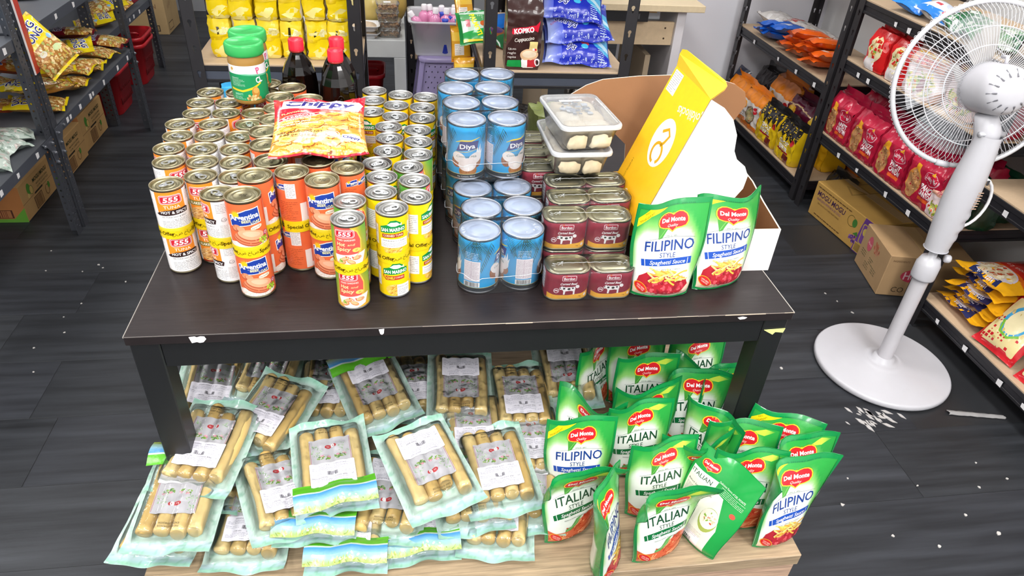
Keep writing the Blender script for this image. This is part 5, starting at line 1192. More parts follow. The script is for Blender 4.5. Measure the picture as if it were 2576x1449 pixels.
# ------------------------------------------------------------------ pedestal fan
def fan():
    X, Y = 1.952, .585
    t = thing('pedestal_fan', 'white pedestal fan standing on the dark floor, seen from behind', 'fan', (X, Y, 0))
    wh = 'c9c8ce'
    MB().lathe([(.19, 0), (.203, .003), (.206, .008), (.206, .018), (.203, .022), (.199, .0235), (.07, .029), (.062, .034), (.05, .036), (.034, .037), (.03, .05), (.0001, .05)], 72, wh).o('base', 'plastic', t)
    MB().lathe([(.0225, .045), (.0225, .36)], 24, 'cbc8cd').o('pole', 'plastic', t)
    MB().lathe([(.0225, .352), (.032, .352), (.0335, .358), (.0335, .40), (.031, .405), (.026, .42), (.012, .424), (.012, .452), (.0001, .452)], 28, wh).o('height_collar', 'plastic', t)
    k = MB().lathe([(.0001, 0), (.010, .001), (.012, .005), (.012, .014), (.009, .018), (.0001, .018)], 16, wh); o = k.o('clamp_knob', 'plastic', t, (.03, -.012, .425), (0, pi/2, -.4))
    # swelling handle column
    c = MB()
    def col(u, v):
        z = .452+.345*v; a = 2*pi*u; w = .032+.012*sin(pi*min(1, v*1.05)); d = .030+.010*sin(pi*v)
        rib = .0022*sin(v*60) if (.12 < v < .42 and cos(a) > .2) else 0
        return ((w+rib)*cos(a), (d+rib)*sin(a), z)
    c.grid(col, 28, 40, wh, True, True); c.lathe([(.0001, .4515), (.034, .4525)], 28, wh); c.o('handle_column', 'plastic', t)
    s = MB(); 
    for i in range(7): s.box(.012, -.0405, .6+i*.008, .026, -.0385, .602+i*.008, 'c8a890')
    s.o('rating_label', 'paper', t); MB().box(.028, -.0335, .667, .036, -.030, .682, '3a3a40', .002).o('switch', 'plastic', t)
    # fan head frame, axis n points away from the camera
    yaw, pit = rad(15), rad(-14)
    n = Vector((sin(yaw)*cos(pit), cos(yaw)*cos(pit), sin(pit))); ux = n.cross(Vector((0, 0, 1))).normalized(); uz = ux.cross(n)
    C = Vector((1.956, .698, .886))-Vector((X, Y, 0))
    def W(a, b, c_): return tuple(C+ux*a+uz*b+n*c_)
    # tilt joint
    j = MB(); j.tube([(0, .004, .775), (.0, .01, .80), W(0, -.062, -.085)], [.030, .031, .026], 14, wh); j.o('tilt_joint', 'plastic', t)
    MB().tube([(-.036, -.004, .80), (.036, -.004, .80)], .0075, 12, 'c9c9cf').o('tilt_bolt', 'steel', t)
    # motor housing
    m = MB(); pr = [(.0001, -.172), (.03, -.171), (.05, -.163), (.062, -.148), (.067, -.12), (.068, -.07), (.07, -.03), (.066, -.024), (.05, -.02), (.0001, -.02)]
    m.lathe(pr, 40, wh, fr=lambda p: W(p[0]*.92, p[1]*.92, p[2])); mo = m.o('motor_housing', 'plastic', t)
    ve = MB()
    for i in range(14):
        a = 2*pi*i/14+.2
        ve.tube([W(.036*cos(a), .036*sin(a), -.1712), W(.053*cos(a), .053*sin(a), -.1535)], .0018, 4, '77777e')
    ve.o('vent_slot', 'plastic', mo)
    g = MB(); g.tube([W(0, .062, -.10), W(0, .078, -.10), W(0, .078, -.075)], .005, 8, wh); g.o('oscillation_pin', 'plastic', t)
    # rear and front guard
    Rg = .208
    def ringpts(r, z, k=72): return [W(r*cos(2*pi*i/k), r*sin(2*pi*i/k), z) for i in range(k)]
    def guard(sg, N, name):
        d = .045
        b = MB()
        for i in range(N):
            a = 2*pi*i/N+(.02 if sg > 0 else 0); pts = []
            for q in range(9):
                u = q/8; r = .062+(Rg-.062)*u; z = sg*d*sqrt(max(0, 1-(u**3.2)))
                sw = .10*(1-u)*sg; pts.append(W(r*cos(a+sw), r*sin(a+sw), z))
            b.tube(pts, .0008, 4, 'd4d4d9', caps=False)
        b.o('guard_wires', 'plastic', t)['kind'] = 'stuff'
        for r, u in ((.105, .3), (.15, .6), (.062, 0)):
            MB().tube(ringpts(r, sg*d*sqrt(max(0, 1-(((r-.062)/(Rg-.062))**3.2)))), .0016, 5, 'd6d6da', True).o('guard_ring', 'plastic', t)
        return b
    guard(-1, 120, 'rear'); guard(1, 60, 'front')
    MB().tube(ringpts(Rg+.002, 0, 96), .0068, 8, 'd2d2d6', True).o('guard_rim', 'plastic', t)
    lp = MB(); N = 110   # little wire loops round the rim
    for i in range(N):
        a = 2*pi*i/N; lp.tube([W((Rg+.0075+.0028*sin(q*pi/4))*cos(a+.018*(q-2)/2), (Rg+.0075+.0028*sin(q*pi/4))*sin(a+.018*(q-2)/2), .004) for q in range(5)], .0007, 3, 'd2d2d6', caps=False)
    lp.o('rim_loops', 'plastic', t)['kind'] = 'stuff'
    a = -pi/2-.15; MB().tube([W((Rg+.003)*cos(a-.08), (Rg+.003)*sin(a-.08), -.006), W((Rg+.003)*cos(a+.08), (Rg+.003)*sin(a+.08), -.006)], .009, 8, wh).o('rim_clip', 'plastic', t)
    for i in range(5):
        b = MB(); a0 = 2*pi*i/5+.3
        def bl(u, v):
            r = .03+.15*v; a = a0+(u-.5)*(1.0-.15*v)+.35*v; return W(r*cos(a), r*sin(a), .008-.022*(u-.5)*1.6)
        b.grid(bl, 8, 8, 'd4dae430'); ob('blade', b.m('blade', 'tub'), t)
    MB().lathe([(.0001, .03), (.03, .028), (.038, .018), (.038, -.018), (.0001, -.02)], 24, 'e6e8ec', fr=lambda p: W(p[0], p[1], p[2])).o('blade_hub', 'plastic', t)
    # cable loop
    pts = [(.036, -.006, .675)]+[(.036+.055*sin(q*pi/12), -.004, .60+.075*cos(q*pi/12)) for q in range(1, 12)]+[(.036, -.004, .525)]
    MB().tube(pts, .0042, 8, 'eeeef0').o('cable_loop', 'plastic', t)
fan()
# ------------------------------------------------------------------ shelving
def keyhole(cx, cz, r=.0062):
    p = [(cx+r*cos(a), cz+r*sin(a)) for a in [rad(-55)+rad(290)*i/9 for i in range(10)]]
    return p+[(cx-r*.5, cz-r*2.3), (cx, cz-r*2.8), (cx+r*.5, cz-r*2.3)]
def circ(cx, cz, r, n=8): return [(cx+r*cos(2*pi*i/n), cz+r*sin(2*pi*i/n)) for i in range(n)]
def post_mesh(h, fl, col, kind, mat, z_vis=1.15):
    """L-shaped upright, corner at origin, flanges along +x and +y; real holes up to z_vis"""
    th = .0018; holes = []
    if kind == 'key':
        z = .09
        while z < z_vis: holes.append(keyhole(fl*.52, z)); z += .075
    else:
        z = .03
        while z < z_vis: holes += [circ(fl*.3, z, .0042, 6), circ(fl*.72, z+.012, .0042, 6)]; z += .025
    out = [(0, 0), (fl, 0), (fl, h), (0, h)]
    a = plate(out, holes, lambda u, v: (u, 0, v), lambda u, v: (u, th, v), col)
    b = plate(out, holes, lambda u, v: (0, u, v), lambda u, v: (th, u, v), col)
    a.v += b.v; k = len(a.v)-len(b.v); a.f += [[i+k for i in f] for f in b.f]; a.c += b.c; a.s += b.s
    return a.m('post', mat)
POST = {'key': post_mesh(1.9, .038, '29272a', 'key', 'paint'), 'slot': post_mesh(1.9, .040, '4f5158', 'slot', 'steel')}
def rack(name, label, x0, x1, y0, y1, shelves, kind='key', fh=.052, strip='4a4f5c'):  # default strip paints the bluish reflection on the beam's lip into its colour
    t = thing(name, label, 'shelf rack', (0, 0, 0))
    for sx, x in ((1, x0), (-1, x1)):
        for sy, y in ((1, y0), (-1, y1)):
            ob('post', POST[kind], t, (x, y, 0), None, (sx, sy, 1))
    g = .003
    for z in shelves:
        if kind == 'key':
            for nm, q in (('beam', (x0+g, y0+g, x1-g, y0+g+.012)), ('beam', (x0+g, y1-g-.012, x1-g, y1-g)), ('beam', (x0+g, y0+g+.0125, x0+g+.012, y1-g-.0125)), ('beam', (x1-g-.012, y0+g+.0125, x1-g, y1-g-.0125))):
                e = .004; zt, zb_ = z-.006, z-fh-.006; lx = (q[2]-q[0]) > (q[3]-q[1])
                bm_ = MB().box(q[0], q[1], zt-.016, q[2], q[3], zt, '232226', .001).box(q[0], q[1], zb_, q[2], q[3], zb_+.010, '1f1e22', .001)
                bm_.box(q[0]+(0 if lx else e), q[1]+(e if lx else 0), zb_+.0101, q[2]-(0 if lx else e), q[3]-(e if lx else 0), zt-.0161, strip); bm_.o('beam', 'paint', t)
            MB().box(x0+g+.001, y0+g+.001, z-.0058, x1-g-.001, y1-g-.001, z, 'c2a98c', .0006).o('shelf_board', 'mdf', t)
        else:
            b = MB().box(x0+g, y0+g, z-.002, x1-g, y1-g, z, '6a6d74'); b.box(x1-g-.002, y0+g, z-.035, x1-g, y1-g, z-.002, '565a64').box(x0+g, y0+g, z-.035, x0+g+.002, y1-g, z-.002, '565a64').box(x0+g, y0+g, z-.035, x1-g, y0+g+.002, z-.002, '565a64').box(x0+g, y1-g-.002, z-.035, x1-g, y1-g, z-.002, '565a64')
            b.o('shelf_tray', 'steel', t)
    return t
def price_tabs(t, spots, fn):
    for i, (u, v) in enumerate(spots):
        R = random.Random(i+17); s = R.uniform(.008, .011)
        p = [(u-s*R.uniform(.7, 1), v-s), (u+s*R.uniform(.5, 1), v-s*R.uniform(.7, 1)), (u+s, v+s*R.uniform(.6, 1)), (u-s*R.uniform(.6, 1), v+s)]
        MB().prism(p, lambda a, b: fn(a, b, 0), lambda a, b: fn(a, b, 1), 'eeecee').o('price_tab', 'paper', t)
# left grey racks
rkN = rack('steel_rack', 'grey slotted-angle steel rack nearest the camera on the left', -1.15, -.752, .62, 1.545, (.38, .716), 'slot')
rkF = rack('steel_rack', 'grey slotted-angle steel rack on the left holding the yellow nut bags', -1.15, -.752, 1.57, 2.52, (.392, .716), 'slot')
rkG = rack('steel_rack', 'grey slotted-angle steel rack at the far left above the red baskets', -1.32, -.92, 2.545, 3.45, (.385, .70), 'slot')
f1 = lambda a, b, k: (-.7545+.0002+k*.0008, a, b)
price_tabs(rkN, [(1.15, .362), (1.27, .362), (1.42, .362), (1.44, .70)], f1)
price_tabs(rkF, [(1.70, .374), (1.73, .374), (1.83, .374), (1.94, .374), (1.97, .374), (2.10, .374), (2.28, .374), (2.42, .374), (1.85, .698), (2.02, .698)], f1)
price_tabs(rkG, [(2.98, .368), (3.05, .368), (3.12, .368), (3.22, .368)], lambda a, b, k: (-.9225+.0002+k*.0008, a, b))
def gussets():
    b = MB().prism([(1.575, .39), (1.665, .39), (1.63, .365), (1.61, .34), (1.605, .30), (1.575, .285)], lambda u, v: (-.7505, u, v), lambda u, v: (-.7485, u, v), '5a5d66'); b.o('gusset_plate', 'steel', rkF)
    MB().prism([(1.54, .38), (1.455, .38), (1.49, .355), (1.51, .33), (1.515, .29), (1.54, .275)], lambda u, v: (-.7505, u, v), lambda u, v: (-.7485, u, v), '5a5d66').o('gusset_plate', 'steel', rkN)
    for r, spots in ((rkF, [(1.59, .37), (1.59, .335), (1.59, .30), (1.645, .378), (2.50, .37), (2.50, .33)]), (rkN, [(1.525, .36), (1.525, .325), (1.525, .29), (1.47, .37)])):
        for y, z in spots: MB().lathe([(.0065, 0), (.0065, .004), (.0035, .0042), (.0035, .008), (.0001, .008)], 6, 'c4c6cc', smooth=False).o('bolt', 'tin', r, (-.748, y, z), (0, pi/2, 0))
gussets()
MB().box(-.7475, 1.565, .585, -.7455, 1.60, 1.02, 'c8402f').box(-.7475, 1.560, .585, -.7435, 1.565, 1.02, 'f0e6e6').o('hang_strip', 'plastic', rkF)
# black racks behind the table
rkL = rack('boltless_rack', 'black boltless rack behind the tuna tins, full of yellow packets', -.178, .335, 1.3, 1.63, (.30, .716, 1.12))
rkR = rack('boltless_rack', 'black boltless rack behind the coconut milk, with coffee pack and blue bags', .713, 1.20, 1.3, 2.04, (.30, .708, 1.14))
rkB = rack('boltless_rack', 'black rack in the dark behind the lilac stool and white side table', .487, 1.02, 2.72, 3.05, (.30, .70, 1.10))
# right black racks
rk1 = rack('boltless_rack', 'black boltless rack at the far right corner with orange noodle packs', 2.2, 2.62, 1.71, 2.65, (.10, .535, 1.05), 'key', .044, '26252a')
rk2 = rack('boltless_rack', 'black boltless rack right of centre with the row of red noodle packs', 2.2, 2.62, .84, 1.69, (.355, .665, .888), 'key', .044, '26252a')
rk3 = rack('boltless_rack', 'black boltless rack at the near right with bags of rice at the bottom', 2.2, 2.62, -.12, .82, (.12, .553, .95), 'key', .044, '26252a')
f2 = lambda a, b, k: (2.2025-.0002-k*.0009, a, b)
price_tabs(rk1, [(2.44, .50), (2.17, .50), (1.99, .50), (1.82, .50)], f2)
price_tabs(rk2, [(1.48, .632), (1.44, .852), (1.36, .852), (1.28, .852), (1.36, .32), (1.16, .32), (1.02, .32), (1.5, .32), (1.55, .632)], f2)
price_tabs(rk3, [(.66, .518), (.7, .085), (.56, .085), (.40, .085), (.3, .085)], f2)
# ------------------------------------------------------------------ cardboard boxes
def box(name, label, w, d, h, loc, rz, col, front=None, left=None, right=None, top=None, group=None):
    """closed carton, base corner at front-left; prints are Art in mm from the lower-left of the face"""
    t = thing(name, label, 'cardboard box', loc, rz, group)
    MB().box(0, 0, .0004, w, d, h, col, .003).o('carton', 'card', t)
    def pr(a, W_, H_, fn): ob('print', amesh('print', a.bake(0, W_*1000, 0, H_*1000, 900, 900), fn, 'card', False), t)
    if front: pr(front, w, h, lambda x, y, l: (x, -.0004-l*.0002, y))
    if left: pr(left, d, h, lambda x, y, l: (-.0004-l*.0002, d-x, y))
    if right: pr(right, d, h, lambda x, y, l: (w+.0004+l*.0002, x, y))
    if top: pr(top, w, d, lambda x, y, l: (x, y, h+.0004+l*.0002))
    MB().box(w*.5-.024, .004, h+.0001, w*.5+.024, d-.004, h+.0004, 'c9a878').o('tape', 'print', t)
    return t
def mogu(k, W_, H_):
    a = Art(); w, h = W_*1000, H_*1000
    a.text('MOGU MOGU', w*.62, h*.80, 15, '2f3a1c', 2, w*.45, 0, sh=.1, b=.02); a.text('NATA DE COCO DRINK', w*.64, h*.66, 7, '3c4426', 2, w*.36); a.text('320 ML. X 24 BOTTLES', w*.64, h*.57, 7, '3c4426', 2, w*.36)
    a.rect(0, h*.47, w, h*.485, '8a6a40', 1).rect(w*.36, h*.45, w*.60, h*.50, '2e2416', 2)
    a.ell(w*.24, h*.72, 15, 22, '4f8a2e', 2).ell(w*.30, h*.64, 14, 18, 'cfae62', 3).ring(w*.30, h*.64, 14, 18, 2, '4a6a2a', 4); a.ell(w*.2, h*.56, 9, 9, 'd6b872', 3)
    a.ring(w*.70, h*.26, 17, 20, 2.4, '6a4a26', 2).ell(w*.76, h*.34, 9, 13, '4f8a2e', 3)
    a.rect(w*.30, h*.06, w*.54, h*.40, '5a3a20', 2).rect(w*.315, h*.08, w*.525, h*.38, 'b78d58', 3).bars(w*.325, h*.09, w*.515, h*.37, '6a4526', 4, 22)
    return a
def mogu_end(W_, H_):
    a = Art(); w, h = W_*1000, H_*1000; a.rect(0, 0, w, h, 'bf7d45', 0); a.rect(0, 0, w, h*.1, '6fb03a', 1).poly([(w*.8, 0), (w, 0), (w, h*.42)], '6fb03a', 2); a.rect(w*.2, h*.12, w*.85, h*.36, '5a2f20', 2).rect(w*.22, h*.135, w*.83, h*.345, 'b97a4a', 3).bars(w*.24, h*.14, w*.81, h*.34, '7a3f26', 4, 30)
    a.ell(w*.3, h*.68, 22, 16, '5a8f36', 1).text('MOGU', w*.3, h*.78, 12, '6a3a20', 2, 60); return a
for i, (y, h, lb, x) in enumerate(((1.612, .145, 'drink carton under the left rack nearest the camera', -.962), (1.922, .158, 'drink carton under the left rack, behind the post', -.945), (2.235, .165, 'drink carton under the left rack, farthest, next to the red baskets', -.958))):
    w, d = (.145 if i == 2 else .30), .29
    box('drink_carton', 'brown ' + lb, w, d, h, (x-w, y, 0), 0, 'c39a62', mogu_end(w, h), None, mogu(i, d, h), None, 'brown drink cartons')
    if i == 2: box('drink_carton', 'brown drink carton stacked on the farthest left carton', w, d, .10, (x-w-.02, y+.005, h+.001), 0, 'b98f5a', None, None, None, None, 'brown drink cartons')
def right_boxes():
    w, h = .40, .155
    a = Art(); W_, Hh = 400, 155
    a.text('MOGU MOGU', 120, 112, 22, '4a2a4a', 2, 190, 0, sh=.1, b=.02); a.text('GRAPE JUICE WITH NATA DE COCO', 112, 88, 10, '6a3a7a', 2, 165); a.text('25% GRAPE FLAVORED FRUIT DRINK', 118, 70, 7, '7a5a30', 2, 150); a.lines(20, 132, 250, 142, 1, '6a4a20', 2, .8); a.lines(40, 14, 220, 24, 1, '6a4a20', 2, .8)
    a.ring(262, 104, 24, 24, 2.4, '6a5a20', 2).ell(284, 104, 14, 18, '3f7a2e', 3)
    a.poly([(310, 0), (400, 0), (400, 155), (330, 155), (322, 110)], '6a3a8a', 1).rrect(330, 44, 372, 132, 10, 'c9b04a', 2).rrect(334, 48, 368, 128, 8, '7a4a9a', 3).ell(351, 100, 12, 16, 'd9c060', 4); a.scatter(300, 40, 22, 18, 26, ['7a4a9a', '9a70b4', '5a2a7a'], 5, 5, 3, 3); a.poly([(290, 62), (312, 80), (322, 62)], '3f7a2e', 5)
    a.rect(318, 4, 392, 44, 'caa850', 4).rect(322, 8, 388, 40, '9a7a3a', 5)
    box('grape_drink_carton', 'golden brown grape drink carton with purple print, under the right rack',   .30, .39, h, (2.262, 1.212, 0), .105, 'c2984e', None, a, None, Art().poly([(60, 240), (100, 330), (140, 240)], 'a07c3c', 1).poly([(72, 248), (100, 310), (128, 248)], 'c2984e', 2).rect(150, 240, 230, 330, 'a07c3c', 1).rect(158, 248, 222, 322, 'c2984e', 2))
    b = Art().ell(70, 120, 20, 30, 'c85a6a', 1).text('Ho-mi', 70, 120, 12, 'f0d8d0', 2, 30, -.1).scatter(130, 130, 24, 20, 20, ['b86a4a', 'c8886a'], 8, 5, 1, 3); 
    for x, y in ((46, 70), (120, 70), (160, 50), (96, 40)): b.lines(x-20, y-14, x+20, y+14, 3, '7a6a48', 1, .7, int(x))
    c = Art().text('INGREDIENTS', 44, 150, 7, '5a3a20', 1, 60).ell(110, 92, 50, 28, 'd0405a', 1).text('Hello', 112, 92, 30, 'f0c8cc', 2, 80, b=.02).text('CO', 70, 30, 22, '4a3a28', 1)
    box('snack_carton', 'plain brown snack carton with pink oval logo, in front of the grape drink carton', .30, .235, .172, (2.172, .974, 0), -.2, 'b5936a', c, b)
right_boxes()
def soy_boxes():
    def art():
        return Art().text('SILVER SWAN', 210, 178, 26, '8a6a4a', 1, 280, b=.02).text('SOY SAUCE', 210, 138, 20, '9a7a58', 1, 160).rect(290, 20, 350, 60, '3a2a1c', 1).rect(296, 26, 344, 54, 'b89a6c', 2).bars(300, 28, 340, 52, '3a2a1c', 3)
    s = Art().line([(120, 250), (150, 300), (165, 240), (185, 300)], 9, 'a8402c', 1).text('SILVER SWAN', 140, 180, 24, '9a7a58', 1, 160, .3).rect(30, 20, 130, 70, '6a5238', 1).rect(36, 26, 124, 64, 'b89a6c', 2)
    box('soy_sauce_carton', 'tall brown soy sauce carton standing on the floor at the far left', .40, .29, .34, (-1.45, 4.08, 0), 0, 'b3976b', art(), None, s)
soy_boxes()
# ------------------------------------------------------------------ red shopping baskets
def baskets():
    def loop(w, d, z, r): return [(x, y, z) for x, y in rr_loop(w, d, r, 4)]
    lv = [(.27, .19, .0, .03), (.28, .20, .01, .035), (.325, .235, .20, .04), (.34, .25, .202, .045), (.342, .252, .222, .045), (.328, .238, .222, .04), (.322, .232, .2, .04), (.276, .196, .012, .033)]
    n = len(loop(1, 1, 0, .1)); b = MB()
    b.grid(lambda u, v: loop(*[lv[int(round(v*7))][k] for k in (0, 1, 2, 3)])[int(round(u*n)) % n], n, 7, 'c2202a', True, True); p = loop(.27, .19, .006, .03); b.add(p, [tuple(range(n))], 'a81c26'); body = b.m('basket', 'plastic')
    s = MB()
    for row in range(2):
        z = .05+row*.07
        for i in range(12):
            y = -.08+i*.0145; xo = .5*(.28+.045*(z/.2))+.0006; s.box(xo-.001, y, z, xo+.0012, y+.007, z+.035, '6a1016')
        for i in range(16):
            x = -.11+i*.0142; yo = .5*(.20+.035*(z/.2))+.0006
            s.box(x, -yo-.0012, z, x+.007, -yo+.001, z+.035, '6a1016')
    sl = s.m('slots', 'plastic')
    h = MB().tube([(-.13, -.02, .215), (-.125, -.03, .225), (0, -.035, .229), (.125, -.03, .225), (.13, -.02, .215)], .006, 8, 'b01c26').m('handle', 'plastic')
    for x, y, z, rz, lb in ((-1.075, 2.775, 0, 0, 'red plastic shopping basket under the far left rack, front one'), (-1.08, 3.22, 0, .02, 'red plastic shopping basket on the floor at the back, lower of two nested'), (-1.08, 3.22, .036, .02, 'red plastic shopping basket at the back, upper of two nested'), (.20, 2.80, 0, 0, 'red plastic basket on the floor under the small white table')):
        t = thing('shopping_basket', lb, 'basket', (x, y, z), rz, 'red plastic baskets'); ob('basket', body, t); ob('slots', sl, t)['kind'] = 'stuff'; ob('handle', h, t)
baskets()
# ------------------------------------------------------------------ white side table, purple stool, bin, desk
def back_furniture():
    t = thing('side_table', 'small white square side table between the two black racks', 'table', (0, 0, 0)); x0, x1, y0, y1, zt = -.06, .476, 2.42, 2.96, .475
    MB().box(x0, y0, zt-.08, x1, y1, zt, 'd6d8d8', .002).o('top', 'paint', t)
    for x in (x0, x1-.055):
        for y in (y0, y1-.055): MB().box(x, y, 0, x+.055, y+.055, zt-.0805, 'd0d2d2', .002).o('leg', 'paint', t)
    # stool
    s = thing('plastic_stool', 'lilac plastic stool with diamond-shaped holes, under the translucent bin', 'stool', (.66, 2.44, 0)); col = 'a297c4'; hs = .43
    def wd(z): return .175-.055*sm(0, 1, z/hs)**.8
    holes = []
    for r in range(13):
        for c in range(-4, 5):
            u = c*.028+(.014 if r % 2 else 0); z = .10+r*.024
            if abs(u) < .105 and not (z < .24 and abs(u) < .075*(1-(z/.24)**2)**.5+.01): holes.append([(u-.0032, z), (u, z-.005), (u+.0032, z), (u, z+.005)])
    out = [(-.13, 0), (-.075, 0)]+[(.075*-cos(pi*i/10), .24*sin(pi*i/10)*.95) for i in range(1, 10)]+[(.075, 0), (.13, 0), (.13, hs-.02), (-.13, hs-.02)]
    for k in range(4):
        q = k*pi/2; cq, sq = cos(q), sin(q)
        def fm(u, v, off):
            w = wd(v); x = u/.13*w; y = -w-off+.018*(abs(u)/.13)**4; return (x*cq-y*sq, x*sq+y*cq, v)
        ob('side', plate(out, holes, lambda u, v: fm(u, v, 0), lambda u, v: fm(u, v, -.003), col).m('side', 'plastic'), s)
    lp = [(.252, .252, hs-.022, .04), (.256, .256, hs-.006, .04), (.24, .24, hs, .035), (.02, .02, hs, .004)]
    n = 20; st = MB(); st.grid(lambda u, v: (lambda a: [(x, y, a[2]) for x, y in rr_loop(a[0], a[1], a[3], 4)][int(round(u*n)) % n])(lp[int(round(v*3))]), n, 3, col, True, True); st.o('seat', 'plastic', s)
    # translucent bin
    b = thing('storage_bin', 'translucent white storage bin of pink and blue bottles on the lilac stool', 'bin', (.665, 2.46, hs+.001)); W_, D_, Hh = .335, .27, .155
    lv = [(.86, .0, .02), (.88, .006, .025), (.98, Hh-.01, .03), (1.05, Hh-.008, .03), (1.06, Hh, .03), (.97, Hh, .03), (.955, Hh-.01, .03), (.86, .008, .024)]
    n = 20; m = MB(); m.grid(lambda u, v: (lambda a: [(x, y, a[1]) for x, y in rr_loop(W_*a[0], D_*a[0], a[2], 4)][int(round(u*n)) % n])(lv[int(round(v*7))]), n, 7, (.86, .87, .92, .62), True, True)
    p = [(x, y, .004) for x, y in rr_loop(W_*.86, D_*.86, .02, 4)]; m.add(p, [tuple(range(n))], (.86, .87, .92, .5)); m.o('bin_body', 'tub', b)
    # bottles in it
    R = random.Random(9)
    pb = MB().lathe([(.02, 0), (.026, .004), (.026, .10), (.022, .115), (.012, .122), (.012, .13)], 14, 'e493bd').m('bottle', 'gloss'); pc = MB().lathe([(.0135, .128), (.0135, .15), (.011, .153), (.0001, .153)], 12, 'f3eef2').m('cap', 'plastic')
    for i in range(8):
        x, y = .565+.045*(i % 4)+R.uniform(-.004, .004), 2.41+.07*(i//4); tl = (-.55 if i == 0 else R.uniform(-.2, .1))
        t = thing('pink_bottle', ['tilted pink bottle with white cap in the bin, leftmost', 'pink bottle in the bin, front row second from left', 'pink bottle in the bin, front row third from left', 'pink bottle in the bin, front row next to the blue bottles'][i] if i < 4 else f'pink bottle with white cap in the bin, rear row, {ORD[i-3]} from left', 'bottle', (x+(.012 if i == 0 else 0), y, hs+.012+(.03 if i else .035)), (0, 0, 0), 'pink bottles in the bin'); t.rotation_euler = (R.uniform(-.1, .1), tl, 0); ob('bottle', pb, t); ob('cap', pc, t)
    bb = {c: (MB().lathe([(.02, 0), (.024, .004), (.024, .085), (.018, .105), (.0125, .118)], 14, c).m('bottle', 'gloss'), MB().lathe([(.0125, .117), (.0125, .135), (.0155, .145), (.0155, .149), (.0001, .149)], 14, d).m('cap', 'plastic')) for c, d in (('2b3fae', '3c57d2'), ('2fa8c4', '46bcd4'))}
    for i, (x, y, c, lb) in enumerate(((.655, 2.36, '2b3fae', 'blue bottle at the front of the bin, left of the cyan one'), (.648, 2.43, '2b3fae', 'tallest-looking blue bottle at the left of the blue group in the bin'), (.683, 2.415, '2b3fae', 'blue bottle in the middle of the blue group in the bin'), (.705, 2.475, '2b3fae', 'blue bottle at the rear of the blue group in the bin'), (.715, 2.37, '2fa8c4', 'cyan bottle at the front right of the bin'), (.745, 2.43, '2b3fae', 'blue bottle at the right end of the bin, half hidden'))):
        t = thing('blue_bottle', lb, 'bottle', (x, y, hs+.012+.012*(i == 1)), (0, 0, 0), 'blue bottles in the bin'); ob('bottle', bb[c][0], t); ob('cap', bb[c][1], t)
    # nut tubs, trays and yellow bags on the white table
    nt = MB(); nl = [(.09, .0), (.10, .03), (.106, .032), (.106, .036), (.09, .037)]
    n = 20; nt.grid(lambda u, v: (lambda a: [(x, y, a[1]) for x, y in rr_loop(a[0], a[0]*.8, .018, 4)][int(round(u*n)) % n])(nl[int(round(v*4))]), n, 4, (.9, .88, .84, .16), True, True); p = [(x, y, .037) for x, y in rr_loop(.09, .072, .018, 4)]; nt.add(p, [tuple(range(n))], (.9, .88, .84, .16)); ntm = nt.m('tub', 'tub')
    nu = MB()
    for i in range(46):
        c = (R.uniform(-.038, .038), R.uniform(-.029, .029), R.uniform(.006, .024)); a = R.uniform(0, pi)
        nu.lathe([(.0001, -.009), (.005, -.005), (.006, 0), (.004, .006), (.0001, .010)], 6, R.choice(('b07a45', 'c08a52', '9a6636', 'c99a62')), fr=lambda p: (c[0]+p[2]*cos(a)-p[1]*sin(a), c[1]+p[2]*sin(a)+p[1]*cos(a), c[2]+p[0]))
    num = nu.m('nuts', 'crumb')
    for i in range(4):
        t = thing('nut_tub', 'clear tub of almonds on the white side table, ' + ['bottom of the stack', 'second from the bottom', 'third from the bottom', 'topmost with white sticker'][i], 'food tub', (.405+.006*(i % 2)-.004*i, 2.49, zt+.0008+i*.0385), .03*i, 'stacked tubs of almonds'); ob('tub', ntm, t); ob('nuts', num, t)['kind'] = 'stuff'
        if i == 3: MB().box(-.018, -.016, .0372, .014, .006, .0377, 'f0f0f2').o('sticker', 'paper', t)
    for i, (z, lb) in enumerate(((zt, 'white foam tray on the side table, lower of two'), (zt+.032, 'white foam tray with wrapped food on the side table, upper of two'))):
        t = thing('foam_tray', lb, 'tray', (.285, 2.475, z+.0008), 0, 'white foam trays'); m = MB(); l2 = [(.11, .0), (.15, .026), (.155, .026), (.145, .022), (.105, .004)]
        m.grid(lambda u, v: (lambda a: [(x, y, a[1]) for x, y in rr_loop(a[0], a[0]*.75, .02, 4)][int(round(u*n)) % n])(l2[int(round(v*4))]), n, 4, 'f0f0f2', True, True); q = [(x, y, .004) for x, y in rr_loop(.105, .079, .02, 4)]; m.add(q, [tuple(range(n))], 'f0f0f2'); m.o('tray', 'plastic', t)
        f = MB().grid(lambda u, v: ((u-.5)*.125, (v-.5)*.09, .008+.024*(1-(2*u-1)**4)*(1-(2*v-1)**4)+.003*nz(u*9, v*9, i)), 12, 10, 'c9b49a'); f.o('wrapped_food', 'crumb', t)
    for i, (x, y, z, c, lb) in enumerate(((.33, 2.60, zt+.01, 'd8c070', 'pale yellow produce bag at the back of the white side table, left'), (.42, 2.68, zt+.01, 'c9a85a', 'yellow onion bag at the back of the white side table, right'), (.25, 2.62, zt+.01, 'e0cf8a', 'pale bag of chips at the back left of the white side table'))):
        m = thing('produce_bag', lb, 'produce bag', (x, y, zt), 0, 'bags on the side table'); g = MB().grid(lambda u, v: ((.07*sin(pi*v)**.6)*cos(2*pi*u), (.06*sin(pi*v)**.6)*sin(2*pi*u), .001+.2*v+.008*nz(u*8, v*8, i)), 16, 12, c, True, True); g.o('bag', 'bag', m)
        MB().tube([(0, 0, .19), (.01, 0, .21), (.02, .01, .235)], [.012, .007, .018], 8, c).o('knotted_neck', 'bag', m)
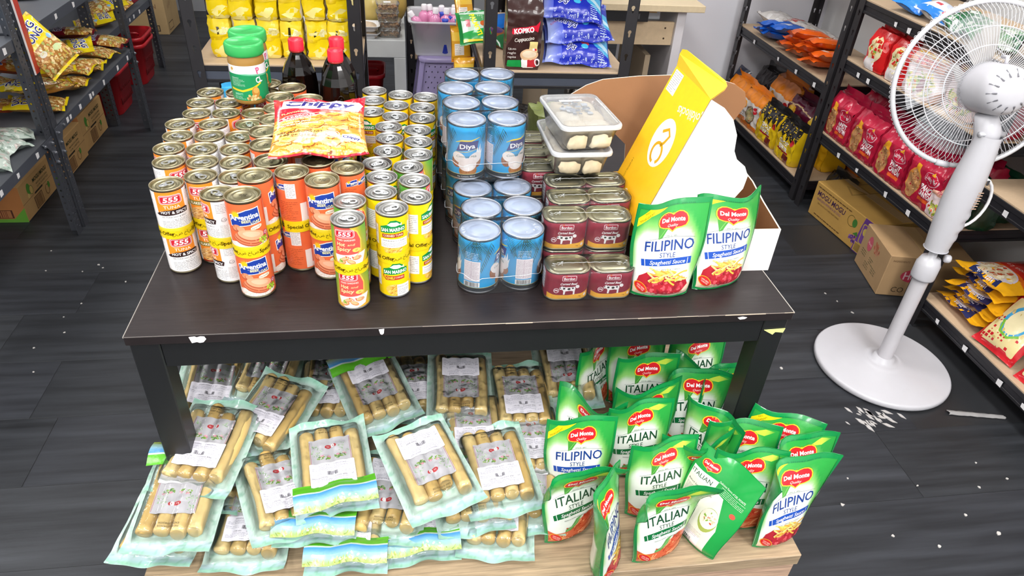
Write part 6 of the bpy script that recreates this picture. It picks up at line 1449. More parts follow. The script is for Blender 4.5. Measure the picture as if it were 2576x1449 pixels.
    # desk
    d = thing('counter_desk', 'pale wooden desk with white end panel behind the blue bags', 'desk', (0, 0, 0))
    MB().box(1.06, 2.1, .712, 1.765, 2.66, .740, 'd9c6a4', .002).o('desk_top', 'mdf', d)
    MB().box(1.66, 2.14, 0, 1.70, 2.62, .7115, 'd8d4d8', .001).o('end_panel', 'paint', d); MB().box(1.08, 2.14, 0, 1.11, 2.62, .7115, 'c8b496', .001).o('end_panel', 'mdf', d)
    MB().box(1.1105, 2.16, .555, 1.6595, 2.178, .655, 'd3ba98', .001).o('front_rail', 'mdf', d)
    for z in (.585, .63): MB().lathe([(.004, 0), (.004, .0015), (.0001, .002)], 8, '5a4a3c').o('screw', 'tin', d, (1.62, 2.1595, z), (pi/2, 0, 0))
    MB().box(1.56, 2.19, .12, 1.585, 2.6, .5, 'a8957c').o('inner_panel', 'mdf', d)
    k = thing('cash_drawer', 'black cash drawer hanging under the desk top', 'drawer', (1.28, 2.115, .665)); MB().box(0, 0, 0, .24, .035, .046, '1c1c1f', .002).o('casing', 'plastic', k); MB().box(.15, -.0015, .012, .20, -.0002, .034, '4a4a4e').o('label_frame', 'plastic', k)
    k = thing('metal_case', 'grey metal case lying on the desk rail behind the black post', 'case', (1.38, 2.19, .656)); MB().box(0, 0, 0, .22, .16, .05, 'b9bfc6', .004).o('case_body', 'steel', k); MB().box(.01, -.002, .03, .2, -.0002, .046, 'd2ac78').o('front_strip', 'mdf', k)
    q = thing('pump_bottle', 'white pump dispenser bottle on the floor beneath the desk', 'bottle', (1.50, 2.30, .0)); MB().lathe([(.03, 0), (.034, .005), (.034, .30), (.02, .34), (.012, .35), (.012, .36)], 16, 'e4e4e6').o('bottle', 'plastic', q); MB().tube([(0, 0, .35), (0, 0, .40), (-.012, -.01, .405), (-.04, -.03, .398)], [.006, .006, .009, .005], 8, 'eeeeee').o('pump', 'plastic', q)
    q = thing('paper_bag', 'crumpled white bag on the floor beneath the desk', 'bag', (1.38, 2.42, 0)); MB().grid(lambda u, v: (.13*cos(2*pi*u)*sin(pi*(v*.93+.04))**.5+.02*nz(u*6, v*6), .10*sin(2*pi*u)*sin(pi*(v*.93+.04))**.5, .001+.36*v+.02*nz(u*9, v*5, 4)*v), 16, 12, 'dcdcde', True, True).o('bag', 'pack', q)
back_furniture()
# ------------------------------------------------------------------ goods on the left racks
NUT = ['e2b468', 'd09a50', 'efcf8e', 'c58444', 'f4dca4', 'a86c34', 'd9bf5a', 'b0b86a']
def art_dd(col, seed):
    a = Art(); a.rect(-65, -95, 65, 95, col, 0); a.rect(-65, -86, 65, 8, 'b07a3a', 1); a.scatter(0, -40, 62, 46, 230, NUT, 6, 4, 2, seed, True); a.poly([(-65, 2), (65, 14), (65, 24), (-65, 12)], col, 4)
    for y, t in ((62, 'DING'), (34, 'DONG')):
        a.text(t, -2, y, 22, 'f4f4fa', 4, 96, .12, b=.075); a.text(t, -2, y, 22, '1d2470', 5, 90, .12, b=.025)
    a.ell(44, 8, 9, 9, '8cbede', 6); a.ell(30, -30, 16, 10, 'cfe0a8', 4).ell(-26, -20, 14, 9, 'e7e2d0', 4); a.rect(-65, -95, 65, -86, col, 5)
    return a.bake(-65, 65, -95, 95, 9, 9)
DD = {c: art_dd(h, i+2) for i, (c, h) in enumerate((('yellow', 'efd61e'), ('orange', 'd9601e'), ('maroon', '6d1420'), ('green', '1f6b46')))}
BK = {'yellow': 'd9a050', 'orange': 'd0581c', 'maroon': '5d1220', 'green': '1a5a3c'}
def dd_bag(c, x, y, z, rz, rx, ry, label, s, t=.04):
    pillow('nut_bag', label, 'snack bag', .13, .19, t, DD[c], BK[c], (x, y, z), (rx, ry, rz), s, 'bags of mixed nuts', seal={'yellow': 'efd61e', 'orange': 'd9601e', 'maroon': '6d1420', 'green': '1f6b46'}[c], nu=10, nv=12, crk=1.6)
def left_goods():
    Z = .395
    n0 = len(COL.objects)
    dd_bag('yellow', -.738, 1.64, .655, .55, 1.25, .0, 'yellow nut bag hanging upright on the front post of the left rack', 1, .05)
    COL.objects[n0].rotation_euler = (Matrix.Rotation(.75, 4, 'Z') @ Matrix.Rotation(1.15, 4, 'X') @ Matrix.Rotation(.55, 4, 'Z')).to_euler()
    P = [('yellow', -.85, 1.72, .02, 1.8, .1, 0, 'nut bag at the near end of the left shelf, lowest'), ('yellow', -.84, 1.80, .055, 2.2, .0, .1, 'nut bag on the near heap, tilted towards the aisle'), ('yellow', -.845, 1.94, .02, 1.65, .0, .05, 'nut bag on the left shelf just past the near heap'),
         ('yellow', -.85, 1.88, .09, 1.9, .0, .1, 'nut bag at the middle top of the left heap'), ('yellow', -.83, 2.04, .055, 1.4, .0, -.1, 'nut bag lying across the middle of the left shelf'), ('yellow', -.85, 2.15, .02, 1.75, .0, 0, 'nut bag in the far half of the left shelf, lowest'),
         ('yellow', -.87, 2.0, .115, 2.5, .1, .1, 'nut bag on the summit of the left heap'), ('yellow', -.84, 1.69, .10, 2.6, .1, .1, 'nut bag lying over the near end of the left heap'), ('yellow', -.86, 2.11, .10, -1.2, .1, .15, 'yellow-ended nut bag in front of the maroon one'),
         ('maroon', -.89, 2.24, .125, 1.75, .0, .12, 'large maroon-ended nut bag on top at the far end of the left shelf'), ('yellow', -.85, 2.30, .03, 1.5, .1, .1, 'nut bag under the maroon one at the far end'), ('green', -.99, 2.08, .12, -1.3, .35, .1, 'dark green nut bag leaning at the back of the left shelf'), ('maroon', -.84, 2.42, .04, 1.6, .1, 0, 'maroon nut bag lying at the far end of the left shelf'),
         ('orange', -.98, 1.70, .02, 1.8, .05, .1, 'orange nut bag lying behind the left post, bottom one'), ('orange', -1.0, 1.78, .075, 1.5, .15, .15, 'orange nut bag behind the left post, middle one'), ('orange', -1.0, 1.92, .09, 1.9, .2, 0, 'orange nut bag behind the left post, farthest one'),
         ('orange', -1.05, 2.25, .03, .3, .1, 0, 'orange nut bag at the far back of the left shelf, lowest'), ('orange', -1.06, 2.3, .085, .1, .1, .1, 'orange nut bag at the far back of the left shelf, upper')]
    for i, (c, x, y, dz, rz, rx, ry, lb) in enumerate(P): dd_bag(c, x, y, Z+dz+.01, rz, rx, ry, lb, 10+i)
    for i, (x, y, z, c, lb) in enumerate(((-1.02, 2.86, .41, 'yellow', 'nut bag at the near end of the far left shelf'), (-1.0, 2.98, .45, 'yellow', 'nut bag in the middle of the far left shelf'), (-1.05, 3.1, .43, 'yellow', 'nut bag heaped at the back of the far left shelf'), (-.99, 3.2, .42, 'maroon', 'maroon nut bag at the far end of the far left shelf'))): dd_bag(c, x, y, z, -1.2+i*.3, .2, .1, lb, 30+i)
    a = Art().rect(-60, -80, 60, 80, 'c9d6cc', 0).scatter(0, 0, 58, 76, 110, ['aebfb4', 'e6ece4', '8fa898', 'd9c9c4', '9aaa9a'], 9, 4, 1, 3, True).poly([(-60, 40), (0, 60), (-10, 20), (-60, 10)], 'b8404a', 2).text('FRESH', 10, 30, 16, '5a7a62', 3, 60, .3).bake(-60, 60, -80, 80, 10, 10)
    for i, (x, y, z, rz, lb) in enumerate(((-.84, 1.30, .40, .4, 'silver-green sweets bag on the near left shelf, closest'), (-.86, 1.42, .405, 1.2, 'silver-green sweets bag on the near left shelf, middle'), (-.92, 1.36, .44, -.3, 'silver-green sweets bag lying on top of the others'), (-.87, 1.50, .40, 2, 'silver-green sweets bag on the near left shelf, next to the post'))):
        pillow('sweets_bag', lb, 'snack bag', .12, .16, .04, a, 'b4c4ba', (x, y, z), (.1, .1, rz), 50+i, 'silver sweets bags', nu=10, nv=12, crk=2.2)
    b = Art().rect(-70, 0, 70, 200, 'dfe8f0', 0).ell(0, 70, 62, 50, '4a9ac8', 1).ell(0, 60, 40, 26, '7ac0e0', 2).ell(-10, 140, 40, 40, 'f4f4f4', 1).poly([(-30, 110), (30, 160), (40, 110)], '6ab0d8', 2)
    brick('detergent_pack', 'blue and white pack on the upper near left shelf, cut by the frame', 'packet', .14, .07, .2, b, 'dce6ee', (-.85, 1.48, .717), (0, 0, pi/2), 3, .5, fin=.01)
    dd_bag('maroon', -.95, 2.05, .735, .4, .05, .05, 'maroon bag on the bare upper left shelf', 61)
left_goods()
# ------------------------------------------------------------------ goods on the racks behind the table
def back_goods():
    R = random.Random(21)
    a = Art(); a.rect(-36, 0, 36, 116, 'f4d312', 0); a.poly([(-36, 52), (36, 60), (36, 70), (-36, 64)], 'e2bd10', 1); a.poly([(-30, 20), (10, 44), (30, 36), (0, 8)], 'f8e78a', 1); a.poly([(-34, 84), (34, 90), (34, 78), (-20, 74)], 'f9ea9a', 1); a.rect(-8, 70, -1, 96, '3a2e12', 2); a.rect(2, 72, 26, 94, 'f3e9b4', 1).lines(3, 73, 25, 93, 6, 'b09a40', 2, .4, 4); a.poly([(-36, 0), (36, 0), (36, 10), (0, 16), (-36, 8)], 'f7e484', 1)
    yb = a.bake(-36, 36, 0, 116, 12, 12)
    rows = ['bottom', 'second', 'third']
    for r in range(3):
        for c in range(6):
            x = -.092+c*.0715+R.uniform(-.003, .003)
            brick('yellow_packet', f'bright yellow crinkled packet on the black rack, {rows[r]} layer, {ORD[c+1]} from the left', 'packet', .069, .10, .114, yb, 'f2d218', (x, 1.405+R.uniform(-.008, .008), .717+r*.1165), (0, 0, R.uniform(-.09, .09)), c+r*7, .15, .25, 1.5, 'yellow packets on the black rack', 'bag', side='efe6d8' if (c+r) % 3 == 1 else None)
    # coffee pack
    k = Art(); w = 52; k.rect(-w, 0, w, 200, '3d2624', 0); k.poly([(-w, 120), (-20, 116), (-w, 60)], '5a3a38', 1)
    k.poly([(-34, 96), (30, 108), (40, 104), (46, 134), (34, 122), (-36, 112), (-38, 100)], 'd8203a', 2).text('KOPIKO', -1, 107.5, 13, 'ffffff', 4, 60, .12, b=.04); k.text('Cappuccino', 2, 85, 10, 'f7efe6', 4, 60, .13, b=.015)
    k.rect(18, 52, 42, 78, 'f0d890', 2).rect(28, 54, 34, 60, 'f8f8f8', 3).rect(34, 54, 40, 60, 'c8303a', 3); k.ell(18, 42, 28, 16, 'e9c096', 3).ell(18, 44, 22, 10, 'f4ddc0', 4)
    k.poly([(-4, 38), (40, 38), (34, 6), (0, 6)], 'f4eeee', 2); k.poly([(-48, 8), (-46, 26), (-6, 28), (-4, 8)], '1f9a4a', 3).rect(-4, 8, 14, 28, 'f6f2f2', 3).poly([(14, 8), (14, 28), (42, 34), (40, 8)], 'c8303a', 3); k.ring(44, 22, 9, 11, 4, 'f0e8e8', 4)
    for i, s in enumerate(('Cafe arom', 'reglo', 'regolos')): k.text(s, -34, 58-i*11, 6, 'f4ece6', 3, 24)
    brick('coffee_pack', 'dark brown cappuccino coffee pack standing on the black rack', 'coffee pack', .104, .07, .2, k, '3a2422', (.842, 1.352, .709), (0, 0, -.03), 3, .75, .12, .6, mat='bag', cut=4., fin=.018).scale = (1.14, 1.1, 1.16)
    # blue bags
    b = Art(); b.rect(-110, -75, 110, 75, '2333b8', 0); b.poly([(-110, -75), (-50, -75), (-70, 75), (-110, 75)], lambda x, y: mixc(H('aab8ee'), H('5a6ad8'), sm(-110, -55, x)), 1); b.poly([(30, 75), (110, 40), (110, -20), (60, 10), (10, 75)], '4ab0e2', 2); b.poly([(40, 60), (110, 10), (110, -6), (64, 24)], 'bfe4f4', 3); b.ell(20, 20, 20, 9, 'd84a5a', 3, 16, -.5).ell(34, 30, 16, 8, 'f4dede', 4, 16, -.4).ell(22, 4, 13, 9, '4ac0ea', 5)
    b.text('Swirlys', -44, 16, 26, 'f2f4ff', 5, 84, -.5, sh=.2, b=.06); b.text('Swirlys', -44, 16, 26, '2a3480', 6, 80, -.5, sh=.2, b=.012); b.lines(70, -40, 104, 6, 7, 'd2e4f8', 5, .5, 3); b.text('ROMINO', -84, 18, 8, 'c84a6a', 5, 34, .4)
    for i in range(22): b.ring(R.uniform(-60, 100), R.uniform(-48, -30), 3, 4, 1.2, 'd6e2fa', 4)
    b2 = Art().rect(-110, -75, 110, 75, '2333b8', 0).put(b, 0, -26, 1, 0, .5); bb = b2.bake(-110, 110, -75, 75, 6, 6)
    for i, (x, y, z, rz, rx, ry, lb) in enumerate(((1.035, 1.40, .762, -.06, .62, .05, 'blue snack bag at the bottom of the three on the black rack'), (1.03, 1.415, .83, .05, .58, -.04, 'blue snack bag in the middle of the three on the black rack'), (1.0, 1.425, .896, -.1, .55, .1, 'blue snack bag on top of the three on the black rack'))):
        pillow('blue_snack_bag', lb, 'snack bag', .235, .15, .066, bb, '6a78d4', (x, y, z), (rx, ry, rz), 70+i, 'blue snack bags', seal='8a9ae6', crk=1.4)
    pillow('white_wrapper', 'silvery white pack lying behind the blue bags', 'packet', .16, .12, .04, None, 'dadcd4', (1.0, 1.62, .735), (.1, .1, .3), 81)
    # green pouch and yellow sachets on the aisle side of the rack
    g = Art(); g.rect(-45, -55, 45, 55, 'bcd2c0', 0); g.poly([(-45, -55), (45, -55), (45, -10), (-45, -24)], '1f9a44', 1); g.poly([(-45, -46), (45, -52), (45, -55), (-45, -55)], 'f0de3a', 2); g.poly([(-45, 50), (45, 40), (45, 10), (-45, 22)], '4f9a5c', 1); g.text('PALMOTI', 6, 4, 17, 'f2e11e', 3, 84, -pi/2+.25, b=.04); g.rect(-30, -4, -14, 24, 'c86a72', 2); g.ell(34, 6, 12, 10, 'c8622e', 2)
    pillow('green_pouch', 'green pouch with yellow lettering hanging over the side of the black rack', 'packet', .115, .125, .025, g, '2a8a46', (.70, 1.50, .79), (.75, -.1, .05), 83)
    for i, (x, y, z, rz, rx, lb) in enumerate(((.665, 1.62, .70, .2, 1.35, 'orange-yellow sachet hanging at the side of the black rack, upper'), (.67, 1.52, .62, .0, 1.45, 'orange-yellow sachet hanging at the side of the black rack, front'), (.668, 1.56, .52, .3, 1.4, 'orange-yellow sachet hanging at the side of the black rack, lowest'), (.69, 1.80, .78, .3, 1.2, 'dark yellow sachet at the far side of the black rack'))):
        a = Art().rect(-35, -60, 35, 60, 'e2a32a', 0).rect(-35, 10, 35, 40, 'f4c84a', 1).rect(-26, -40, 10, 0, 'efe8e0', 1).lines(-24, -38, 8, -2, 6, 'a8a098', 2, .4, 3).poly([(-35, -60), (35, -60), (35, -44), (-35, -52)], 'c8622a', 1)
        pillow('hanging_sachet', lb, 'sachet', .075, .125, .018, a, 'd9982a', (x, y, z), (rx, 0, rz), 85+i, 'hanging yellow sachets', nu=8, nv=10)
    pillow('blue_snack_bag', 'small bright blue bag lying at the far end of the black rack', 'snack bag', .14, .12, .05, None, '1f7ae0', (.84, 1.78, .735), (.1, 0, .3), 91)
    pillow('brown_snack_bag', 'brown and green bag behind the coffee pack', 'snack bag', .11, .13, .04, Art().rect(-55, -65, 55, 65, 'a8623a', 0).rect(-55, -65, 55, -10, '2f7a4a', 1).ell(0, 20, 30, 22, '5a3a7a', 1), '8a5030', (.80, 1.60, .73), (.3, 0, .8), 92)
    # dim goods on the lower shelf of that rack
    for i, (x, y, z, c, lb) in enumerate(((.98, 1.42, .31, 'c9cf86', 'pale yellow-green bag on the lower shelf behind the carton, right'), (.86, 1.40, .31, '2a2624', 'black plastic bag on the lower shelf of the black rack'), (1.09, 1.40, .31, 'b6b06a', 'olive packet on the lower shelf of the black rack, far right'))):
        brick('lower_packet', lb, 'packet', .11, .12, .24, None, c, (x, y, .301), (0, 0, .1*i), 40+i, .5, .2, 2.5, mat='bag', fin=.02)
back_goods()
# ------------------------------------------------------------------ goods on the right racks
def art_noodle(kind):
    w, h = 82, 150; a = Art(); R = random.Random(len(kind))
    def bowl(cx, cy, r, c1, c2): a.ell(cx, cy, r, r*.9, c2, 4).ell(cx, cy, r*.86, r*.74, c1, 5); a.scatter(cx, cy, r*.7, r*.6, 24, ['e9cf9a', 'd99a4a', '6a9a3a', 'c2402a', 'f4e4b8'], 4, 1.6, 6, 4)
    if kind == 'orange':
        a.rect(-w, 0, w, h, 'e9e0d8', 0).rect(-w, 108, w, h, 'ee8a22', 1).poly([(-w, 0), (w, 0), (w, 18), (-w, 34)], 'e0761e', 1); bowl(10, 56, 42, 'b8a878', '7a5a3a'); a.ell(-52, 86, 17, 17, 'f0a020', 3).ell(-52, 86, 12, 12, 'b86a1c', 4).ell(50, 86, 14, 14, 'c2202a', 6).text('HOT', 50, 86, 8, 'ffffff', 7); a.lines(-78, 20, -34, 60, 5, '8a6a5a', 2, .5, 2)
    elif kind == 'flame':
        a.rect(-w, 0, w, h, 'f0c818', 0); a.poly([(-w, h), (w, h), (w, 96), (60, 120), (44, 84), (24, 112), (4, 80), (-14, 110), (-36, 78), (-52, 112), (-w, 88)], '1c1a1c', 2); a.text('GHOST', -4, 74, 17, 'f4f0f0', 4, 80, b=.03); a.text('PEPPER', -4, 52, 17, 'f4f0f0', 4, 80, b=.03); a.rect(-50, 36, 44, 43, 'b8202a', 3).ell(58, 92, 14, 14, 'd02a30', 4).rect(10, 0, 60, 34, '7a2a20', 2)
    elif kind == 'blackred':
        a.rect(-w, 0, w, h, '241c1e', 0); a.poly([(-w, 0), (w, 0), (w, 60), (30, 90), (0, 60), (-40, 96), (-w, 70)], 'a8202c', 1); a.text('GHOST', 0, 84, 16, 'd8b8b0', 3, 76, b=.02).text('PEPPER', 0, 62, 16, 'd8b8b0', 3, 76, b=.02); a.ell(30, 30, 24, 18, 'c85a3a', 3)
    elif kind == 'maroon':
        a.rect(-w, 0, w, h, '5c1230', 0); bowl(22, 58, 40, 'e6d294', '241a24'); a.ell(-46, 104, 22, 22, 'd9a02a', 3).ell(-46, 104, 16, 16, 'f0c850', 4); a.line([(-w, 124), (0, 130), (w, 118)], 4, 'd9b88a', 3); a.lines(-72, 50, -28, 84, 5, 'e0c8c8', 3, .5, 3); a.text('mi', -48, 40, 12, 'f0e0d8', 3)
    elif kind == 'yellow':
        a.rect(-w, 0, w, h, 'f2b81e', 0).rect(-w, 110, w, h, 'f6cc3a', 1); bowl(10, 44, 34, 'd98a4a', 'b85a2c')
    elif kind == 'red':
        a.rect(-w, 0, w, h, 'b81a3a', 0); a.poly([(-w, 112), (w, 120), (w, h), (-w, h)], 'c42444', 1)
        a.ell(-38, 56, 31, 48, 'd98a3a', 2).ell(-38, 54, 28, 45, 'c08a5a', 3); a.scatter(-38, 54, 25, 40, 60, ['8a5a34', 'e0b888', 'a86a3c', 'd9a468'], 4, 1.4, 4, 5); a.poly([(-50, 96), (-22, 92), (-30, 114), (-46, 118)], 'f0a82a', 5)
        a.ell(36, 94, 32, 20, 'e8b8c4', 2, 20, -.1).ell(36, 94, 30, 18, 'c8183c', 3, 20, -.1).text('Lucky Me!', 36, 94, 12, 'f6dce2', 5, 48, -.1, b=.02); a.poly([(30, 108), (40, 118), (48, 106)], 'f0b030', 5)
        a.text('PANCIT', 36, 62, 15, 'fbeef0', 4, 58, -.05, b=.04).text('CANTON', 36, 44, 15, 'fbeef0', 4, 58, -.05, b=.04); a.rect(8, 22, 66, 32, 'e0602a', 3)
    elif kind == 'green':
        a.rect(-w, 0, w, h, '17402c', 0); a.ell(-30, 96, 26, 36, 'c8933c', 2).ell(-30, 96, 22, 32, 'd9a64e', 3); a.ell(20, 50, 30, 22, 'e0a848', 3); a.text('PANCIT', 24, 108, 12, 'd8e8dc', 4, 50, .1, b=.03).text('CANTON', 24, 90, 12, 'd8e8dc', 4, 50, .1, b=.03); a.ell(-40, 22, 22, 12, 'c84060', 3)
    elif kind == 'salad':
        a.rect(-w, 0, w, h, 'efd8d8', 0).rect(-w, 100, w, h, 'd9a08a', 1); a.scatter(0, 48, 66, 42, 90, ['d8cf5a', 'a8bf3c', 'f0e07a', '7a9a34', 'd9602a', 'e8d8a0'], 10, 5, 2, 7); a.ell(10, 44, 16, 26, '8a4a54', 5); a.text('PANCIT', 0, 118, 16, 'b83a5a', 4, 100, b=.02); a.line([(-70, 140), (70, 140)], 8, 'f0c04a', 3)
    return a.bake(-w, w, 0, h, 7, 7)
NA = {k: art_noodle(k) for k in ('orange', 'flame', 'blackred', 'maroon', 'yellow', 'red', 'green', 'salad')}
NC = {'orange': 'e6902e', 'flame': 'e2bc18', 'blackred': '2a1e20', 'maroon': '5c1230', 'yellow': 'f2b81e', 'red': 'b01a38', 'green': '17402c', 'salad': 'e2c4bc'}
NT = {'flame': '1c1a1c', 'orange': 'ee8a22', 'blackred': '1c1a1c', 'red': 'a8183a'}
def nood(kind, y, z, label, x=2.235, s=1., seed=1, rz=0., d=.09, group='noodle packs on the right racks', top_in=.5, h=.15, w=.164):
    o = brick('noodle_pack', label, 'noodle pack', .164, d, .15, NA[kind], NC[kind], (x+d/2*s, y, z+.001), (0, 0, -pi/2+rz), seed, top_in, .15, 1.4, group, 'bag', side=NC[kind], top=NT.get(kind), fin=.022)
    o.scale = (s, s, s)
def right_goods():
    z = .101
    for i, (k, y, x, s, lb, rz) in enumerate((('orange', 2.525, 2.21, 1.2, 'orange and white noodle pack in the front row, far corner', .1), ('orange', 2.325, 2.21, 1.2, 'orange and white noodle pack in the front row, beside the black-topped packs', .05), ('flame', 2.125, 2.212, 1.15, 'black-topped yellow noodle pack in the front row, left one', .05), ('flame', 1.925, 2.212, 1.15, 'black-topped yellow noodle pack in the front row, next to the post', 0),
        ('blackred', 2.53, 2.36, 1.45, 'black and red noodle pack in the far corner, back row', 0), ('orange', 2.32, 2.35, 1.6, 'tall orange noodle pack in the back row, ears of wrapper upright', 0), ('maroon', 2.10, 2.34, 1.45, 'maroon noodle pack with bowl picture in the back row', .05), ('yellow', 1.89, 2.34, 1.4, 'plain yellow noodle pack in the back row next to the post', 0), ('blackred', 2.43, 2.50, 1.6, 'black noodle pack at the very back of the far corner', 0), ('orange', 2.05, 2.49, 1.6, 'orange noodle pack in shade at the very back, left', 0), ('orange', 1.84, 2.49, 1.6, 'orange noodle pack in shade at the very back, by the post', 0))):
        nood(k, y, z, lb, x, s, i+3, rz)
    pillow('dark_sachet', 'dark blue-grey sachet at the far end of the bottom right shelf', 'sachet', .09, .13, .03, None, '3a3e52', (2.25, 2.60, .26), (1.1, .2, -1.2), 95, nu=8, nv=8)
    # shelf above
    z = .537
    for i, (x, y, rz, lb) in enumerate(((2.36, 2.52, .2, 'clear bag of white goods at the far end of the right shelf'), (2.40, 2.38, .5, 'clear bag with red print lying behind the blue packets'), (2.42, 2.2, .1, 'clear flat bag stretched along the back of the right shelf'))):
        a = Art().rect(-80, -110, 80, 110, 'd8d4d0', 0).scatter(0, 0, 76, 104, 60, ['efecea', 'c4beba', 'e6e2e0'], 14, 8, 1, i+2, True)
        if i == 1: a.rect(-20, 20, 40, 70, 'c8504a', 2).rect(-50, 20, -26, 70, 'c8504a', 2)
        pillow('white_goods_bag', lb, 'clear bag', .16, .22, .07, a, 'd2cecb', (x, y, z+.045), (.1, .1, rz), 100+i, 'clear white bags', nu=10, nv=12, crk=2)
    bl = Art().rect(-60, -88, 60, 88, '1f62c8', 0).rect(-45, 10, 45, 40, 'dce6f2', 1).ell(0, -20, 26, 20, 'b8502a', 1).rect(-45, -70, 45, -58, '3a80e0', 1).bake(-60, 60, -87.5, 87.5, 10, 10)
    orr = Art().rect(-60, -88, 60, 88, 'e8641e', 0).ell(4, 0, 30, 24, 'f4c03a', 1).rect(-30, 36, 30, 52, 'f4e4d8', 1).poly([(-45, -70), (45, -70), (45, -40), (-45, -54)], 'f08a2a', 1).bake(-60, 60, -87.5, 87.5, 10, 10)
    for i, (y, dz) in enumerate(((2.40, .02), (2.33, .02), (2.37, .055), (2.29, .06))): pillow('blue_packet', 'bright blue snack packet on the right shelf, ' + ['bottom left', 'bottom right', 'upper left', 'top next to the orange ones'][i], 'snack packet', .12, .175, .045, bl, '1f5cc0', (2.268, y, z+dz+.01), (.1, .2, 1.4+.2*i), 110+i, 'blue snack packets', nu=8, nv=10, crk=1.6)
    for i, (y, dz) in enumerate(((2.16, .02), (2.05, .02), (1.92, .02), (2.12, .055), (2.0, .055), (1.88, .055), (2.08, .09), (1.95, .09))): pillow('orange_packet', f'orange snack packet on the right shelf, {["bottom", "middle", "top"][0 if i < 3 else (1 if i < 6 else 2)]} layer, {ORD[i % 3+1]} from the far end', 'snack packet', .12, .175, .045, orr, 'd8581c', (2.268+.01*(i % 2), y, z+dz+.01), (.1, .2, 1.5+.1*(i % 3)), 120+i, 'orange snack packets', nu=8, nv=10, crk=1.6)
    # middle bay
    for i, (y, x, s, lb) in enumerate(((1.63, 2.33, 1.0, 'black and red noodle pack on the floor under the right rack, left'), (1.42, 2.53, 1.0, 'black and red noodle pack on the floor under the right rack, right'))): nood('blackred', y, .0, lb, x, s, 30+i)
    z = .356
    for i in range(4): nood('red', 1.585-i*.188, z, f'crimson noodle multipack in the front row, {ORD[i+1]} from the far post', 2.206, 1.15, 40+i)
    for i in range(4): nood('red', 1.575-i*.188, z, f'crimson noodle multipack in the back row, {ORD[i+1]} from the far post', 2.335, 1.2, 50+i)
    nood('green', 1.60, z, 'dark green noodle pack in the back corner behind the crimson row', 2.47, 1.1, 60); nood('salad', .905, z, 'pale noodle pack with salad picture after the crimson row', 2.208, .75, 61, .1); 
    nood('green', .90, z, 'dark green noodle pack beside the fan column, front', 2.29, .95, 62, -.15); nood('green', .95, z, 'dark green noodle pack beside the fan column, behind the first', 2.40, 1.0, 63); nood('red', .90, .0, 'dark red noodle pack on the floor behind the fan', 2.5, .8, 64)
    z = .666
    for i, (y, x, dz) in enumerate(((1.58, 2.40, .02), (1.56, 2.38, .055), (1.60, 2.40, .09), (1.52, 2.42, .02))): pillow('orange_packet', 'orange packet lying behind the red packs on the middle shelf, ' + ['lowest', 'second', 'top', 'nearest'][i], 'snack packet', .10, .16, .04, orr, 'd8581c', (x, y, z+dz+.01), (.1, .1, 1.3+.2*i), 130+i, 'orange packets on the middle shelf', nu=8, nv=10, crk=1.6)
    rd = Art().rect(-50, 0, 50, 130, 'd81f22', 0).ell(-8, 70, 34, 44, 'efe0b0', 1).scatter(-8, 70, 26, 32, 20, ['7a9a3a', 'd9a23a', 'c8602a'], 6, 3, 2, 3).rect(-46, 0, 10, 40, 'f0e8e8', 3).ell(34, 90, 14, 18, 'e86a6a', 2)
    rb = rd.bake(-50, 50, 0, 130, 12, 12)
    for i, (y, x) in enumerate(((1.50, 2.205), (1.37, 2.21), (1.44, 2.32))): brick('red_noodle_pack', 'bright red noodle pack with pale oval on the middle shelf, ' + ['left front', 'right front', 'behind the front two'][i], 'noodle pack', .10, .08, .13, rb, 'd01e22', (x+.045, y, z+.001), (0, 0, -pi/2+.1), 70+i, .5, .2, 1.6, 'bright red noodle packs', 'bag', fin=.02).scale = (1.2, 1.1, 1.1)
    nood('salad', 1.225, z, 'cream noodle pack with yellow salad picture behind the fan guard', 2.208, 1.0, 80, .15); nood('green', 1.315, z, 'green and blue noodle pack squeezed between red and cream packs', 2.30, .9, 81); nood('salad', 1.05, z, 'cream noodle pack behind the fan guard, next one', 2.24, 1.0, 82); nood('red', .92, z, 'red noodle pack behind the fan guard', 2.25, .9, 83); nood('red', 1.2, z, 'dark red pack at the back of the middle shelf', 2.44, 1.1, 84)
    z = .889
    wb = Art().rect(-70, -50, 70, 50, 'dfe6ee', 0).poly([(-70, -50), (70, -50), (70, -20), (-70, -36)], '2f80d8', 1).rect(-40, -10, -14, 4, 'c83a4a', 2).rect(20, -34, 40, -22, 'c83a4a', 2).ell(20, 16, 26, 20, 'c4cce0', 1)
    pillow('blue_candy_bag', 'bright blue bag at the far end of the upper right shelf', 'snack bag', .13, .12, .05, None, '2f86e6', (2.27, 1.46, z+.03), (.1, .2, -1.2), 140); pillow('white_candy_bag', 'white and blue bag overhanging the upper right shelf', 'snack bag', .15, .11, .05, wb, 'cfd8e4', (2.28, 1.33, z+.03), (.15, .25, -1.3), 141)
    for i, (y, x, c) in enumerate(((1.21, 2.29, '2c6a44'), (1.10, 2.28, '3a7a4a'), (1.0, 2.30, '8aa48a'), (.92, 2.29, '2c6a44'))): pillow('green_candy_bag', f'green and white bag on the upper right shelf, {ORD[i+1]} from the far side', 'snack bag', .12, .15, .05, Art().rect(-60, -75, 60, 75, c, 0).scatter(0, 0, 56, 70, 24, ['dfe6dc', '5a9a6a', 'c4ccc0'], 14, 7, 1, i, True), c, (x, y, z+.03), (.15, .2, -1.4+.3*i), 142+i, 'green bags on the upper shelf', nu=8, nv=10, crk=1.8)
    # near bay
    z = .554
    nood('green', .70, z, 'dark green pack standing on the near right shelf', 2.40, .8, 90); pillow('bread_bag', 'clear bag of pale bread on the near right shelf, cut by the frame', 'food bag', .12, .18, .07, Art().rect(-60, -90, 60, 90, 'd8b890', 0).ell(0, 0, 44, 70, 'e6cda8', 1), 'd2b088', (2.33, .50, z+.035), (0, 0, .3), 150)
    zb = .121
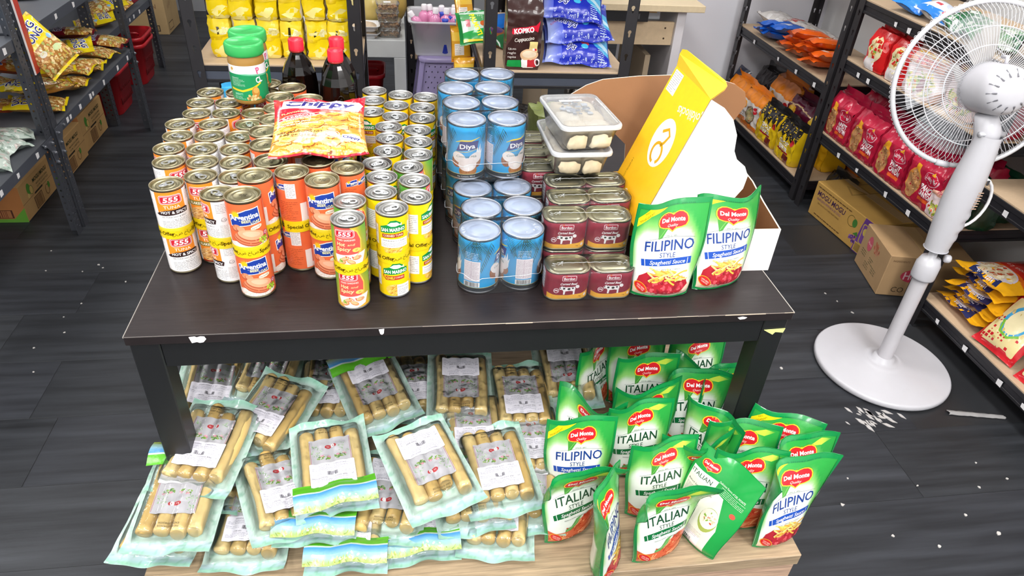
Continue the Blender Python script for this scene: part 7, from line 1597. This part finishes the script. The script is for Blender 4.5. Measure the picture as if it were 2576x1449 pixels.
    y = Art(); y.rect(-110, -150, 110, 150, 'c02618', 0); y.rect(-110, 60, 110, 150, 'f2b01e', 1); y.poly([(-60, 150), (70, 150), (64, 104), (-50, 112)], '27305e', 2); y.text('vitamins', 4, 132, 14, 'e8e8f4', 3, 70, .0).text('natural', 0, 116, 10, 'e8e8f4', 3, 54); y.ell(10, 84, 76, 46, 'd8cfe0', 2).ell(10, 84, 70, 41, 'e2cfa8', 3); y.scatter(10, 84, 62, 34, 60, ['efe2c4', 'd9c094', 'c8502e', 'f4ead0'], 9, 6, 4, 5); y.text('Savon Le', 10, 8, 18, 'e8c8b8', 3, 100, .05); y.poly([(-110, 40), (110, 30), (110, 62), (-110, 64)], 'e06a1e', 1)
    yb = y.bake(-110, 110, -150, 150, 14, 14)
    for i in range(5): pillow('pasta_bag', 'yellow and red bag of dry pasta on the bottom right shelf, ' + ['bottom of pile', 'second from bottom', 'middle', 'second from top', 'top of pile'][i], 'pasta bag', .20, .30, .05, yb, 'b8261a', (2.375+.008*(i % 2), .672-.003*i, zb+.026+i*.034), (.03, .06, pi/2+.08*((i % 3)-1)), 160+i, 'yellow and red pasta bags', seal='f2b01e', crk=1.2)
    q = Art(); q.rect(-75, -110, 75, 110, 'c8202a', 0); q.rrect(-62, -92, 62, 70, 6, 'e8d69a', 1); q.ell(0, 4, 42, 58, '3fa0d0', 2).ell(2, 4, 33, 46, 'efe2b4', 3).line([(-36, -10), (-20, -46), (12, -52), (38, -30)], 8, '7ab83a', 4); q.scatter(0, -20, 54, 60, 18, ['d9c078', 'f0e2b0'], 7, 4, 2, 3)
    qb = q.bake(-75, 75, -110, 110, 12, 12)
    for i, (x, y_, z_, rz, lb) in enumerate(((2.285, .50, zb+.095, -1.45, 'red and cream rice bag with blue ring leaning on the bottom right shelf'), (2.29, .32, zb+.09, -1.5, 'red and cream rice bag at the frame edge of the bottom right shelf'))):
        pillow('rice_bag', lb, 'rice bag', .15, .21, .06, qb, 'b81c26', (x, y_, z_), (.95, 0, rz), 170+i, 'red and cream rice bags')
    pillow('red_packet', 'bright red packet lying across the pasta bags behind the rice bag', 'packet', .10, .16, .04, Art().rect(-50, -80, 50, 80, 'd81f2e', 0).rect(-30, -20, 30, 10, 'e8dcec', 1).text('SALE', 0, -5, 12, '6a5a9a', 2), 'c81c2a', (2.37, .52, zb+.235), (.2, .1, -.9), 175)
right_goods()
# ------------------------------------------------------------------ litter on the floor
def litter():
    R = random.Random(31)
    base = [(-.81, 1.40, .006), (-.62, 1.30, .008), (-.60, 1.28, .006), (-.78, 1.27, .005), (-.66, 1.26, .005), (-.50, 1.19, .007), (-.60, 1.07, .006), (-.63, 1.0, .005), (-.60, .92, .006), (-.66, .85, .006), (-.62, .74, .006), (1.56, .62, .011), (1.62, .60, .011), (1.42, .66, .010), (1.54, .08, .01), (1.62, .24, .006), (1.50, .30, .006), (1.90, -.04, .012), (1.85, .02, .009), (1.62, -.02, .008), (1.72, -.06, .008), (2.0, .18, .006), (2.05, .12, .007), (1.78, .12, .006), (2.08, .02, .006), (1.95, .10, .007), (1.6, .16, .005), (2.02, .87, .01), (1.98, .99, .008), (2.0, .94, .007)]
    for i, (x, y, s) in enumerate(base):
        b = MB(); n = 7; p = [(s*R.uniform(.35, .7)*cos(2*pi*k/n), s*R.uniform(.25, .6)*sin(2*pi*k/n)) for k in range(n)]
        b.prism(p, lambda u, v: (u, v, .0022), lambda u, v: (u*1.05, v*1.05, .0003), 'c2beba')
        tag(b.o('paper_crumb', 'paper', None, (x, y, 0), (0, 0, R.uniform(0, 3))), 'tiny white crumb on the dark floor ' + ('between the left rack and the table' if x < 0 else ('beside the brown cartons at right' if y > .8 else ('close to the fan base, towards the table' if y > .5 else 'in the open area in front of the fan'))), 'crumb', 'white crumbs on the floor ' + ('at left' if x < 0 else 'at right'))
    b = MB()
    for i in range(26):
        x, y = 1.80+R.gauss(0, .045), .365+R.gauss(0, .02); s = R.uniform(.003, .014); a = R.uniform(-1.4, -.6)
        p = [(x+s*cos(a+q)*k, y+s*sin(a+q)*k) for q, k in ((0, 1.6), (.9, .5), (2.2, .6), (3.2, 1.3), (4.2, .5), (5.3, .6))]
        b.prism(p, lambda u, v: (u, v, .0018), lambda u, v: (u, v, .0002), 'bcb8b6')
    o = b.o('plaster_crumbs', 'paper'); o['kind'] = 'stuff'; tag(o, 'scatter of white plaster crumbs in front of the fan base', 'crumbs')
    s = MB().grid(lambda u, v: (2.045+.165*u+.004*sin(v*9), .372-.035*u+.020*(v-.5)*(1-.3*u)+.003*nz(u*9, v*5), .002+.006*(1-(2*v-1)**2)+.0015*nz(u*20, v*8)), 18, 6, '9c9a9a')
    o = s.o('plastic_strip', 'pack'); tag(o, 'grey crumpled plastic strip sticking out from under the fan base', 'strip')
litter()
